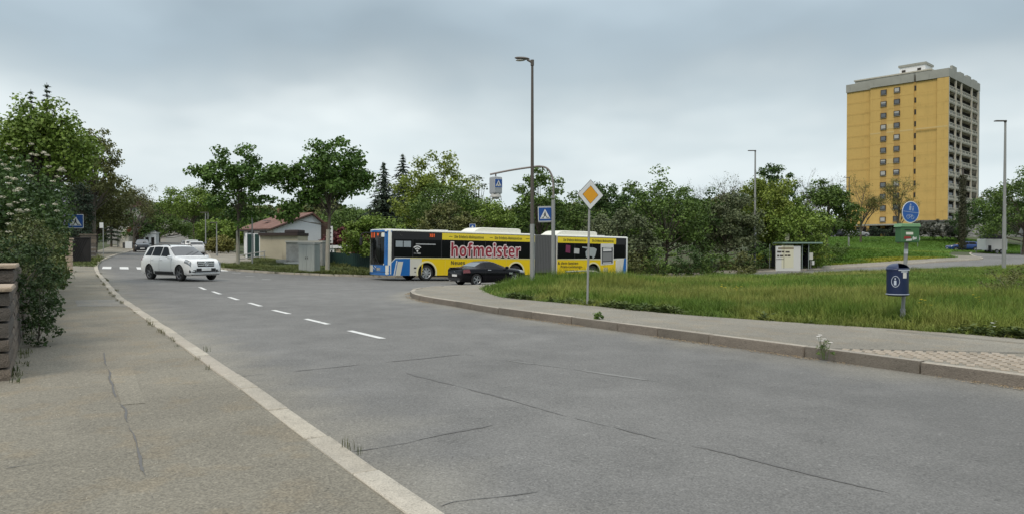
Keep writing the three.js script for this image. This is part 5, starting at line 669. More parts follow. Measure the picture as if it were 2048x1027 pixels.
// pictogram of a crossing: white triangle, walking figure, stripes
function zebraFace(parent, w, y, z, dx = 0) {
  const k = w; const sh = (g) => g.translate(dx, y, 0);
  part('border', sh(roundRect(w, w, w * 0.07, z, 0.006)), signWhiteM, parent); part('blue_field', sh(roundRect(w * 0.92, w * 0.92, w * 0.05, z + 0.006, 0.003)), signBlueM, parent);
  part('white_triangle', sh(flat([[-0.38 * k, -0.32 * k], [0.38 * k, -0.32 * k], [0, 0.36 * k]], z + 0.009)), signWhiteM, parent);
  part('walking_figure', sh(merge([new THREE.CylinderGeometry(0.042 * k, 0.042 * k, 0.003, 12).rotateX(Math.PI / 2).translate(0.0, 0.13 * k, z + 0.0135), flat([[-0.045 * k, 0.08 * k], [0.04 * k, 0.08 * k], [0.05 * k, -0.06 * k], [0.12 * k, -0.2 * k], [0.07 * k, -0.21 * k], [0.0, -0.09 * k], [-0.09 * k, -0.21 * k], [-0.13 * k, -0.2 * k], [-0.05 * k, -0.04 * k]], z + 0.012), flat([[-0.03 * k, 0.06 * k], [-0.12 * k, -0.02 * k], [-0.1 * k, -0.05 * k], [-0.01 * k, 0.02 * k]], z + 0.0125)])), signBlackM, parent);
  for (const x of [-0.25, -0.15, 0.15, 0.25]) part('stripe', sh(flat([[(x - 0.025) * k, -0.29 * k], [(x + 0.035) * k, -0.29 * k], [(x * 0.72 + 0.02) * k, -0.2 * k], [(x * 0.72 - 0.02) * k, -0.2 * k]], z + 0.012)), signBlackM, parent);
}
function lampPost(o) {
  const t = thing('street_lamp', o.label, 'street lamp', o.p.toArray(), o.turn ?? 0, 'street lamps'); const h = o.h, hl = h * (o.low ?? 0.32);
  part('lower_pole', [cyl(o.r * 1.35, o.r * 1.35, 0.5, 0, -0.2, 0), cyl(o.r, o.r * 0.92, hl, 0, -0.1, 0)], galvM, t); part('upper_pole', cyl(o.r * 0.8, o.r * 0.5, h - hl, 0, hl - 0.1, 0), o.upM ?? galvM, t);
  if (o.head === 'round') { part('collar', cyl(o.r * 0.72, o.r * 0.72, 0.22, 0, h - 0.22, 0), brownM, t); const s = new THREE.SphereGeometry(0.5, 20, 10).scale(0.62, 0.12, 0.26).translate(-0.42, 0, 0).rotateZ(-0.12); part('lamp_head', [s.translate(0, h + 0.04, 0), rod([0, h - 0.1, 0], [-0.2, h + 0.02, 0], 0.05)], mat([0.12, 0.105, 0.095], 0.5), t); part('lamp_glass', new THREE.SphereGeometry(0.5, 16, 8).scale(0.4, 0.08, 0.2).translate(-0.48, h + 0.02, 0), mat([0.4, 0.4, 0.38], 0.3), t); }
  else { part('lamp_head', [box(0.7, 0.07, 0.26, -0.32, h - 0.03, 0, 0.03), box(0.14, 0.14, 0.14, 0, h - 0.05, 0, 0.03)], mat([0.11, 0.1, 0.095], 0.5), t); }
  if (o.band) part('sticker_band', cyl(o.r * 1.02, o.r * 1.02, 0.12, 0, o.band, 0), signWhiteM, t);
  return t;
}
lampPost({ label: 'tall brown lamp post with oval head in the grassy corner', p: spot(1064.5, 29.3, 0.05), h: hgt(124, 29.3, 1064), r: 0.095, low: 0.30, upM: brownM, head: 'round', turn: -0.25 });
lampPost({ label: 'grey lamp post with flat head between shelter and bus', p: spot(1510, 68.5, 0.05), h: hgt(302, 68.5, 1513), r: 0.13, head: 'flat', low: 0.35, band: 3.2 });
lampPost({ label: 'grey lamp post with flat head at the right edge', p: spot(2009, 47, 0.02), h: hgt(242, 47, 2014), r: 0.12, head: 'flat', low: 0.38, upM: galvM });
lampPost({ label: 'thin lamp post left of the tower block', p: spot(1698, 100), h: hgt(355, 100, 1698), r: 0.11, head: 'flat', upM: brownM });
lampPost({ label: 'thin grey lamp post among the trees left of the white house', p: spot(433, 80), h: hgt(445, 80, 433), r: 0.09, head: 'flat' });
lampPost({ label: 'pale lamp post rising above the parked white van', p: spot(411, 96), h: hgt(425, 96, 411), r: 0.1, head: 'flat', turn: 0 });
lampPost({ label: 'second pale lamp post beside the street trees', p: spot(416, 104), h: hgt(425, 104, 416), r: 0.1, head: 'flat' });
{ // slim lamp beside the green garage door
  const t = thing('sign_pole', 'plain grey pole with a dark foot before the green garage door', 'pole', spot(504, 55).toArray()); part('pole', cyl(0.055, 0.05, hgt(432, 55, 504), 0, 0, 0), galvM, t); part('pole_foot', cyl(0.1, 0.1, 0.35, 0, -0.05, 0), blackM, t); }
{ // vine-wrapped mast by the blue car
  const d = 104, t = thing('vine_post', 'dark post overgrown with creeper in front of the blue car', 'post', spot(1925, d).toArray()), h = hgt(338, d, 1925), r = RNG(71), L = new Leaves(); part('post', cyl(0.16, 0.12, h, 0, -0.1, 0), brownM, t);
  for (let i = 0; i < 3600; i++) { const a = r() * 6.283, q = 0.15 + 0.38 * r(), y = h * (0.04 + 0.88 * r()), e = rdir(r); L.add(Math.cos(a) * q, y, Math.sin(a) * q, ...nrm([Math.cos(a) + e[0] * 0.5, 0.4, Math.sin(a) + e[2] * 0.5]), ...nrm([e[2], -0.8, -e[0]]), 0.2, 0.14, mixc([0.045, 0.05, 0.025], [0.085, 0.085, 0.045], r())); } part('creeper', L.geo(), leafM, t); part('lamp_head', box(1.3, 0.1, 0.3, -0.3, h, 0, 0.03), brownM, t); }
{ // priority road diamond
  const d = 19.7, t = thing('priority_sign', 'yellow and white priority diamond on a slim grey pole', 'road sign', spot(1175, d, 0.1).toArray(), 0.42); const y = hgt(397, d, 1184); t.rotation.z = -0.022;
  part('pole', [cyl(0.03, 0.03, y + 0.3, 0, -0.05, 0), cyl(0.045, 0.045, 0.06, 0, 0.0, 0)], galvM, t); const q = (s, z, th) => flat([[0, -s], [s, 0], [0, s], [-s, 0]], z, th);
  const pl = new THREE.Group(); pl.name = 'sign_plate'; pl.position.set(0, y, 0.04); t.add(pl); part('back_plate', q(0.405, -0.004, 0.004), signBackM, pl); part('black_edge', q(0.405, 0, 0.003), signBlackM, pl); part('white_field', q(0.39, 0.003, 0.003), signWhiteM, pl); part('black_line', q(0.245, 0.006, 0.002), signBlackM, pl); part('amber_field', q(0.232, 0.008, 0.002), amberM, pl); for (const dy of [-0.15, 0.15]) part('clamp', box(0.09, 0.03, 0.05, 0, dy, -0.02, 0.008), galvM, pl); }
{ // mast with crossing sign and long arm
  const d = 33, t = thing('crossing_mast', 'grey mast with a long arm and blue crossing sign', 'mast', spot(1106.5, d, -0.02).toArray()), k = FPX / d, yb = t.position.y, ya = hgt(350, d, 1107) ;
  const y = (py) => EYE + (490 - py) / k - yb; const X = (px) => (px - 1106.5) / k;
  part('lower_pole', cyl(0.085, 0.085, y(395), 0, -0.1, 0), galvM, t); part('upper_pole', tube([[0, y(398), 0], [0, y(372), 0], [X(1103), y(350), 0], [X(1094), y(337), 0], [X(1080), y(333), 0], [X(1060), y(335), 0], [X(1020), y(341), 0], [X(980), y(349), 0]], 0.043, 10, 60), mat([0.23, 0.2, 0.19], 0.55), t); part('pole_cap', cyl(0.1, 0.1, 0.08, 0, y(396), 0), galvM, t);
  const pl = new THREE.Group(); pl.name = 'crossing_sign'; pl.position.set(X(1090), y(428.5), 0.05); pl.rotation.y = 0.25; pl.rotation.z = 0.03; t.add(pl); pl.scale.setScalar(1); part('back_plate', roundRect(0.66, 0.72, 0.04, -0.004, 0.004), signBackM, pl); zebraFace(pl, 0.64, 0, 0); part('bracket', box(0.12, 0.04, 0.04, 0.32, 0.2, -0.03), galvM, pl);
  const lb = new THREE.Group(); lb.name = 'hanging_light_box'; lb.position.set(X(991.5), y(371), 0); lb.rotation.y = 0.6; t.add(lb); part('box', box(0.44, 0.76, 0.44, 0, 0, 0, 0.06), mat([0.34, 0.36, 0.38], 0.4), lb); zebraFace(lb, 0.4, 0.08, 0.222); part('lower_lamp', [cyl(0.26, 0.2, 0.16, 0, -0.52, 0, 18), cyl(0.16, 0.16, 0.12, 0, -0.6, 0)], mat([0.42, 0.42, 0.4], 0.45), lb); part('hook', rod([0, 0.36, 0], [0, 0.52, 0], 0.03), brownM, lb); part('lamp_bracket', [rod([0.2, -0.5, 0.1], [0.24, -0.66, 0.1], 0.014), rod([-0.2, -0.5, 0.1], [-0.24, -0.66, 0.1], 0.014)], brownM, lb); }
{ // crossing sign on the left
  const d = 33.5, t = thing('crossing_sign', 'blue crossing sign on a thin pole against the garden hedge', 'road sign', spot(140, d, 0.1).toArray(), 0.4), y = hgt(447, d, 151); part('pole', cyl(0.03, 0.03, y + 0.4, -0.32, -0.05, 0), galvM, t); const pl = new THREE.Group(); pl.name = 'sign_plate'; pl.position.set(0.22, y, 0.04); t.add(pl); part('back_plate', roundRect(0.64, 0.64, 0.04, -0.004, 0.004), signBackM, pl); zebraFace(pl, 0.63, 0, 0); part('bracket', [rod([-0.54, 0.15, -0.03], [0, 0.15, -0.01], 0.015), rod([-0.54, -0.15, -0.03], [0, -0.15, -0.01], 0.015)], galvM, pl); }
{ // far blue sign seen over the bus
  const d = 60, t = thing('arrow_sign', 'small blue sign with white arrow peeping over the bus roof', 'road sign', spot(945, d).toArray()), y = hgt(456, d, 945); part('pole', cyl(0.035, 0.035, y - 0.3, 0, 0, 0), galvM, t); const pl = new THREE.Group(); pl.name = 'sign_plate'; pl.position.set(0, y, 0.05); t.add(pl); part('plate', roundRect(0.5, 0.6, 0.04, 0, 0.006), signWhiteM, pl); part('blue_field', roundRect(0.45, 0.55, 0.03, 0.006, 0.003), signBlueM, pl); part('arrow', flat([[-0.035, -0.2], [0.035, -0.2], [0.035, 0.02], [0.11, 0.02], [0, 0.19], [-0.11, 0.02], [-0.035, 0.02]], 0.009), signWhiteM, pl); }
{ // post carrying the path sign, a green box and the litter bin
  const d = 14.75, t = thing('sign_post', 'leaning grey post with a round blue foot-and-cycle sign', 'sign post', spot(1806, d, 0.05).toArray(), 0.0); t.rotation.z = -0.045; const k = FPX / d, y = (py) => EYE + (490 - py) / k - t.position.y;
  part('pole', [cyl(0.036, 0.036, y(448), 0, -0.12, 0), cyl(0.05, 0.05, y(605), 0, -0.12, 0)], galvM, t); part('pole_sticker', cyl(0.0375, 0.0375, 0.09, 0, y(507), 0), signWhiteM, t);
  const pl = new THREE.Group(); pl.name = 'round_sign'; pl.position.set(0.02, y(424), 0.05); pl.rotation.set(0, 0.31, -0.05, 'ZYX'); t.add(pl); const disc = (r, z, th) => new THREE.CylinderGeometry(r, r, th, 40).rotateX(Math.PI / 2).translate(0, 0, z);
  part('back_plate', disc(0.215, -0.002, 0.004), signBackM, pl); part('white_rim', disc(0.215, 0.003, 0.004), signWhiteM, pl); part('blue_disc', disc(0.2, 0.006, 0.004), mat([0.02, 0.10, 0.36], 0.5), pl); part('dividing_line', box(0.39, 0.012, 0.003, 0, 0, 0.0095), mat([0.25, 0.33, 0.5], 0.6), pl); const fade = mat([0.3, 0.37, 0.52], 0.6);
  part('figure_pair', [flat([[-0.05, 0.03], [0.0, 0.03], [0.0, 0.12], [-0.05, 0.12]], 0.008), disc(0.018, 0.0095, 0.003).translate(-0.025, 0.145, 0), flat([[0.03, 0.03], [0.06, 0.03], [0.06, 0.085], [0.03, 0.085]], 0.008), disc(0.013, 0.0095, 0.003).translate(0.045, 0.105, 0)], fade, pl); part('bicycle', [new THREE.TorusGeometry(0.036, 0.005, 5, 20).translate(-0.055, -0.1, 0.0095), new THREE.TorusGeometry(0.036, 0.005, 5, 20).translate(0.055, -0.1, 0.0095), rod([-0.055, -0.1, 0.0095], [-0.015, -0.05, 0.0095], 0.004), rod([-0.015, -0.05, 0.0095], [0.04, -0.05, 0.0095], 0.004), rod([0.04, -0.05, 0.0095], [0.055, -0.1, 0.0095], 0.004), rod([0, -0.1, 0.0095], [0.04, -0.05, 0.0095], 0.004)], fade, pl);
  part('clamp', box(0.12, 0.03, 0.06, 0, -0.1, -0.03, 0.008), galvM, pl);
  // green dispenser box
  const gx = (px, py) => (px - 1806) / k - 0.045 * -0 - (y(py) * 0.045); const gb = thing('dispenser_box', 'green box with worn stickers fixed below the round sign', 'box', [t.position.x + (1809.5 - 1806) / k, EYE + (490 - 485) / k, t.position.z + 0.1], 0.12);
  part('housing', box(0.39, 0.31, 0.2, 0, 0.155, 0, 0.018), mat([0.045, 0.13, 0.05], 0.5), gb); { const s = new THREE.Shape([[-0.21, 0], [0.21, 0], [0.19, 0.055], [-0.19, 0.055]].map(([a, b]) => new THREE.Vector2(a, b))); part('lid', new THREE.ExtrudeGeometry(s, { depth: 0.22, bevelEnabled: true, bevelSize: 0.006, bevelThickness: 0.006, bevelSegments: 1 }).translate(0, 0.312, -0.11), mat([0.17, 0.33, 0.17], 0.5), gb); }
  part('slot', box(0.13, 0.018, 0.004, -0.06, 0.252, 0.101), signBlackM, gb); part('paper_label', box(0.15, 0.05, 0.003, -0.02, 0.18, 0.1015), mat([0.62, 0.62, 0.55], 0.8), gb); const stm = [mat([0.25, 0.03, 0.025], 0.7), mat([0.5, 0.52, 0.5], 0.7), mat([0.3, 0.32, 0.3], 0.7)]; part('sticker', flat([[-0.14, 0.07], [0.0, 0.08], [0.01, 0.12], [-0.13, 0.125]], 0.1005), stm[0], gb); part('sticker', flat([[-0.1, 0.03], [0.02, 0.035], [0.04, 0.075], [-0.09, 0.065]], 0.1025), stm[1], gb); part('sticker', flat([[0.05, 0.05], [0.13, 0.07], [0.12, 0.12], [0.1, 0.09], [0.06, 0.12], [0.04, 0.1]], 0.1025), stm[1], gb);
  // litter bin
  const lb = thing('litter_bin', 'dark blue round litter bin with pale stickers on a post', 'litter bin', [t.position.x + (1789 - 1806) / k, EYE + (490 - 590) / k, t.position.z + 0.14], 0.25); const binM = surface(256, 0.6, (u, v) => { const a = tfbm(u * 6, v * 6, 6, 631, 5), s = tnoise(u * 80, v * 80, 80, 633); const k2 = 0.8 + 0.5 * a + (s > 0.93 ? 0.7 : 0); return [0.007 * k2, 0.017 * k2, 0.062 * k2, a]; }, { bump: 0.001, rough: 0.38 });
  const R = 0.2, hB = 0.53, pr = [[0.001, 0.0], [R - 0.03, 0.0], [R - 0.005, 0.02], [R, 0.05], [R, hB - 0.03], [R + 0.012, hB - 0.02], [R + 0.012, hB + 0.005], [R - 0.01, hB + 0.02]].map(([a, b]) => new THREE.Vector2(a, b)); const bg = new THREE.LatheGeometry(pr, 44); part('drum', bg.scale(1.05, 1, 0.92), binM, lb); part('base_ring', new THREE.TorusGeometry(R + 0.002, 0.012, 8, 44).rotateX(Math.PI / 2).scale(1.05, 1, 0.92).translate(0, 0.035, 0), mat([0.3, 0.34, 0.42], 0.5), lb);
  const hood = new THREE.SphereGeometry(R + 0.012, 32, 10, 0.9, 4.6, 0, Math.PI / 2).scale(1.05, 0.52, 0.92).rotateY(Math.PI * 0.52).translate(0, hB + 0.005, 0); hood.computeVertexNormals(); part('hood', hood, mat([0.014, 0.028, 0.085], 0.35, { side: THREE.DoubleSide }), lb); part('throat', new THREE.CylinderGeometry(R - 0.02, R - 0.02, 0.02, 30).scale(1.05, 1, 0.92).translate(0, hB - 0.01, 0), blackM, lb);
  const wrapSt = (a0, a1, y0, y1, off) => { const P = [], idx = []; for (let i = 0; i <= 8; i++) { const a = lerp(a0, a1, i / 8); for (const yy of [y0, y1]) P.push(Math.sin(a) * (R + off) * 1.05, yy, Math.cos(a) * (R + off) * 0.92); } for (let i = 0; i < 8; i++) idx.push(i * 2, i * 2 + 2, i * 2 + 3, i * 2, i * 2 + 3, i * 2 + 1); const g = new THREE.BufferGeometry(); g.setAttribute('position', new THREE.Float32BufferAttribute(P, 3)); g.setIndex(idx); g.computeVertexNormals(); return g; };
  part('sticker', wrapSt(-0.18, 0.22, 0.355, 0.465, 0.004), mat([0.62, 0.62, 0.6], 0.8), lb); part('graffiti_band', [wrapSt(-0.6, 0.75, 0.505, 0.525, 0.016), wrapSt(-0.35, 0.35, 0.47, 0.5, 0.004)], mat([0.5, 0.54, 0.6], 0.7), lb);
  { const pts = []; for (let i = 0; i <= 24; i++) { const a = i / 24 * 6.283, th = -0.85 + 0.36 * Math.cos(a), yy = 0.29 + 0.105 * Math.sin(a); pts.push(V(Math.sin(th) * (R + 0.004) * 1.05, yy, Math.cos(th) * (R + 0.004) * 0.92)); } part('emblem_ring', new THREE.TubeGeometry(new THREE.CatmullRomCurve3(pts, true), 48, 0.006, 5, true), mat([0.5, 0.56, 0.66], 0.6), lb); part('emblem_figure', [wrapSt(-0.98, -0.76, 0.22, 0.31, 0.004), wrapSt(-0.92, -0.82, 0.325, 0.36, 0.004)], mat([0.5, 0.56, 0.66], 0.6), lb); }
  part('bracket', [box(0.14, 0.04, 0.1, 0.2, 0.12, -0.1), box(0.14, 0.04, 0.1, 0.2, 0.42, -0.1)], galvM, lb); }
{ // bus shelter
  const d = 66.5, c = spot(1593, d, 0.14), t = thing('bus_shelter', 'bus shelter with a big white advertising panel on its left', 'bus shelter', c.toArray(), 0.16); const k = FPX / d, X = (px) => (px - 1593) / k, Y = (py) => EYE + (490 - py) / k - c.y;
  const ad = part('advert_panel', box(X(1598) - X(1545), Y(492) - Y(541), 0.12, (X(1598) + X(1545)) / 2, (Y(492) + Y(541)) / 2, 0.3, 0.01), mat([0.60, 0.60, 0.57], 0.5), t); part('advert_yellow_print', box(1.15, 2.0, 0.004, X(1562) + 0.35, 1.12, 0.364), mat([0.62, 0.60, 0.45], 0.6), ad); const at2 = mat([0.06, 0.05, 0.04], 0.7);
  for (const [x, y, w] of [[-1.95, 1.45, 0.4], [-1.5, 1.45, 0.24], [-1.15, 1.43, 0.4], [-1.95, 1.1, 0.2], [-1.68, 1.1, 0.32], [-1.2, 1.12, 0.2], [-0.95, 1.12, 0.28]]) part('advert_lettering', box(w, 0.15, 0.004, x + w / 2 - 0.1, y + 0.1, 0.369), at2, ad); part('advert_heading', box(1.5, 0.14, 0.004, -1.2, 1.85, 0.369), mat([0.2, 0.16, 0.1], 0.7), ad); part('pane_joint', [box(0.03, 2.1, 0.02, X(1562), 1.13, 0.365), box(0.75, 0.04, 0.02, X(1562) - 0.4, 0.9, 0.365)], trimM, ad);
  part('roof', box(3.9, 0.14, 1.7, X(1600), Y(486), -0.3, 0.04), mat([0.16, 0.24, 0.2], 0.45), t); for (const [x, z] of [[1602, 0.3], [1616, 0.3], [1548, -1.0], [1616, -1.0]]) part('post', cyl(0.04, 0.04, Y(488), X(x), 0, z), mat([0.2, 0.24, 0.23], 0.5), t); part('rear_pane', box(2.9, 1.9, 0.02, X(1584), 1.15, -1.0), glassM, t); part('end_pane', box(0.02, 1.9, 1.1, X(1616) + 0.05, 1.15, -0.35), glassM, t); part('bench', [box(1.6, 0.05, 0.35, X(1590), 0.45, -0.7, 0.02), box(0.05, 0.45, 0.3, X(1590) - 0.6, 0.22, -0.7), box(0.05, 0.45, 0.3, X(1590) + 0.6, 0.22, -0.7)], trimM, t); part('timetable', box(0.36, 0.62, 0.04, X(1622), Y(512), 0.25, 0.01), mat([0.5, 0.5, 0.44], 0.6), t); part('timetable_post', cyl(0.03, 0.03, Y(506), X(1622), 0, 0.2), galvM, t); part('waste_box', box(0.2, 0.36, 0.15, X(1625.5), Y(525), 0.3, 0.02), mat([0.55, 0.56, 0.55], 0.5), t);
  const s = thing('stop_sign', 'pale bus stop sign rising behind the shelter roof', 'road sign', spot(1574, 67.6, 0.1).toArray(), 0.2), y = hgt(476, 67.6, 1574); part('pole', cyl(0.035, 0.035, y + 0.3, 0, 0, 0), galvM, s); part('plate', box(0.42, 0.62, 0.02, 0, y, 0.05, 0.008), mat([0.4, 0.38, 0.26], 0.6), s); part('ring', new THREE.TorusGeometry(0.13, 0.02, 6, 24).translate(0, y + 0.12, 0.065), mat([0.06, 0.11, 0.05], 0.6), s); part('letter_h', textFit('H', 0.12, 0.15, 0.004).translate(-0.06, y + 0.045, 0.063), mat([0.06, 0.11, 0.05], 0.6), s); part('line_label', box(0.3, 0.08, 0.004, 0, y - 0.18, 0.062), mat([0.1, 0.1, 0.08], 0.7), s); }
{ // barrier rail in the meadow in front of the rear of the bus
  const d = 42.5, t = thing('barrier_rail', 'low pale barrier rail standing before the rear bus wheel', 'barrier', spot(1165, d, 0.05).toArray(), 0.5), m = mat([0.5, 0.49, 0.4], 0.6), y = hgt(543, d, 1165); part('rail', tube([[-1.15, y - 0.02, 0], [-0.4, y, 0], [0.5, y, 0], [0.9, y - 0.05, 0.1], [1.3, y - 0.25, 0.2]], 0.035, 7), m, t); part('rail', rod([-1.1, y - 0.35, 0], [1.0, y - 0.38, 0], 0.025), m, t); for (const x of [-1.1, 0, 0.95]) part('post', cyl(0.03, 0.03, y, x, -0.1, 0), m, t); }
for (const [px, d, py, label] of [[1836, 112, 474, 'pole with a round white traffic mirror on the tower lawn'], [2043, 96, 470, 'grey triangular sign back beside the white trailer']]) { const t = thing('traffic_sign', label, 'road sign', spot(px, d).toArray(), 0.1), y = hgt(py, d, px); part('pole', cyl(0.04, 0.04, y + 0.4, 0, 0, 0), galvM, t); px < 1900 ? part('plate', [new THREE.CylinderGeometry(0.35, 0.35, 0.03, 24).rotateX(Math.PI / 2).translate(0, y - 0.3, 0.05), flat([[-0.3, 0], [0.3, 0], [0, 0.55]], 0.03, 0.02).translate(0, y, 0)], mat([0.45, 0.46, 0.46], 0.4), t) : part('plate', [flat([[-0.45, -0.2], [0.45, -0.2], [0, 0.6]], 0.03, 0.02).translate(0, y + 0.4, 0), box(0.5, 0.45, 0.02, 0, y - 0.1, 0.05)], mat([0.4, 0.42, 0.43], 0.5), t); }
{ const t = thing('notice_sign', 'white notice on a pole in front of the clipped hedge', 'sign', spot(206, 62, 0.1).toArray(), 0.3), y = hgt(453, 62, 206); part('pole', cyl(0.035, 0.035, y + 0.2, 0, -0.1, 0), galvM, t); part('plate', box(0.28, 0.45, 0.02, -0.12, y, 0.05), signWhiteM, t); }
{ const t = thing('letter_cabinet', 'white cabinet standing beside the dark stone gatepost', 'cabinet', spot(184, 60, 0.1).toArray(), 0.3); part('housing', box(0.42, 1.0, 0.3, 0, 0.5, 0, 0.02), signWhiteM, t); part('door_panel', box(0.34, 0.8, 0.01, 0, 0.52, 0.152), mat([0.45, 0.47, 0.48], 0.5), t); part('plinth', box(0.46, 0.08, 0.34, 0, 0.03, 0), concM, t); }
// ---------------------------------------------------------------- buildings and walls
function uvBox(g) { const p = g.attributes.position, n = g.attributes.normal, uv = new Float32Array(p.count * 2); for (let i = 0; i < p.count; i++) { const ax = Math.abs(n.getX(i)), ay = Math.abs(n.getY(i)), az = Math.abs(n.getZ(i)); uv.set(ay > ax && ay > az ? [p.getX(i), p.getZ(i)] : ax > az ? [p.getZ(i), p.getY(i)] : [p.getX(i), p.getY(i)], i * 2); } g.setAttribute('uv', new THREE.BufferAttribute(uv, 2)); return g; }
const plaster = (c, seed, s = 0.14) => surface(256, 6, (u, v) => { const a = tfbm(u * 4, v * 4, 4, seed, 5), b = tnoise(u * 90, v * 90, 90, seed + 3), st = tfbm(u * 14, v * 2, 14, seed + 7, 4), k = 1 + s * (a - 0.5) + 0.06 * (b - 0.5) - s * 0.7 * sstep(0.58, 0.8, st); return [c[0] * k, c[1] * k, c[2] * k, b]; }, { bump: 0.003, rough: 0.95 });
const ochreM = plaster([0.58, 0.395, 0.13], 701, 0.16), ochreDarkM = plaster([0.47, 0.30, 0.1], 711, 0.2), parapetM = plaster([0.33, 0.335, 0.30], 721, 0.25), paleM = plaster([0.46, 0.44, 0.37], 731, 0.25), whiteWallM = plaster([0.74, 0.75, 0.76], 741, 0.08), creamM = plaster([0.6, 0.45, 0.2], 751, 0.1), winFrameM = mat([0.035, 0.028, 0.022], 0.5), blindM = mat([0.42, 0.42, 0.40], 0.7), paneM = new THREE.MeshPhysicalMaterial({ color: new THREE.Color(0.10, 0.11, 0.12), roughness: 0.08, clearcoat: 1 }), recessShadeM = mat([0.02, 0.018, 0.016], 0.9);
{ // tower block. local x: along the window front (0 = near corner, negative = towards the left), local z: towards the viewer; balconies on the side face
  const d0 = 165, x0 = (1895 - 1024) / FPX * d0, base = H(x0, d0) + 0.0, t = thing('tower_block', 'tall ochre tower block with balconies on its right side', 'building', [x0, base, -d0], 0);
  const u = [-0.69, 0.725], Lu = 22.8, Lv = 24; // directions in (x, depth)
  t.rotation.y = Math.atan2(u[1], u[0]) - Math.PI; t.rotation.y = -Math.atan2(-u[1], -u[0]) * -1; // local -x runs along u
  const top = EYE + (490 - 138) / FPX * d0 - base, fl = 2.72, par = 1.9, wallTop = top - par, nF = 14;
  const put = (n, w, h, dd, x, y, z, m, parent = t, r = 0) => part(n, uvBox(box(w, h, dd, x, y, z, r)), m, parent);
  // front: left bay set back, middle bay, recess, right bay
  put('wall', 6.0, wallTop + 3, Lv - 1.2, -Lu + 3.0, (wallTop - 3) / 2, -(Lv + 0.2) / 2 - 0.7, ochreM); put('wall', 9.6, wallTop + 3, Lv - 0.4, -Lu + 6.0 + 4.8, (wallTop - 3) / 2, -(Lv) / 2, ochreM); put('wall', 0.5, wallTop + 3, Lv - 1.4, -Lu + 15.85, (wallTop - 3) / 2, -Lv / 2 + 0.2, ochreM); put('wall', Lu - 16.1 - 2.1, wallTop + 3, Lv - 0.5, -(Lu - 16.1 - 2.1) / 2 - 2.1, (wallTop - 3) / 2, -Lv / 2 - 0.05, ochreM); put('side_core', 0.5, wallTop + 3, Lv - 0.8, -1.8, (wallTop - 3) / 2, -Lv / 2, recessShadeM);  // side core is near-black: shade of the balcony recesses put into its colour
  put('corner_wall', 2.3, wallTop + 3, 0.35, -1.1, (wallTop - 3) / 2, 0.0, ochreM);
  // parapet and roof
  put('parapet', 6.2, par, Lv - 1.0, -Lu + 3.0, wallTop + par / 2, -Lv / 2 - 0.6, parapetM); put('parapet', 9.7, par, Lv + 0.1, -Lu + 10.8, wallTop + par / 2 + 0.05, -Lv / 2 + 0.1, parapetM); put('parapet', Lu - 16.0, par, Lv + 0.0, -(Lu - 16.0) / 2 + 0.1, wallTop + par / 2 + 0.1, -Lv / 2 + 0.1, parapetM); put('roof_cap', Lu - 6.0, 0.75, Lv - 9, -Lu / 2 - 1.2, top + 0.35, -Lv / 2 + 2.8, parapetM); put('roof_edge_band', Lu - 5.6, 0.3, Lv - 8.6, -Lu / 2 - 1.2, top + 0.78, -Lv / 2 + 2.8, paleM);
  const pent = put('penthouse', 5.6, 2.4, 5, -9.3, top + 1.9, -Lv / 2 + 4, whiteWallM); put('penthouse_roof', 6.1, 0.5, 5.5, -9.3, top + 3.3, -Lv / 2 + 4, parapetM, pent); for (const x of [-11.2, -7.8]) put('penthouse_window', 0.8, 0.7, 0.06, x, top + 2.0, -Lv / 2 + 6.53, winFrameM, pent);
  for (const [i, z] of [-4, -9.5, -15, -20].entries()) put('roof_step', 0.5, [1.0, 0.5, 0.6, 0.4][i], 3.2, -0.2, top + [0.55, 0.25, 0.3, 0.2][i], z, parapetM);
  // floors: joints, windows
  for (let f = 0; f < nF; f++) { const y = wallTop - 1.35 - f * fl; if (f) { const jm = f === 4 ? creamM : ochreDarkM; put('floor_joint', 9.5, f === 4 ? 0.32 : 0.03, 0.03, -Lu + 10.8, y + fl / 2 + 0.02, -0.19, jm); put('floor_joint', Lu - 16.2, f === 4 ? 0.32 : 0.03, 0.03, -(Lu - 16.2) / 2 - 0.02, y + fl / 2 + 0.02, 0.175, jm); put('floor_joint', 5.8, 0.03, 0.03, -Lu + 3, y + fl / 2 + 0.02, -1.195, ochreDarkM); }
    for (const [k, x] of [-Lu + 9.05, -Lu + 12.0].entries()) { const y2 = y + (k ? 0.12 : 0.0); put('brick_infill', 1.25, fl - 1.15, 0.05, x, y2 - fl / 2, -0.19, ochreDarkM); const w = put('window', 1.32, 1.16, 0.2, x, y2, -0.1, winFrameM); put('pane', 0.98, 0.82, 0.06, x, y2, 0.0, (f * 3 + k * 5) % 4 === 1 ? blindM : paneM, w); put('window_sill', 1.4, 0.07, 0.22, x, y2 - 0.62, -0.05, parapetM, w); if ((f * 7 + k * 3) % 5 === 2) put('roller_blind', 1.0, 0.34, 0.04, x, y2 + 0.24, 0.03, blindM, w); }
    put('slot_window', 0.42, 1.15, 0.1, -Lu + 15.86, y, -0.48, winFrameM); if (f === 3 || f === 6) put('pale_patch', 1.5, 1.1, 0.04, -Lu + 10.5, y, -0.185, creamM); }
  // balcony side: frame, slabs, railings panel by panel. side face plane at local x = 0, depth along -z
  const bays = [[0.6, 5.0], [5.7, 9.2], [9.9, 17.2], [18.0, 22.4]];
  for (const z of [0.3, 5.35, 9.55, 17.6, 22.8]) put('balcony_pier', 0.34, wallTop + 3, 0.4, -0.1, (wallTop - 3) / 2, -z, paleM); put('balcony_end_wall', 1.4, wallTop + 3, 1.0, -0.75, (wallTop - 3) / 2, -Lv + 0.3, parapetM);
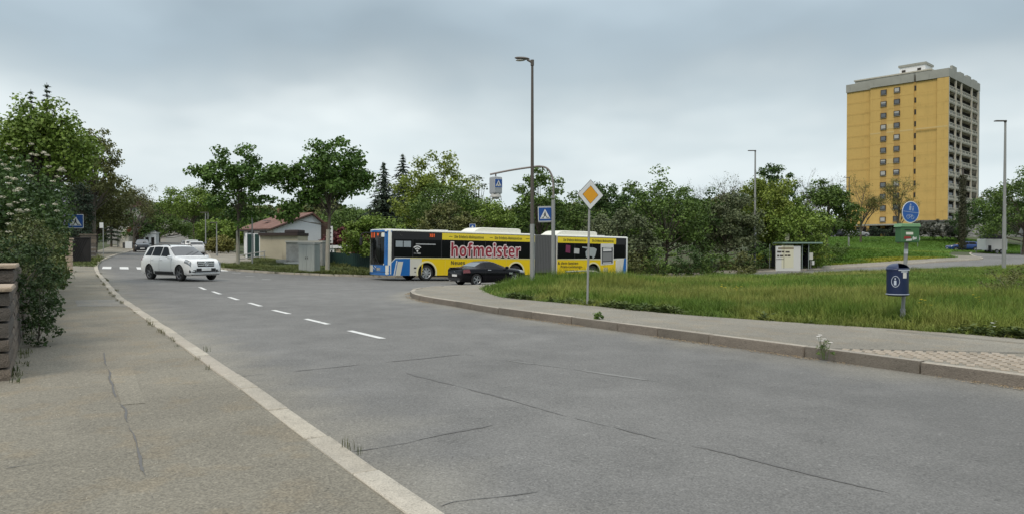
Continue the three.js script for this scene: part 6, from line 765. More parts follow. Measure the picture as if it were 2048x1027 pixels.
  for (const [b, [z0, z1]] of bays.entries()) { const L = z1 - z0, zc = -(z0 + z1) / 2;
    for (let f = 0; f < nF; f++) { const yb = wallTop - fl * (f + 1) - 0.02; put('balcony_slab', 1.5, 0.2, L - 0.02, -0.78, yb, zc, paleM); put('railing_beam', 0.12, 0.14, L - 0.02, -0.02, yb + 0.95, zc, paleM); put('railing_base', 0.12, 0.24, L - 0.04, -0.03, yb + 0.24, zc, paleM); const n = Math.max(2, Math.round(L / 1.25)); for (let i = 0; i < n; i++) { const w = L / n; put('railing_panel', 0.1, 0.56, w * 0.42, -0.05, yb + 0.62, -(z0 + w * (i + 0.5)), i % 2 ? parapetM : paleM); put('railing_insert', 0.06, 0.5, w * 0.5, -0.1, yb + 0.62, -(z0 + w * (i + 1) - w * 0.02) + 0.3, (f + i + b) % 7 === 2 ? blindM : mat_cache('dkr', [0.12, 0.11, 0.1])); }
      put('balcony_back_window', 0.05, 1.7, L * 0.7, -1.52, yb + 1.1, zc, busGlassM); } }
  // entrance level
  put('entrance_canopy', 10, 0.35, 3, -15, 3.0, 1.4, parapetM); for (const x of [-19, -15.5, -12]) put('entrance_opening', 2.4, 2.5, 0.1, x, 1.5, x < -17 ? -0.98 : -0.12, recessShadeM); put('garage_wall', 14, 2.6, 0.4, -Lu - 5, 1.2, -2, parapetM);
}
function mat_cache(k, c) { mat_cache.m ??= {}; return mat_cache.m[k] ??= mat(c, 0.8); }
{ // low grey wall and carport right of the tower
  const t = thing('garage_row', 'low grey garage row behind the white trailer', 'garage', spot(1975, 150).toArray(), -0.2); part('wall', uvBox(box(26, 3.2, 5, 0, 1.6, 0)), parapetM, t); part('roof_slab', box(26.6, 0.3, 5.6, 0, 3.3, 0), mat([0.12, 0.12, 0.12], 0.9), t); for (let i = 0; i < 6; i++) part('garage_door', box(2.6, 2.2, 0.08, -11 + i * 3.1, 1.15, 2.53), mat([0.25, 0.25, 0.24], 0.7), t); }
{ // white house: the gable faces right of the viewer, the long side to the left
  const d = 84, c = spot(547, d, -0.2), k = FPX / d, t = thing('white_house', 'white gabled house with red-brown tiled roof behind the maples', 'house', c.toArray(), 0.85); const Y = (py) => EYE + (490 - py) / k - c.y, W = 6.3, D = 6.6, e = Y(456), a = Y(426);
  { const s = new THREE.Shape([[0, -0.5], [W, -0.5], [W, Y(441)], [W * 0.78, a], [0, e]].map(([x, y]) => new THREE.Vector2(x, y))); part('wall', uvBox(new THREE.ExtrudeGeometry(s, { depth: D, bevelEnabled: false }).translate(0, 0, -D)), whiteWallM, t); }
  const tileM = surface(256, 2.4, (u, v) => { const a2 = tfbm(u * 5, v * 5, 5, 761, 4), row = (v * 8) % 1, col = (u * 10 + Math.floor(v * 8) * 0.5) % 1, k2 = 0.75 + 0.5 * a2 - 0.22 * (row < 0.14 ? 1 : 0) - 0.1 * (col < 0.1 ? 1 : 0); return [0.19 * k2, 0.1 * k2, 0.078 * k2, row]; }, { bump: 0.03, rough: 0.9 });
  const slope = (x0, y0, x1, y1, m, n) => { const L = Math.hypot(x1 - x0, y1 - y0), g = uvBox(box(L + 0.3, 0.18, D + 0.8, 0, 0, 0)); g.rotateZ(Math.atan2(y1 - y0, x1 - x0)); g.translate((x0 + x1) / 2, (y0 + y1) / 2 + 0.1, -D / 2); return part(n, g, m, t); }; const rf = slope(-0.5, e - 0.2, W * 0.78, a, tileM, 'roof'); slope(W * 0.78 + 0.1, a - 0.02, W + 0.25, Y(441) - 0.25, tileM, 'roof'); part('chimney', uvBox(box(0.7, 1.3, 0.7, W * 0.55, a + 0.1, -4)), mat([0.2, 0.1, 0.08], 0.9), rf); part('skylight', box(0.6, 0.06, 0.8, 1.5, lerp(e, a, 0.38) + 0.3, -4).rotateZ(0), paneM, rf);
  part('brick_wing', uvBox(box(1.2, Y(442) + 0.5, 4, W + 0.62, Y(442) / 2 - 0.2, -2.3)), mat([0.12, 0.068, 0.05], 0.95), t); const w = part('window', box(0.06, 1.2, 1.4, -0.02, e - 0.95, -2.2), winFrameM, t); part('pane', box(0.04, 1.0, 1.2, -0.05, e - 0.95, -2.2), paneM, w); const w2 = part('window', box(0.06, 1.2, 1.4, -0.02, e - 0.95, -5.0), winFrameM, t); part('pane', box(0.04, 1.0, 1.2, -0.05, e - 0.95, -5.0), paneM, w2);
  part('gutter', rod([-0.62, e - 0.25, 0.3], [-0.62, e - 0.25, -D - 0.3], 0.07), trimM, t); part('bargeboard', rod([-0.5, e - 0.15, 0.42], [W * 0.78, a + 0.05, 0.42], 0.09), mat([0.05, 0.025, 0.02], 0.8), t);
  // garage in front
  const dg = 72, g0 = spot(489, dg, -0.1), kg = FPX / dg, gt = thing('flat_garage', 'flat-roofed garage with dark green doors and beige side wall', 'garage', g0.toArray(), -0.05), X = (px) => (px - 489) / kg, Yg = (py) => EYE + (490 - py) / kg - g0.y; part('side_wall', uvBox(box(X(597) - X(520), Yg(470) + 0.3, 3, (X(597) + X(520)) / 2, Yg(470) / 2 - 0.15, -1.5)), plaster([0.42, 0.38, 0.29], 771, 0.35), gt); part('front_block', uvBox(box(X(520) - X(487), Yg(467) + 0.3, 2.6, (X(520) + X(487)) / 2, Yg(467) / 2 - 0.15, -1.8)), whiteWallM, gt); part('roof_slab', box(X(598) - X(519), 0.28, 3.4, (X(598) + X(519)) / 2, Yg(468.5), -1.4), mat([0.035, 0.024, 0.022], 0.8), gt); part('roof_hatch_cover', box(X(580) - X(550), 0.35, 2, X(566), Yg(462), -3.5, 0.1), mat([0.04, 0.03, 0.03], 0.8), gt); for (const [a2, b2] of [[491.5, 502.5], [506, 518]]) { const dr = part('garage_door', box(X(b2) - X(a2), Yg(469) + 0.1, 0.08, (X(a2) + X(b2)) / 2, Yg(469) / 2, -0.46), mat([0.012, 0.05, 0.042], 0.5), gt); for (let i = 1; i < 4; i++) part('door_rib', box(0.03, Yg(469), 0.03, lerp(X(a2), X(b2), i / 4), Yg(469) / 2, -0.41), mat([0.008, 0.035, 0.03], 0.5), dr); } part('gate_post', box(0.16, Yg(466), 0.16, X(489.5), Yg(466) / 2, -0.38), whiteWallM, gt); part('gate_post', box(0.16, Yg(466), 0.16, X(520), Yg(466) / 2, -0.1), whiteWallM, gt);
  // fence rails before it
  const f0 = spot(500, 66), fr = thing('rail_fence', 'grey rail fence slanting up before the green garage doors', 'fence', f0.toArray(), 0.15); part('rail', rod([-1.2, 0.55, 0], [1.3, 0.95, 0], 0.05), galvM, fr); part('rail', rod([-1.2, 0.25, 0], [1.3, 0.55, 0], 0.05), galvM, fr); for (const x of [-1.1, 0.1, 1.2]) part('post', cyl(0.05, 0.05, 0.75 + x * 0.17, x, -0.1, 0), galvM, fr); }
{ // concrete enclosure and transformer kiosk
  const d = 60, c = spot(608, d, -0.1), k = FPX / d, t = thing('concrete_enclosure', 'weathered concrete box wall behind the grey kiosk', 'enclosure', c.toArray(), -0.06), Y = (py) => EYE + (490 - py) / k - c.y, X = (px) => (px - 608) / k; part('wall', uvBox(box(X(645) - X(571), Y(484), 1.8, 0, Y(484) / 2, -0.9)), concM, t); part('coping', uvBox(box(X(646) - X(570), 0.14, 2.0, 0, Y(483), -0.9)), mat([0.52, 0.51, 0.47], 0.9), t); part('low_block', uvBox(box(0.75, 0.65, 0.8, X(566), 0.4, 0.3)), concM, t); part('bench_slab', box(1.2, 0.12, 0.5, X(588), 0.45, 0.5), mat([0.62, 0.62, 0.6], 0.8), t);
  const d2 = 49.4, c2 = spot(615.5, d2, 0.02), k2 = FPX / d2, q = thing('transformer_kiosk', 'grey-green electrical kiosk between the two maples', 'kiosk', c2.toArray(), -0.22), h = EYE + (490 - 485) / k2 - c2.y; const km = surface(256, 1.5, (u, v) => { const a = tfbm(u * 6, v * 6, 6, 781, 5), b = tfbm(u * 16, v * 3, 16, 783, 4), k3 = 0.36 + 0.07 * (a - 0.5) - 0.06 * sstep(0.55, 0.8, b); return [k3 * 0.94, k3 * 1.0, k3 * 0.96, a]; }, { bump: 0.002, rough: 0.7 }); part('housing', uvBox(box(1.16, h - 0.2, 0.8, 0, h / 2 - 0.02, -0.2, 0.02)), km, q); part('roof', box(1.26, 0.1, 0.9, 0, h - 0.06, -0.2, 0.02), mat([0.4, 0.41, 0.39], 0.8), q); for (const x of [-0.28, 0.28]) { const dr = part('door', box(0.54, h - 0.35, 0.02, x, h / 2 - 0.03, 0.208, 0.004), km, q); part('handle', box(0.03, 0.14, 0.03, x > 0 ? 0.07 : -0.07, h / 2, 0.225), trimM, dr); } part('plinth', uvBox(box(1.24, 0.16, 0.88, 0, 0.02, -0.2)), concM, q); }
{ const d = 62, t = thing('board_column', 'narrow white board with dark dots beside the maple trunk', 'sign', spot(661, d).toArray(), 0.2), y0 = hgt(487, d, 661), y1 = hgt(453, d, 661); part('board', box(0.36, y1 - y0, 0.06, 0, (y0 + y1) / 2, 0), signWhiteM, t); for (let i = 0; i < 4; i++) part('dot', new THREE.CylinderGeometry(0.06, 0.06, 0.01, 12).rotateX(Math.PI / 2).translate(0, lerp(y0, y1, 0.12 + i * 0.24), 0.036), trimM, t); for (const x of [-0.12, 0.12]) part('leg', cyl(0.03, 0.03, y0 + 0.1, x, 0, 0), galvM, t); }
{ const d = 70, t = thing('white_counter', 'low white canopy with a dark counter beyond the maple trunk', 'stall', spot(678, d).toArray(), 0.05), y0 = hgt(497, d, 678), y1 = hgt(491, d, 678); part('canopy', box(1.75, y1 - y0, 1.2, 0, (y0 + y1) / 2, 0), signWhiteM, t); part('counter', box(0.5, 0.4, 1.0, -0.62, y0 - 0.2, 0), signWhiteM, t); for (const x of [-0.75, 0.75]) part('leg', box(0.07, y0, 0.07, x, y0 / 2, 0), trimM, t); part('notice', box(0.26, 0.22, 0.02, 0.48, y0 - 0.1, 0.55), signWhiteM, t); }
{ // dark green mesh fence
  const A = G(-15.2, 62), B = G(-9.8, 57), t = thing('green_fence', 'dark green fence running behind the bus nose', 'fence', A.toArray()), D = B.clone().sub(A), L = D.length(); t.rotation.y = -Math.atan2(D.z, D.x); const m = mat([0.01, 0.04, 0.034], 0.7), n = 24; for (let i = 0; i <= n; i++) { const p = part('slat', box(L / n * 0.9, 1.2, 0.03, L * i / n, 0.65 + D.y * i / n, 0), m, t); p.name = i ? 'slat_' + String(i).padStart(3, '0') : 'slat'; } for (const f of [0, 0.25, 0.5, 0.75, 1]) part('post', cyl(0.04, 0.04, 1.4, L * f, 0 + D.y * f, -0.05), m, t); for (const y of [0.25, 1.1]) part('rail', rod([0, y, -0.03], [L, y + D.y, -0.03], 0.025), m, t); }
// stone end of the garden wall: stepped courses, each stone laid
const wallStoneM = [[0.135, 0.112, 0.092], [0.105, 0.092, 0.08], [0.165, 0.135, 0.108], [0.12, 0.102, 0.086], [0.19, 0.155, 0.122]].map((c, i) => { const m = stoneMat(c, 801 + i * 20); m.bumpScale = 0.02; return m; }), capM = stoneMat([0.4, 0.32, 0.24], 905);
function rough(w, h, d, seed) { const g = new THREE.BoxGeometry(w, h, d, Math.max(2, Math.round(w / 0.09)), 3, Math.max(2, Math.round(d / 0.09))), p = g.attributes.position; for (let i = 0; i < p.count; i++) { const x = p.getX(i), y = p.getY(i), z = p.getZ(i), e = Math.max(Math.abs(x) / (w / 2), 0) > 0.98 ? 1 : 0, f = Math.abs(z) / (d / 2) > 0.98 ? 1 : 0, q = Math.abs(y) / (h / 2) > 0.98 ? 1 : 0, n = hash2(Math.round(x * 300), Math.round(y * 300) + Math.round(z * 300) * 7, seed); const k = (n - 0.4) * 0.02; p.setXYZ(i, x + e * Math.sign(x) * (q ? -0.006 : k), y - q * Math.sign(y) * 0.006 * (1 + n), z + f * Math.sign(z) * (q ? -0.006 : k)); } g.computeVertexNormals(); return uvBox(g); }
{
  const t = thing('stone_wall', 'stepped dark sandstone wall with pale coping at the left edge', 'wall', G(-5.95, 8.75, 0.06).toArray(), 0); const ang = Math.atan2(0.846, -0.533); t.rotation.y = ang; // local x runs along the wall, away from the viewer
  const r = RNG(91); let n = 0; const stone = (x, y, z, w, h, d, m) => { const s = part('stone', rough(w - 0.012, h - 0.012, d - 0.012, 900 + n), m ?? wallStoneM[Math.floor(r() * 5)], t); s.position.set(x, y, z); s.rotation.y = (r() - 0.5) * 0.03; s.name = n ? 'stone_' + String(n).padStart(3, '0') : 'stone'; n++; };
  // z negative = garden side (left of the wall line)
  const ends = (x0, y0, rows, hs, len, deep) => { let y = y0; for (let k = 0; k < rows; k++) { const h = hs[k % hs.length]; let x = x0; while (x < x0 + len - 0.05) { let L = Math.min(0.42 + r() * 0.4, x0 + len - x); if (x0 + len - x - L < 0.2) L = x0 + len - x; stone(x + L / 2, y + h / 2, -0.22, L, h, 0.44); x += L; } let z = -0.44; while (z > -deep) { const L = Math.min(0.45 + r() * 0.35, z + deep); if (L < 0.1) break; stone(x0 + 0.2, y + h / 2, z - L / 2, 0.4, h, L); z -= L; } y += h; } return y; };
  const y1 = ends(0, 0, 6, [0.17, 0.19, 0.16, 0.2, 0.18, 0.17], 1.6, 2.6); { let z = 0.03; for (let k = 0; k < 3; k++) { const L = 0.9; stone(0.42, y1 + 0.04, z - L / 2, 0.95, 0.085, L, capM); z -= L; } }
  const y2 = ends(1.62, 0, 7, [0.19, 0.18, 0.2, 0.17, 0.19, 0.18, 0.19], 3.4, 2.6); { let z = 0.03; for (let k = 0; k < 3; k++) { stone(2.1, y2 + 0.04, z - 0.45, 1.05, 0.08, 0.9, capM); z -= 0.9; } }
  part('core', box(4.6, 1.0, 2.0, 2.6, 0.45, -1.4), wallStoneM[1], t);
}
{ // low garden wall under the hedges, further along
  const t = thing('garden_wall', 'low dark stone wall under the hanging shrubs', 'wall', G(-8.6, 13.1, 0.05).toArray(), Math.atan2(0.846, -0.533)); const r = RNG(92); let n = 0; for (let row = 0; row < 3; row++) { let x = row * 0.2; while (x < 22) { const L = 0.5 + r() * 0.5, s = part(n ? 'stone_' + String(n).padStart(3, '0') : 'stone', rough(L - 0.012, 0.28, 0.4, 1200 + n % 9), wallStoneM[Math.floor(r() * 5)], t); s.position.set(x + L / 2, 0.14 + row * 0.29, -0.25); x += L; n++; } } }
{ // gate piers and gate
  for (const [px, d, w, h, lab] of [[137, 40, 0.35, 1.75, 'pale slim gatepost nearest the crossing sign'], [176, 58, 1.1, 1.9, 'broad dark stone gate pier beside the white cabinet']]) { const t = thing('gate_pier', lab, 'gate pier', spot(px, d, 0.05).toArray(), 0.5); const rows = 6; for (let i = 0; i < rows; i++) { const s = part(i ? 'stone_00' + i : 'stone', rough(w - 0.01, h / rows - 0.015, 0.5, 1300 + i), w < 0.5 ? capM : wallStoneM[i % 5], t); s.position.y = h / rows * (i + 0.5); } const c = part('cap_stone', rough(w + 0.1, 0.1, 0.6, 1400), w < 0.5 ? capM : wallStoneM[4], t); c.position.y = h + 0.05; }
  const t = thing('lattice_gate', 'dark lattice gate between the two gate piers', 'gate', spot(155, 50, 0.08).toArray(), 0.35); for (let i = 0; i < 10; i++) { part('bar', rod([-0.7 + i * 0.14, 0.05, 0], [-0.7 + ((i + 5) % 10) * 0.14, 1.7, 0], 0.012), blackM, t); } part('gate_frame', [box(1.5, 0.06, 0.05, 0, 0.06, 0), box(1.5, 0.06, 0.05, 0, 1.72, 0), box(0.06, 1.7, 0.05, -0.75, 0.9, 0), box(0.06, 1.7, 0.05, 0.75, 0.9, 0)], blackM, t); part('panel', box(1.44, 1.6, 0.01, 0, 0.88, -0.03), mat([0.02, 0.018, 0.018], 0.9), t);
}
{ // clipped hedge over a brick wall, street side
  const A = G(-45.5, 70, 0.05), t = thing('brick_wall', 'low orange-brown wall under the clipped hedge', 'wall', A.toArray(), 0.95); part('wall', uvBox(rough(9, 0.75, 0.35, 1501)), plaster([0.24, 0.15, 0.09], 791, 0.4), t).position.y = 0.35; part('coping', box(9.1, 0.07, 0.45, 0, 0.76, 0), capM, t);
  const r = RNG(93), L = new Leaves(); for (let i = 0; i < 9000; i++) { const f = r(), x = (r() - 0.5) * 9, y = f < 0.3 ? 1.25 + (r() - 0.5) * 0.14 : r() * 1.25, z = f < 0.3 ? (r() - 0.5) * 1.0 : (r() < 0.5 ? 0.5 : -0.5) + (r() - 0.5) * 0.14, e = rdir(r); L.add(x, y, z, e[0], e[1], e[2], ...nrm([e[2], e[0] * 0.2, -e[0]]), 0.13, 0.1, mixc(GREEN.deep[0], GREEN.mid[1], r() * 0.8)); }
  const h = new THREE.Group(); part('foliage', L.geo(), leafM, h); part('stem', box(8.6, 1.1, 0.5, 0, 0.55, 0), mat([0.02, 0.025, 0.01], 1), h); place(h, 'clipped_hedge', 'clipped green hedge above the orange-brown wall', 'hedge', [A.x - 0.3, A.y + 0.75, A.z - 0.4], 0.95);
}
{ // red-roofed shed and white shed by the dark car
  const d = 108, c = spot(272, d, -0.1), k = FPX / d, t = thing('red_roof_house', 'small house with a red-brown tiled roof behind the dark car', 'house', c.toArray(), 0.3), Y = (py) => EYE + (490 - py) / k - c.y; const rm = mat([0.22, 0.075, 0.045], 0.9); const s = new THREE.Shape([[-1, 0], [1.1, 0], [1.1, Y(471)], [0, Y(452)], [-1, Y(471)]].map(([x, y]) => new THREE.Vector2(x, y))); part('wall', new THREE.ExtrudeGeometry(s, { depth: 5, bevelEnabled: false }).translate(0, 0, -5).rotateY(0.5), mat([0.5, 0.48, 0.42], 0.9), t); part('roof', box(2.4, Y(454) - Y(470), 0.14, -0.1, (Y(454) + Y(470)) / 2, 0.4).rotateX(-0.25), rm, t); part('bargeboard', rod([1.15, Y(454), 0.5], [0.95, Y(470), 0.75], 0.06), signWhiteM, t); part('fence_board', box(3.4, 0.9, 0.08, 0.2, 0.55, 1.6), mat([0.05, 0.05, 0.05], 0.8), t); part('pale_panel', box(0.9, 1.1, 0.06, -0.7, 0.6, 1.75), signWhiteM, t);
  const c2 = spot(299, d, -0.1), w = thing('white_shed', 'narrow white shed with dark openings beside the dark car', 'shed', c2.toArray(), 0.3), y2 = EYE + (490 - 465) / k - c2.y; part('wall', box(1.6, y2, 3, 0, y2 / 2, -1.5), whiteWallM, w); part('roof_slab', box(1.8, 0.16, 3.3, 0, y2, -1.5), signWhiteM, w); for (const x of [-0.35, 0.4]) part('opening', box(0.4, y2 * 0.55, 0.05, x, y2 * 0.45, 0.01), recessShadeM, w); }
for (const [px, d, w, h, label, c] of [[260, 125, 6, 6.5, 'grey gabled house half hidden behind the garden trees', [0.3, 0.29, 0.27]], [335, 165, 9, 5.5, 'pale house among the trees up the street', [0.5, 0.48, 0.44]], [372, 150, 7, 2.2, 'long low pale wall beyond the parked cars', [0.42, 0.42, 0.4]], [335, 190, 6, 1.4, 'short white wall beside the street up the hill', [0.6, 0.6, 0.57]], [694, 100, 5, 2.8, 'cream house front between the trees beyond the green fence', [0.55, 0.47, 0.33]]]) {
  const t = thing('distant_house', label, 'house', spot(px, d, -0.2).toArray(), 0.3); part('wall', uvBox(box(w, h, 5, 0, h / 2, 0)), plaster(c, 1600 + px, 0.2), t); if (h > 3) { const s = new THREE.Shape([[-w / 2 - 0.3, h], [w / 2 + 0.3, h], [0, h + w * 0.42]].map(([x, y]) => new THREE.Vector2(x, y))); part('roof', new THREE.ExtrudeGeometry(s, { depth: 5.6, bevelEnabled: false }).translate(0, 0, -2.8), mat([0.1, 0.06, 0.05], 0.9), t); for (const x of [-w * 0.25, w * 0.25]) { const wi = part('window', box(0.9, 1.2, 0.06, x, h * 0.6, 2.52), winFrameM, t); part('pane', box(0.75, 1.05, 0.03, x, h * 0.6, 2.555), paneM, wi); } } else part('coping', box(w + 0.1, 0.12, 5.1, 0, h, 0), concM, t); }
// ---------------------------------------------------------------- grass, weeds, flowers, distant woods
const bladeM = new THREE.MeshPhysicalMaterial({ color: 0xffffff, roughness: 0.7, transmission: 0.25, thickness: 0, side: THREE.DoubleSide, specularIntensity: 0.3 });
function tuft(seed, n, h, spread, w) {
  const r = RNG(seed), P = [], I = []; for (let b = 0; b < n; b++) { const a = r() * 6.283, q = Math.sqrt(r()) * spread, x = Math.cos(a) * q, z = Math.sin(a) * q, f = r() * 6.283, L = h * (0.55 + 0.6 * r()), bend = L * (0.12 + 0.5 * r()), bx = Math.cos(f) * bend, bz = Math.sin(f) * bend, wx = -Math.sin(f) * w, wz = Math.cos(f) * w, k = P.length / 3; P.push(x - wx, -0.03, z - wz, x + wx, -0.03, z + wz, x + bx * 0.3 - wx * 0.75, L * 0.6, z + bz * 0.3 - wz * 0.75, x + bx * 0.3 + wx * 0.75, L * 0.6, z + bz * 0.3 + wz * 0.75, x + bx, L * (0.98 - 0.25 * bend / L), z + bz); I.push(k, k + 1, k + 3, k, k + 3, k + 2, k + 2, k + 3, k + 4); }
  const g = new THREE.BufferGeometry(); g.setAttribute('position', new THREE.Float32BufferAttribute(P, 3)); g.setIndex(I); g.computeVertexNormals(); return g;
}
function scatter(name, label, category, geo, material, list) { // list: [x, d, scaleXZ, scaleY, colour]
  const m = new THREE.InstancedMesh(geo, material, list.length), M = new THREE.Matrix4(), q = new THREE.Quaternion(), c = new THREE.Color(), r = RNG(list.length); list.forEach(([x, d, s, sy, col, up = 0.06], i) => { q.setFromEuler(new THREE.Euler(0, r() * 6.283, 0)); M.compose(G(x, d, up), q, V(s, sy, s)); m.setMatrixAt(i, M); c.setRGB(...col); m.setColorAt(i, c); }); m.name = numbered(name); m.castShadow = m.receiveShadow = true; scene.add(m); return tag(m, label, category, null, 'stuff');
}
const meadowPoly = [...grassLine, ...RK.slice(rkTip).filter(([x]) => x < 62)];
const inMeadow = mask(meadowPoly), dGL = field(grassLine, 3);
const gcol = (x, d, r) => { const a = fbm(x * 0.22, d * 0.22, 301, 4), b = fbm(x * 1.3, d * 1.3, 302, 3), y = sstep(0.42, 0.66, a * 0.7 + b * 0.3), k = (0.75 + 0.5 * r()) * (0.75 + 0.5 * fbm(x * 0.5 + 9, d * 0.5, 307, 3)); return mixc(mixc([0.095, 0.175, 0.024], [0.16, 0.245, 0.038], b), [0.33, 0.32, 0.09], y * 0.68, k); };
{
  const r = RNG(401), A = [], Bt = [], dark = [];
  for (let i = 0; i < 330000; i++) { const x = -2 + 64 * r(), d = 9 + 58 * r(); if (Math.abs(x / d) > 1.02 || !inMeadow(x, d)) continue; const keep = d < 22 ? 1 : d < 34 ? 0.55 : 0.3; if (r() > keep) continue; const e = dGL(x, d), hh = (0.55 + 0.75 * fbm(x * 0.5, d * 0.5, 303, 3)) * (x < 7 && d > 25 ? 1 + 0.75 * sstep(25, 29, d) * sstep(7, 4, x) : 1) * (x > 14 ? 0.8 : 1), edge = sstep(0.0, 1.3, e), wide = d < 22 ? 1 : d < 34 ? 1.3 : 1.7; const it = [x, d, wide * (0.8 + 0.5 * r()), hh * (0.38 + 0.62 * edge) * (0.8 + 0.5 * r()), gcol(x, d, r)]; (r() < 0.5 ? A : Bt).push(it); }
  scatter('meadow_grass', 'long meadow grass on the corner between the pavement and side road', 'grass', tuft(1, 16, 0.35, 0.13, 0.0055), bladeM, A); scatter('seeding_grass', 'taller yellowing grass mixed into the corner meadow', 'grass', tuft(2, 14, 0.44, 0.14, 0.005), bladeM, Bt);
  const Gd = []; for (let i = 0; i < 16000; i++) { const x = -34 + 30 * r(), d = 2 + 42 * r(); if (onRoad(x, d, 0.3)) continue; const wx = -5.85 - (d - 8.6) * 0.617; if (x > wx - 0.7 || (d < 9.4 && x > wx - 7.2)) continue; Gd.push([x, d, 1.5 + r(), 0.5 + 0.5 * r(), gcol(x, d, r)]); } scatter('garden_grass', 'grass of the garden behind the stone wall', 'grass', tuft(6, 14, 0.34, 0.15, 0.008), bladeM, Gd);
  // low broad-leaved weeds along the pavement edge
  const wl = new Leaves(), rr = RNG(402); for (let i = 0; i < 22; i++) { const a = rr() * 6.283, q = rr() * 0.14, e = rdir(rr); wl.add(Math.cos(a) * q, 0.04 + 0.12 * rr(), Math.sin(a) * q, ...nrm([e[0] * 0.6, 1, e[2] * 0.6]), ...nrm([Math.cos(a), 0.35, Math.sin(a)]), 0.11, 0.05, [1, 1, 1]); }
  const wg = wl.geo(); wg.deleteAttribute('color'); const W = []; for (const [x, d] of resample(grassLine, 900)) { if (d < 8 || d > 34) continue; for (let k = 0; k < 3; k++) { const g2 = fbm(x * 0.9, d * 0.9, 304, 2); if (rr() > (g2 - 0.38) * 2.2) continue; W.push([x + 0.846 * (0.02 + 0.5 * rr() * rr()), d + 0.533 * (0.02 + 0.5 * rr()), 0.7 + 0.8 * rr(), 0.6 + 0.9 * rr(), mixc([0.07, 0.11, 0.03], [0.14, 0.175, 0.055], rr())]); } }
  scatter('verge_weeds', 'dark leafy weeds along the meadow edge of the pavement', 'weeds', wg, bladeM, W);
  // verge beneath the maples, behind the far kerb, gardens
  const Vg = []; for (let i = 0; i < 60000; i++) { const x = -34 + 62 * r(), d = 46 + 30 * r(); if (onRoad(x, d, 0.3)) continue; if (x > 17 && dFK(x, d) < 2.4) continue; if (x < -21 && dFK(x, d) < 3.9) continue; const near = dFK(x, d) < 5.5; if (!near && r() > 0.3) continue; const n = fbm(x * 0.6, d * 0.6, 305, 3); Vg.push([x, d, 1.6 + r(), (0.25 + 0.9 * n * n * 2) * (0.7 + 0.6 * r()) * 0.8, mixc([0.08, 0.13, 0.03], [0.2, 0.21, 0.075], r() * 0.6 + 0.4 * n, 0.8 + 0.4 * r())]); }
  scatter('rough_grass', 'weedy rough grass on the verge across the junction', 'grass', tuft(3, 14, 0.4, 0.16, 0.009), bladeM, Vg);
  // mown lawn below the tower
  const Lw = []; for (let i = 0; i < 90000; i++) { const x = 14 + 66 * r(), d = 68 + 70 * r(); if (onRoad(x, d, 0.3) || dFK(x, d) < 2.5) continue; if (x / d < 0.33 || x / d > 0.8) continue; const yel = sstep(0.45, 0.62, fbm(x * 0.16, d * 0.34, 306, 4)) * sstep(96, 74, d); Lw.push([x, d, 2.2 + 1.2 * r(), 0.5 + 0.4 * r(), mixc(mixc([0.10, 0.21, 0.026], [0.15, 0.26, 0.036], r()), [0.40, 0.38, 0.045], yel * 0.85)]); }
  scatter('lawn_grass', 'mown lawn with yellow patches below the tower block', 'lawn', tuft(4, 16, 0.26, 0.17, 0.011), bladeM, Lw);
  // tufts in the pavement joints and along the kerbs
  const K = []; for (const [c, o, n, lim] of [[LK, 0.23, 240, 0.62], [LK, -0.02, 160, 0.7], [RK.slice(0, rkTip), -0.17, 120, 0.66]]) for (const [x, d] of resample(offset(c, o), 900)) { if (d < 3 || d > 40) continue; const q = fbm(x * 0.8, d * 0.8, 310 + n, 3); if (q < lim - 0.04 || r() > 0.6) continue; K.push([x + (r() - 0.5) * 0.06, d + (r() - 0.5) * 0.06, 0.28 + 0.3 * r(), 0.16 + 0.25 * r(), mixc([0.07, 0.09, 0.03], [0.15, 0.14, 0.06], r()), 0.085]); }
  for (const [x, d] of resample(wallLine.filter((p) => p[1] > 8.4 && p[1] < 60), 500)) if (r() < 0.45) K.push([x + (r() - 0.3) * 0.2, d + (r() - 0.5) * 0.2, 0.5 + 0.4 * r(), 0.25 + 0.35 * r(), mixc([0.05, 0.08, 0.025], [0.1, 0.12, 0.04], r()), 0.07]);
  scatter('joint_weeds', 'small tufts of weed in the kerb and pavement joints', 'weeds', tuft(5, 12, 0.3, 0.12, 0.006), bladeM, K);
  // fallen leaf litter in the gutter
  const fl = new Leaves(), f2 = RNG(403); for (let i = 0; i < 9; i++) { const e = rdir(f2); fl.add((f2() - 0.5) * 0.12, 0.006 + 0.008 * f2(), (f2() - 0.5) * 0.12, ...nrm([e[0] * 0.4, 1, e[2] * 0.4]), ...nrm([e[2], 0, -e[0]]), 0.022, 0.014, [1, 1, 1]); } const fg = fl.geo(); fg.deleteAttribute('color'); const F = [];
  for (const [x, d] of resample(offset(RK.slice(0, rkTip), 0.08), 1400)) { if (d < 3 || d > 32) continue; const q = fbm(x * 0.7, d * 0.7, 320, 3); if (r() > sstep(0.42, 0.7, q)) continue; F.push([x - 0.846 * 0.12 * r() * r(), d - 0.533 * 0.12 * r() * r(), 0.7 + 0.6 * r(), 1, mixc([0.28, 0.2, 0.11], [0.42, 0.32, 0.2], r()), 0.004]); }
  for (let i = 0; i < 160; i++) { const x = -7 + 6 * r(), d = 4 + 9 * r(); if (onRoad(x, d, 0.1)) continue; F.push([x, d, 0.3, 0.6, mixc([0.4, 0.38, 0.32], [0.55, 0.52, 0.45], r()), 0.086]); }
  scatter('leaf_litter', 'dry leaf litter lying along the gutter', 'litter', fg, petalM.clone(), F);
  // distant woods on the hills and behind the near trees
  const wood = (seed, pal) => { const q = RNG(seed), L = new Leaves(); for (let i = 0; i < 26; i++) { const e = rdir(q); clump(L, q, [e[0] * 2.6, 4.2 + e[1] * 3.0, e[2] * 2.6], [1.5, 1.2, 1.5], 26, 0.75, pal, { fill: 0.6 }); } return L.geo(); };
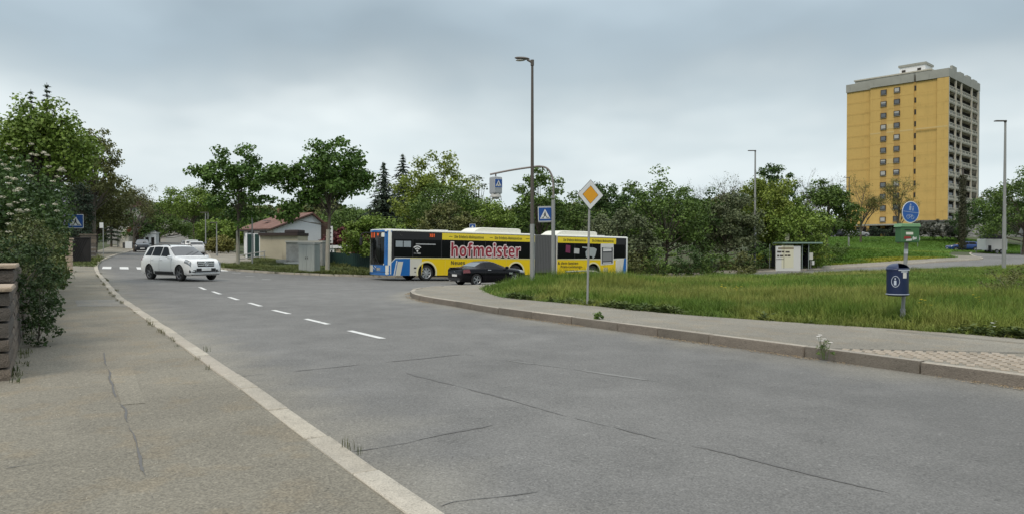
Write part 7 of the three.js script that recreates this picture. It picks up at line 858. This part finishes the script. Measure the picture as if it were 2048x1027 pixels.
  for (const [k, pal] of [['mid', GREEN.mid], ['deep', GREEN.deep], ['olive', GREEN.olive]]) { const T = []; const tr = RNG(410 + k.length); for (let i = 0; i < 1500; i++) { const d = 140 + 760 * tr(), x = (tr() - 0.5) * 1.7 * d; if (x / d > 0.36 && d < 330) continue; if (Math.abs(x / d + 0.455) < 0.035 && d < 460) continue; if (d < 200 && tr() > 0.5) continue; T.push([x, d, 0.9 + 0.8 * tr(), 0.9 + 0.6 * tr(), [1, 1, 1], -1]); } scatter('distant_wood', { mid: 'mid-green', deep: 'dark green', olive: 'olive' }[k] + ' trees of the far wood on the hills', 'wood', wood(420 + k.length, pal), leafM, T); }
}
// street up the far hill
{ const c = chain([[-55, 118], [-70, 152], [-88, 192], [-109, 240], [-140, 310], [-183, 400], [-215, 470]], 4); struct('hill_street', strip(offset(c, 3.4), offset(c, -3.4), 0.5, 3), asphaltM, 'grey street climbing the hill in the distance', 'road'); }
// flowers one can pick out
function flower(name, label, x, d, h, heads, col, group, spread = 0.12) { const t = thing(name, label, 'flower', G(x, d, 0.05).toArray(), 0, group), r = RNG(Math.round(x * 100 + d * 7)), st = mat_cache('stalk', [0.08, 0.12, 0.03]), pm = mat_cache(name, col); for (let i = 0; i < heads; i++) { const a = r() * 6.283, q = spread * r(), hx = Math.cos(a) * q, hz = Math.sin(a) * q, hh = h * (0.75 + 0.4 * r()); part('stem', rod([hx * 0.3, 0, hz * 0.3], [hx, hh, hz], 0.004, 0.003, 4), st, t); const pet = []; for (let k = 0; k < 9; k++) pet.push(box(0.026, 0.003, 0.011, 0.018, 0, 0, 0).rotateZ(0.2).rotateY(k / 9 * 6.283)); part('flower_head', merge(pet).translate(hx, hh, hz), pm, t); } return t; }
const pxg = (px, py, up = 0.4) => { const d = (EYE - up) * FPX / (py - 490); return [(px - 1024) / FPX * d, d]; };
[[1445, 573, 'yellow ragwort in the meadow right of the priority sign'], [1470, 575, 'second clump of yellow flowers beside the ragwort'], [1960, 603, 'yellow flowers in the meadow near the right edge'], [1842, 612, 'yellow flowers just right of the litter bin']].forEach(([px, py, l]) => flower('yellow_flower', l, ...pxg(px, py), 0.42, 6, [0.7, 0.52, 0.02], 'yellow meadow flowers', 0.25));
[[1985, 661, 'pair of white daisies low at the right edge'], [1992, 655, 'white daisy just above the low pair'], [1578, 628, 'white daisy in the meadow above the pavement'], [1815, 622, 'white blossom beside the bin post']].forEach(([px, py, l]) => flower('white_daisy', l, ...pxg(px, py, 0.2), 0.24, 2, [0.75, 0.75, 0.7], 'white daisies', 0.06));
{ const [x, d] = px2(1652, 712, 0.1); flower('kerb_daisy', 'tall white weed flowering out of the dark kerb joint', x, d, 0.3, 7, [0.72, 0.7, 0.66], null, 0.1); const c = bush({ seed: 77, blobs: [[0, 0.06, 0, 0.12, 0.08, 0.12]], clumps: 900, rc: 0.04, leaves: 12, leaf: 0.05, pal: GREEN.mid, wide: 0.3 }); place(c, 'kerb_weed', 'green weed clump at the foot of the white kerb flower', 'weed', G(x, d, 0.1)); const [x2, d2] = px2(1198, 641, 0.12); place(bush({ seed: 78, blobs: [[0, 0.09, 0, 0.12, 0.1, 0.1]], clumps: 900, rc: 0.05, leaves: 14, leaf: 0.06, pal: GREEN.mid }), 'kerb_weed', 'small leafy weed growing on the kerb below the priority sign', 'weed', G(x2, d2, 0.1)); }
shade(scene);
renderer.render(scene, camera);
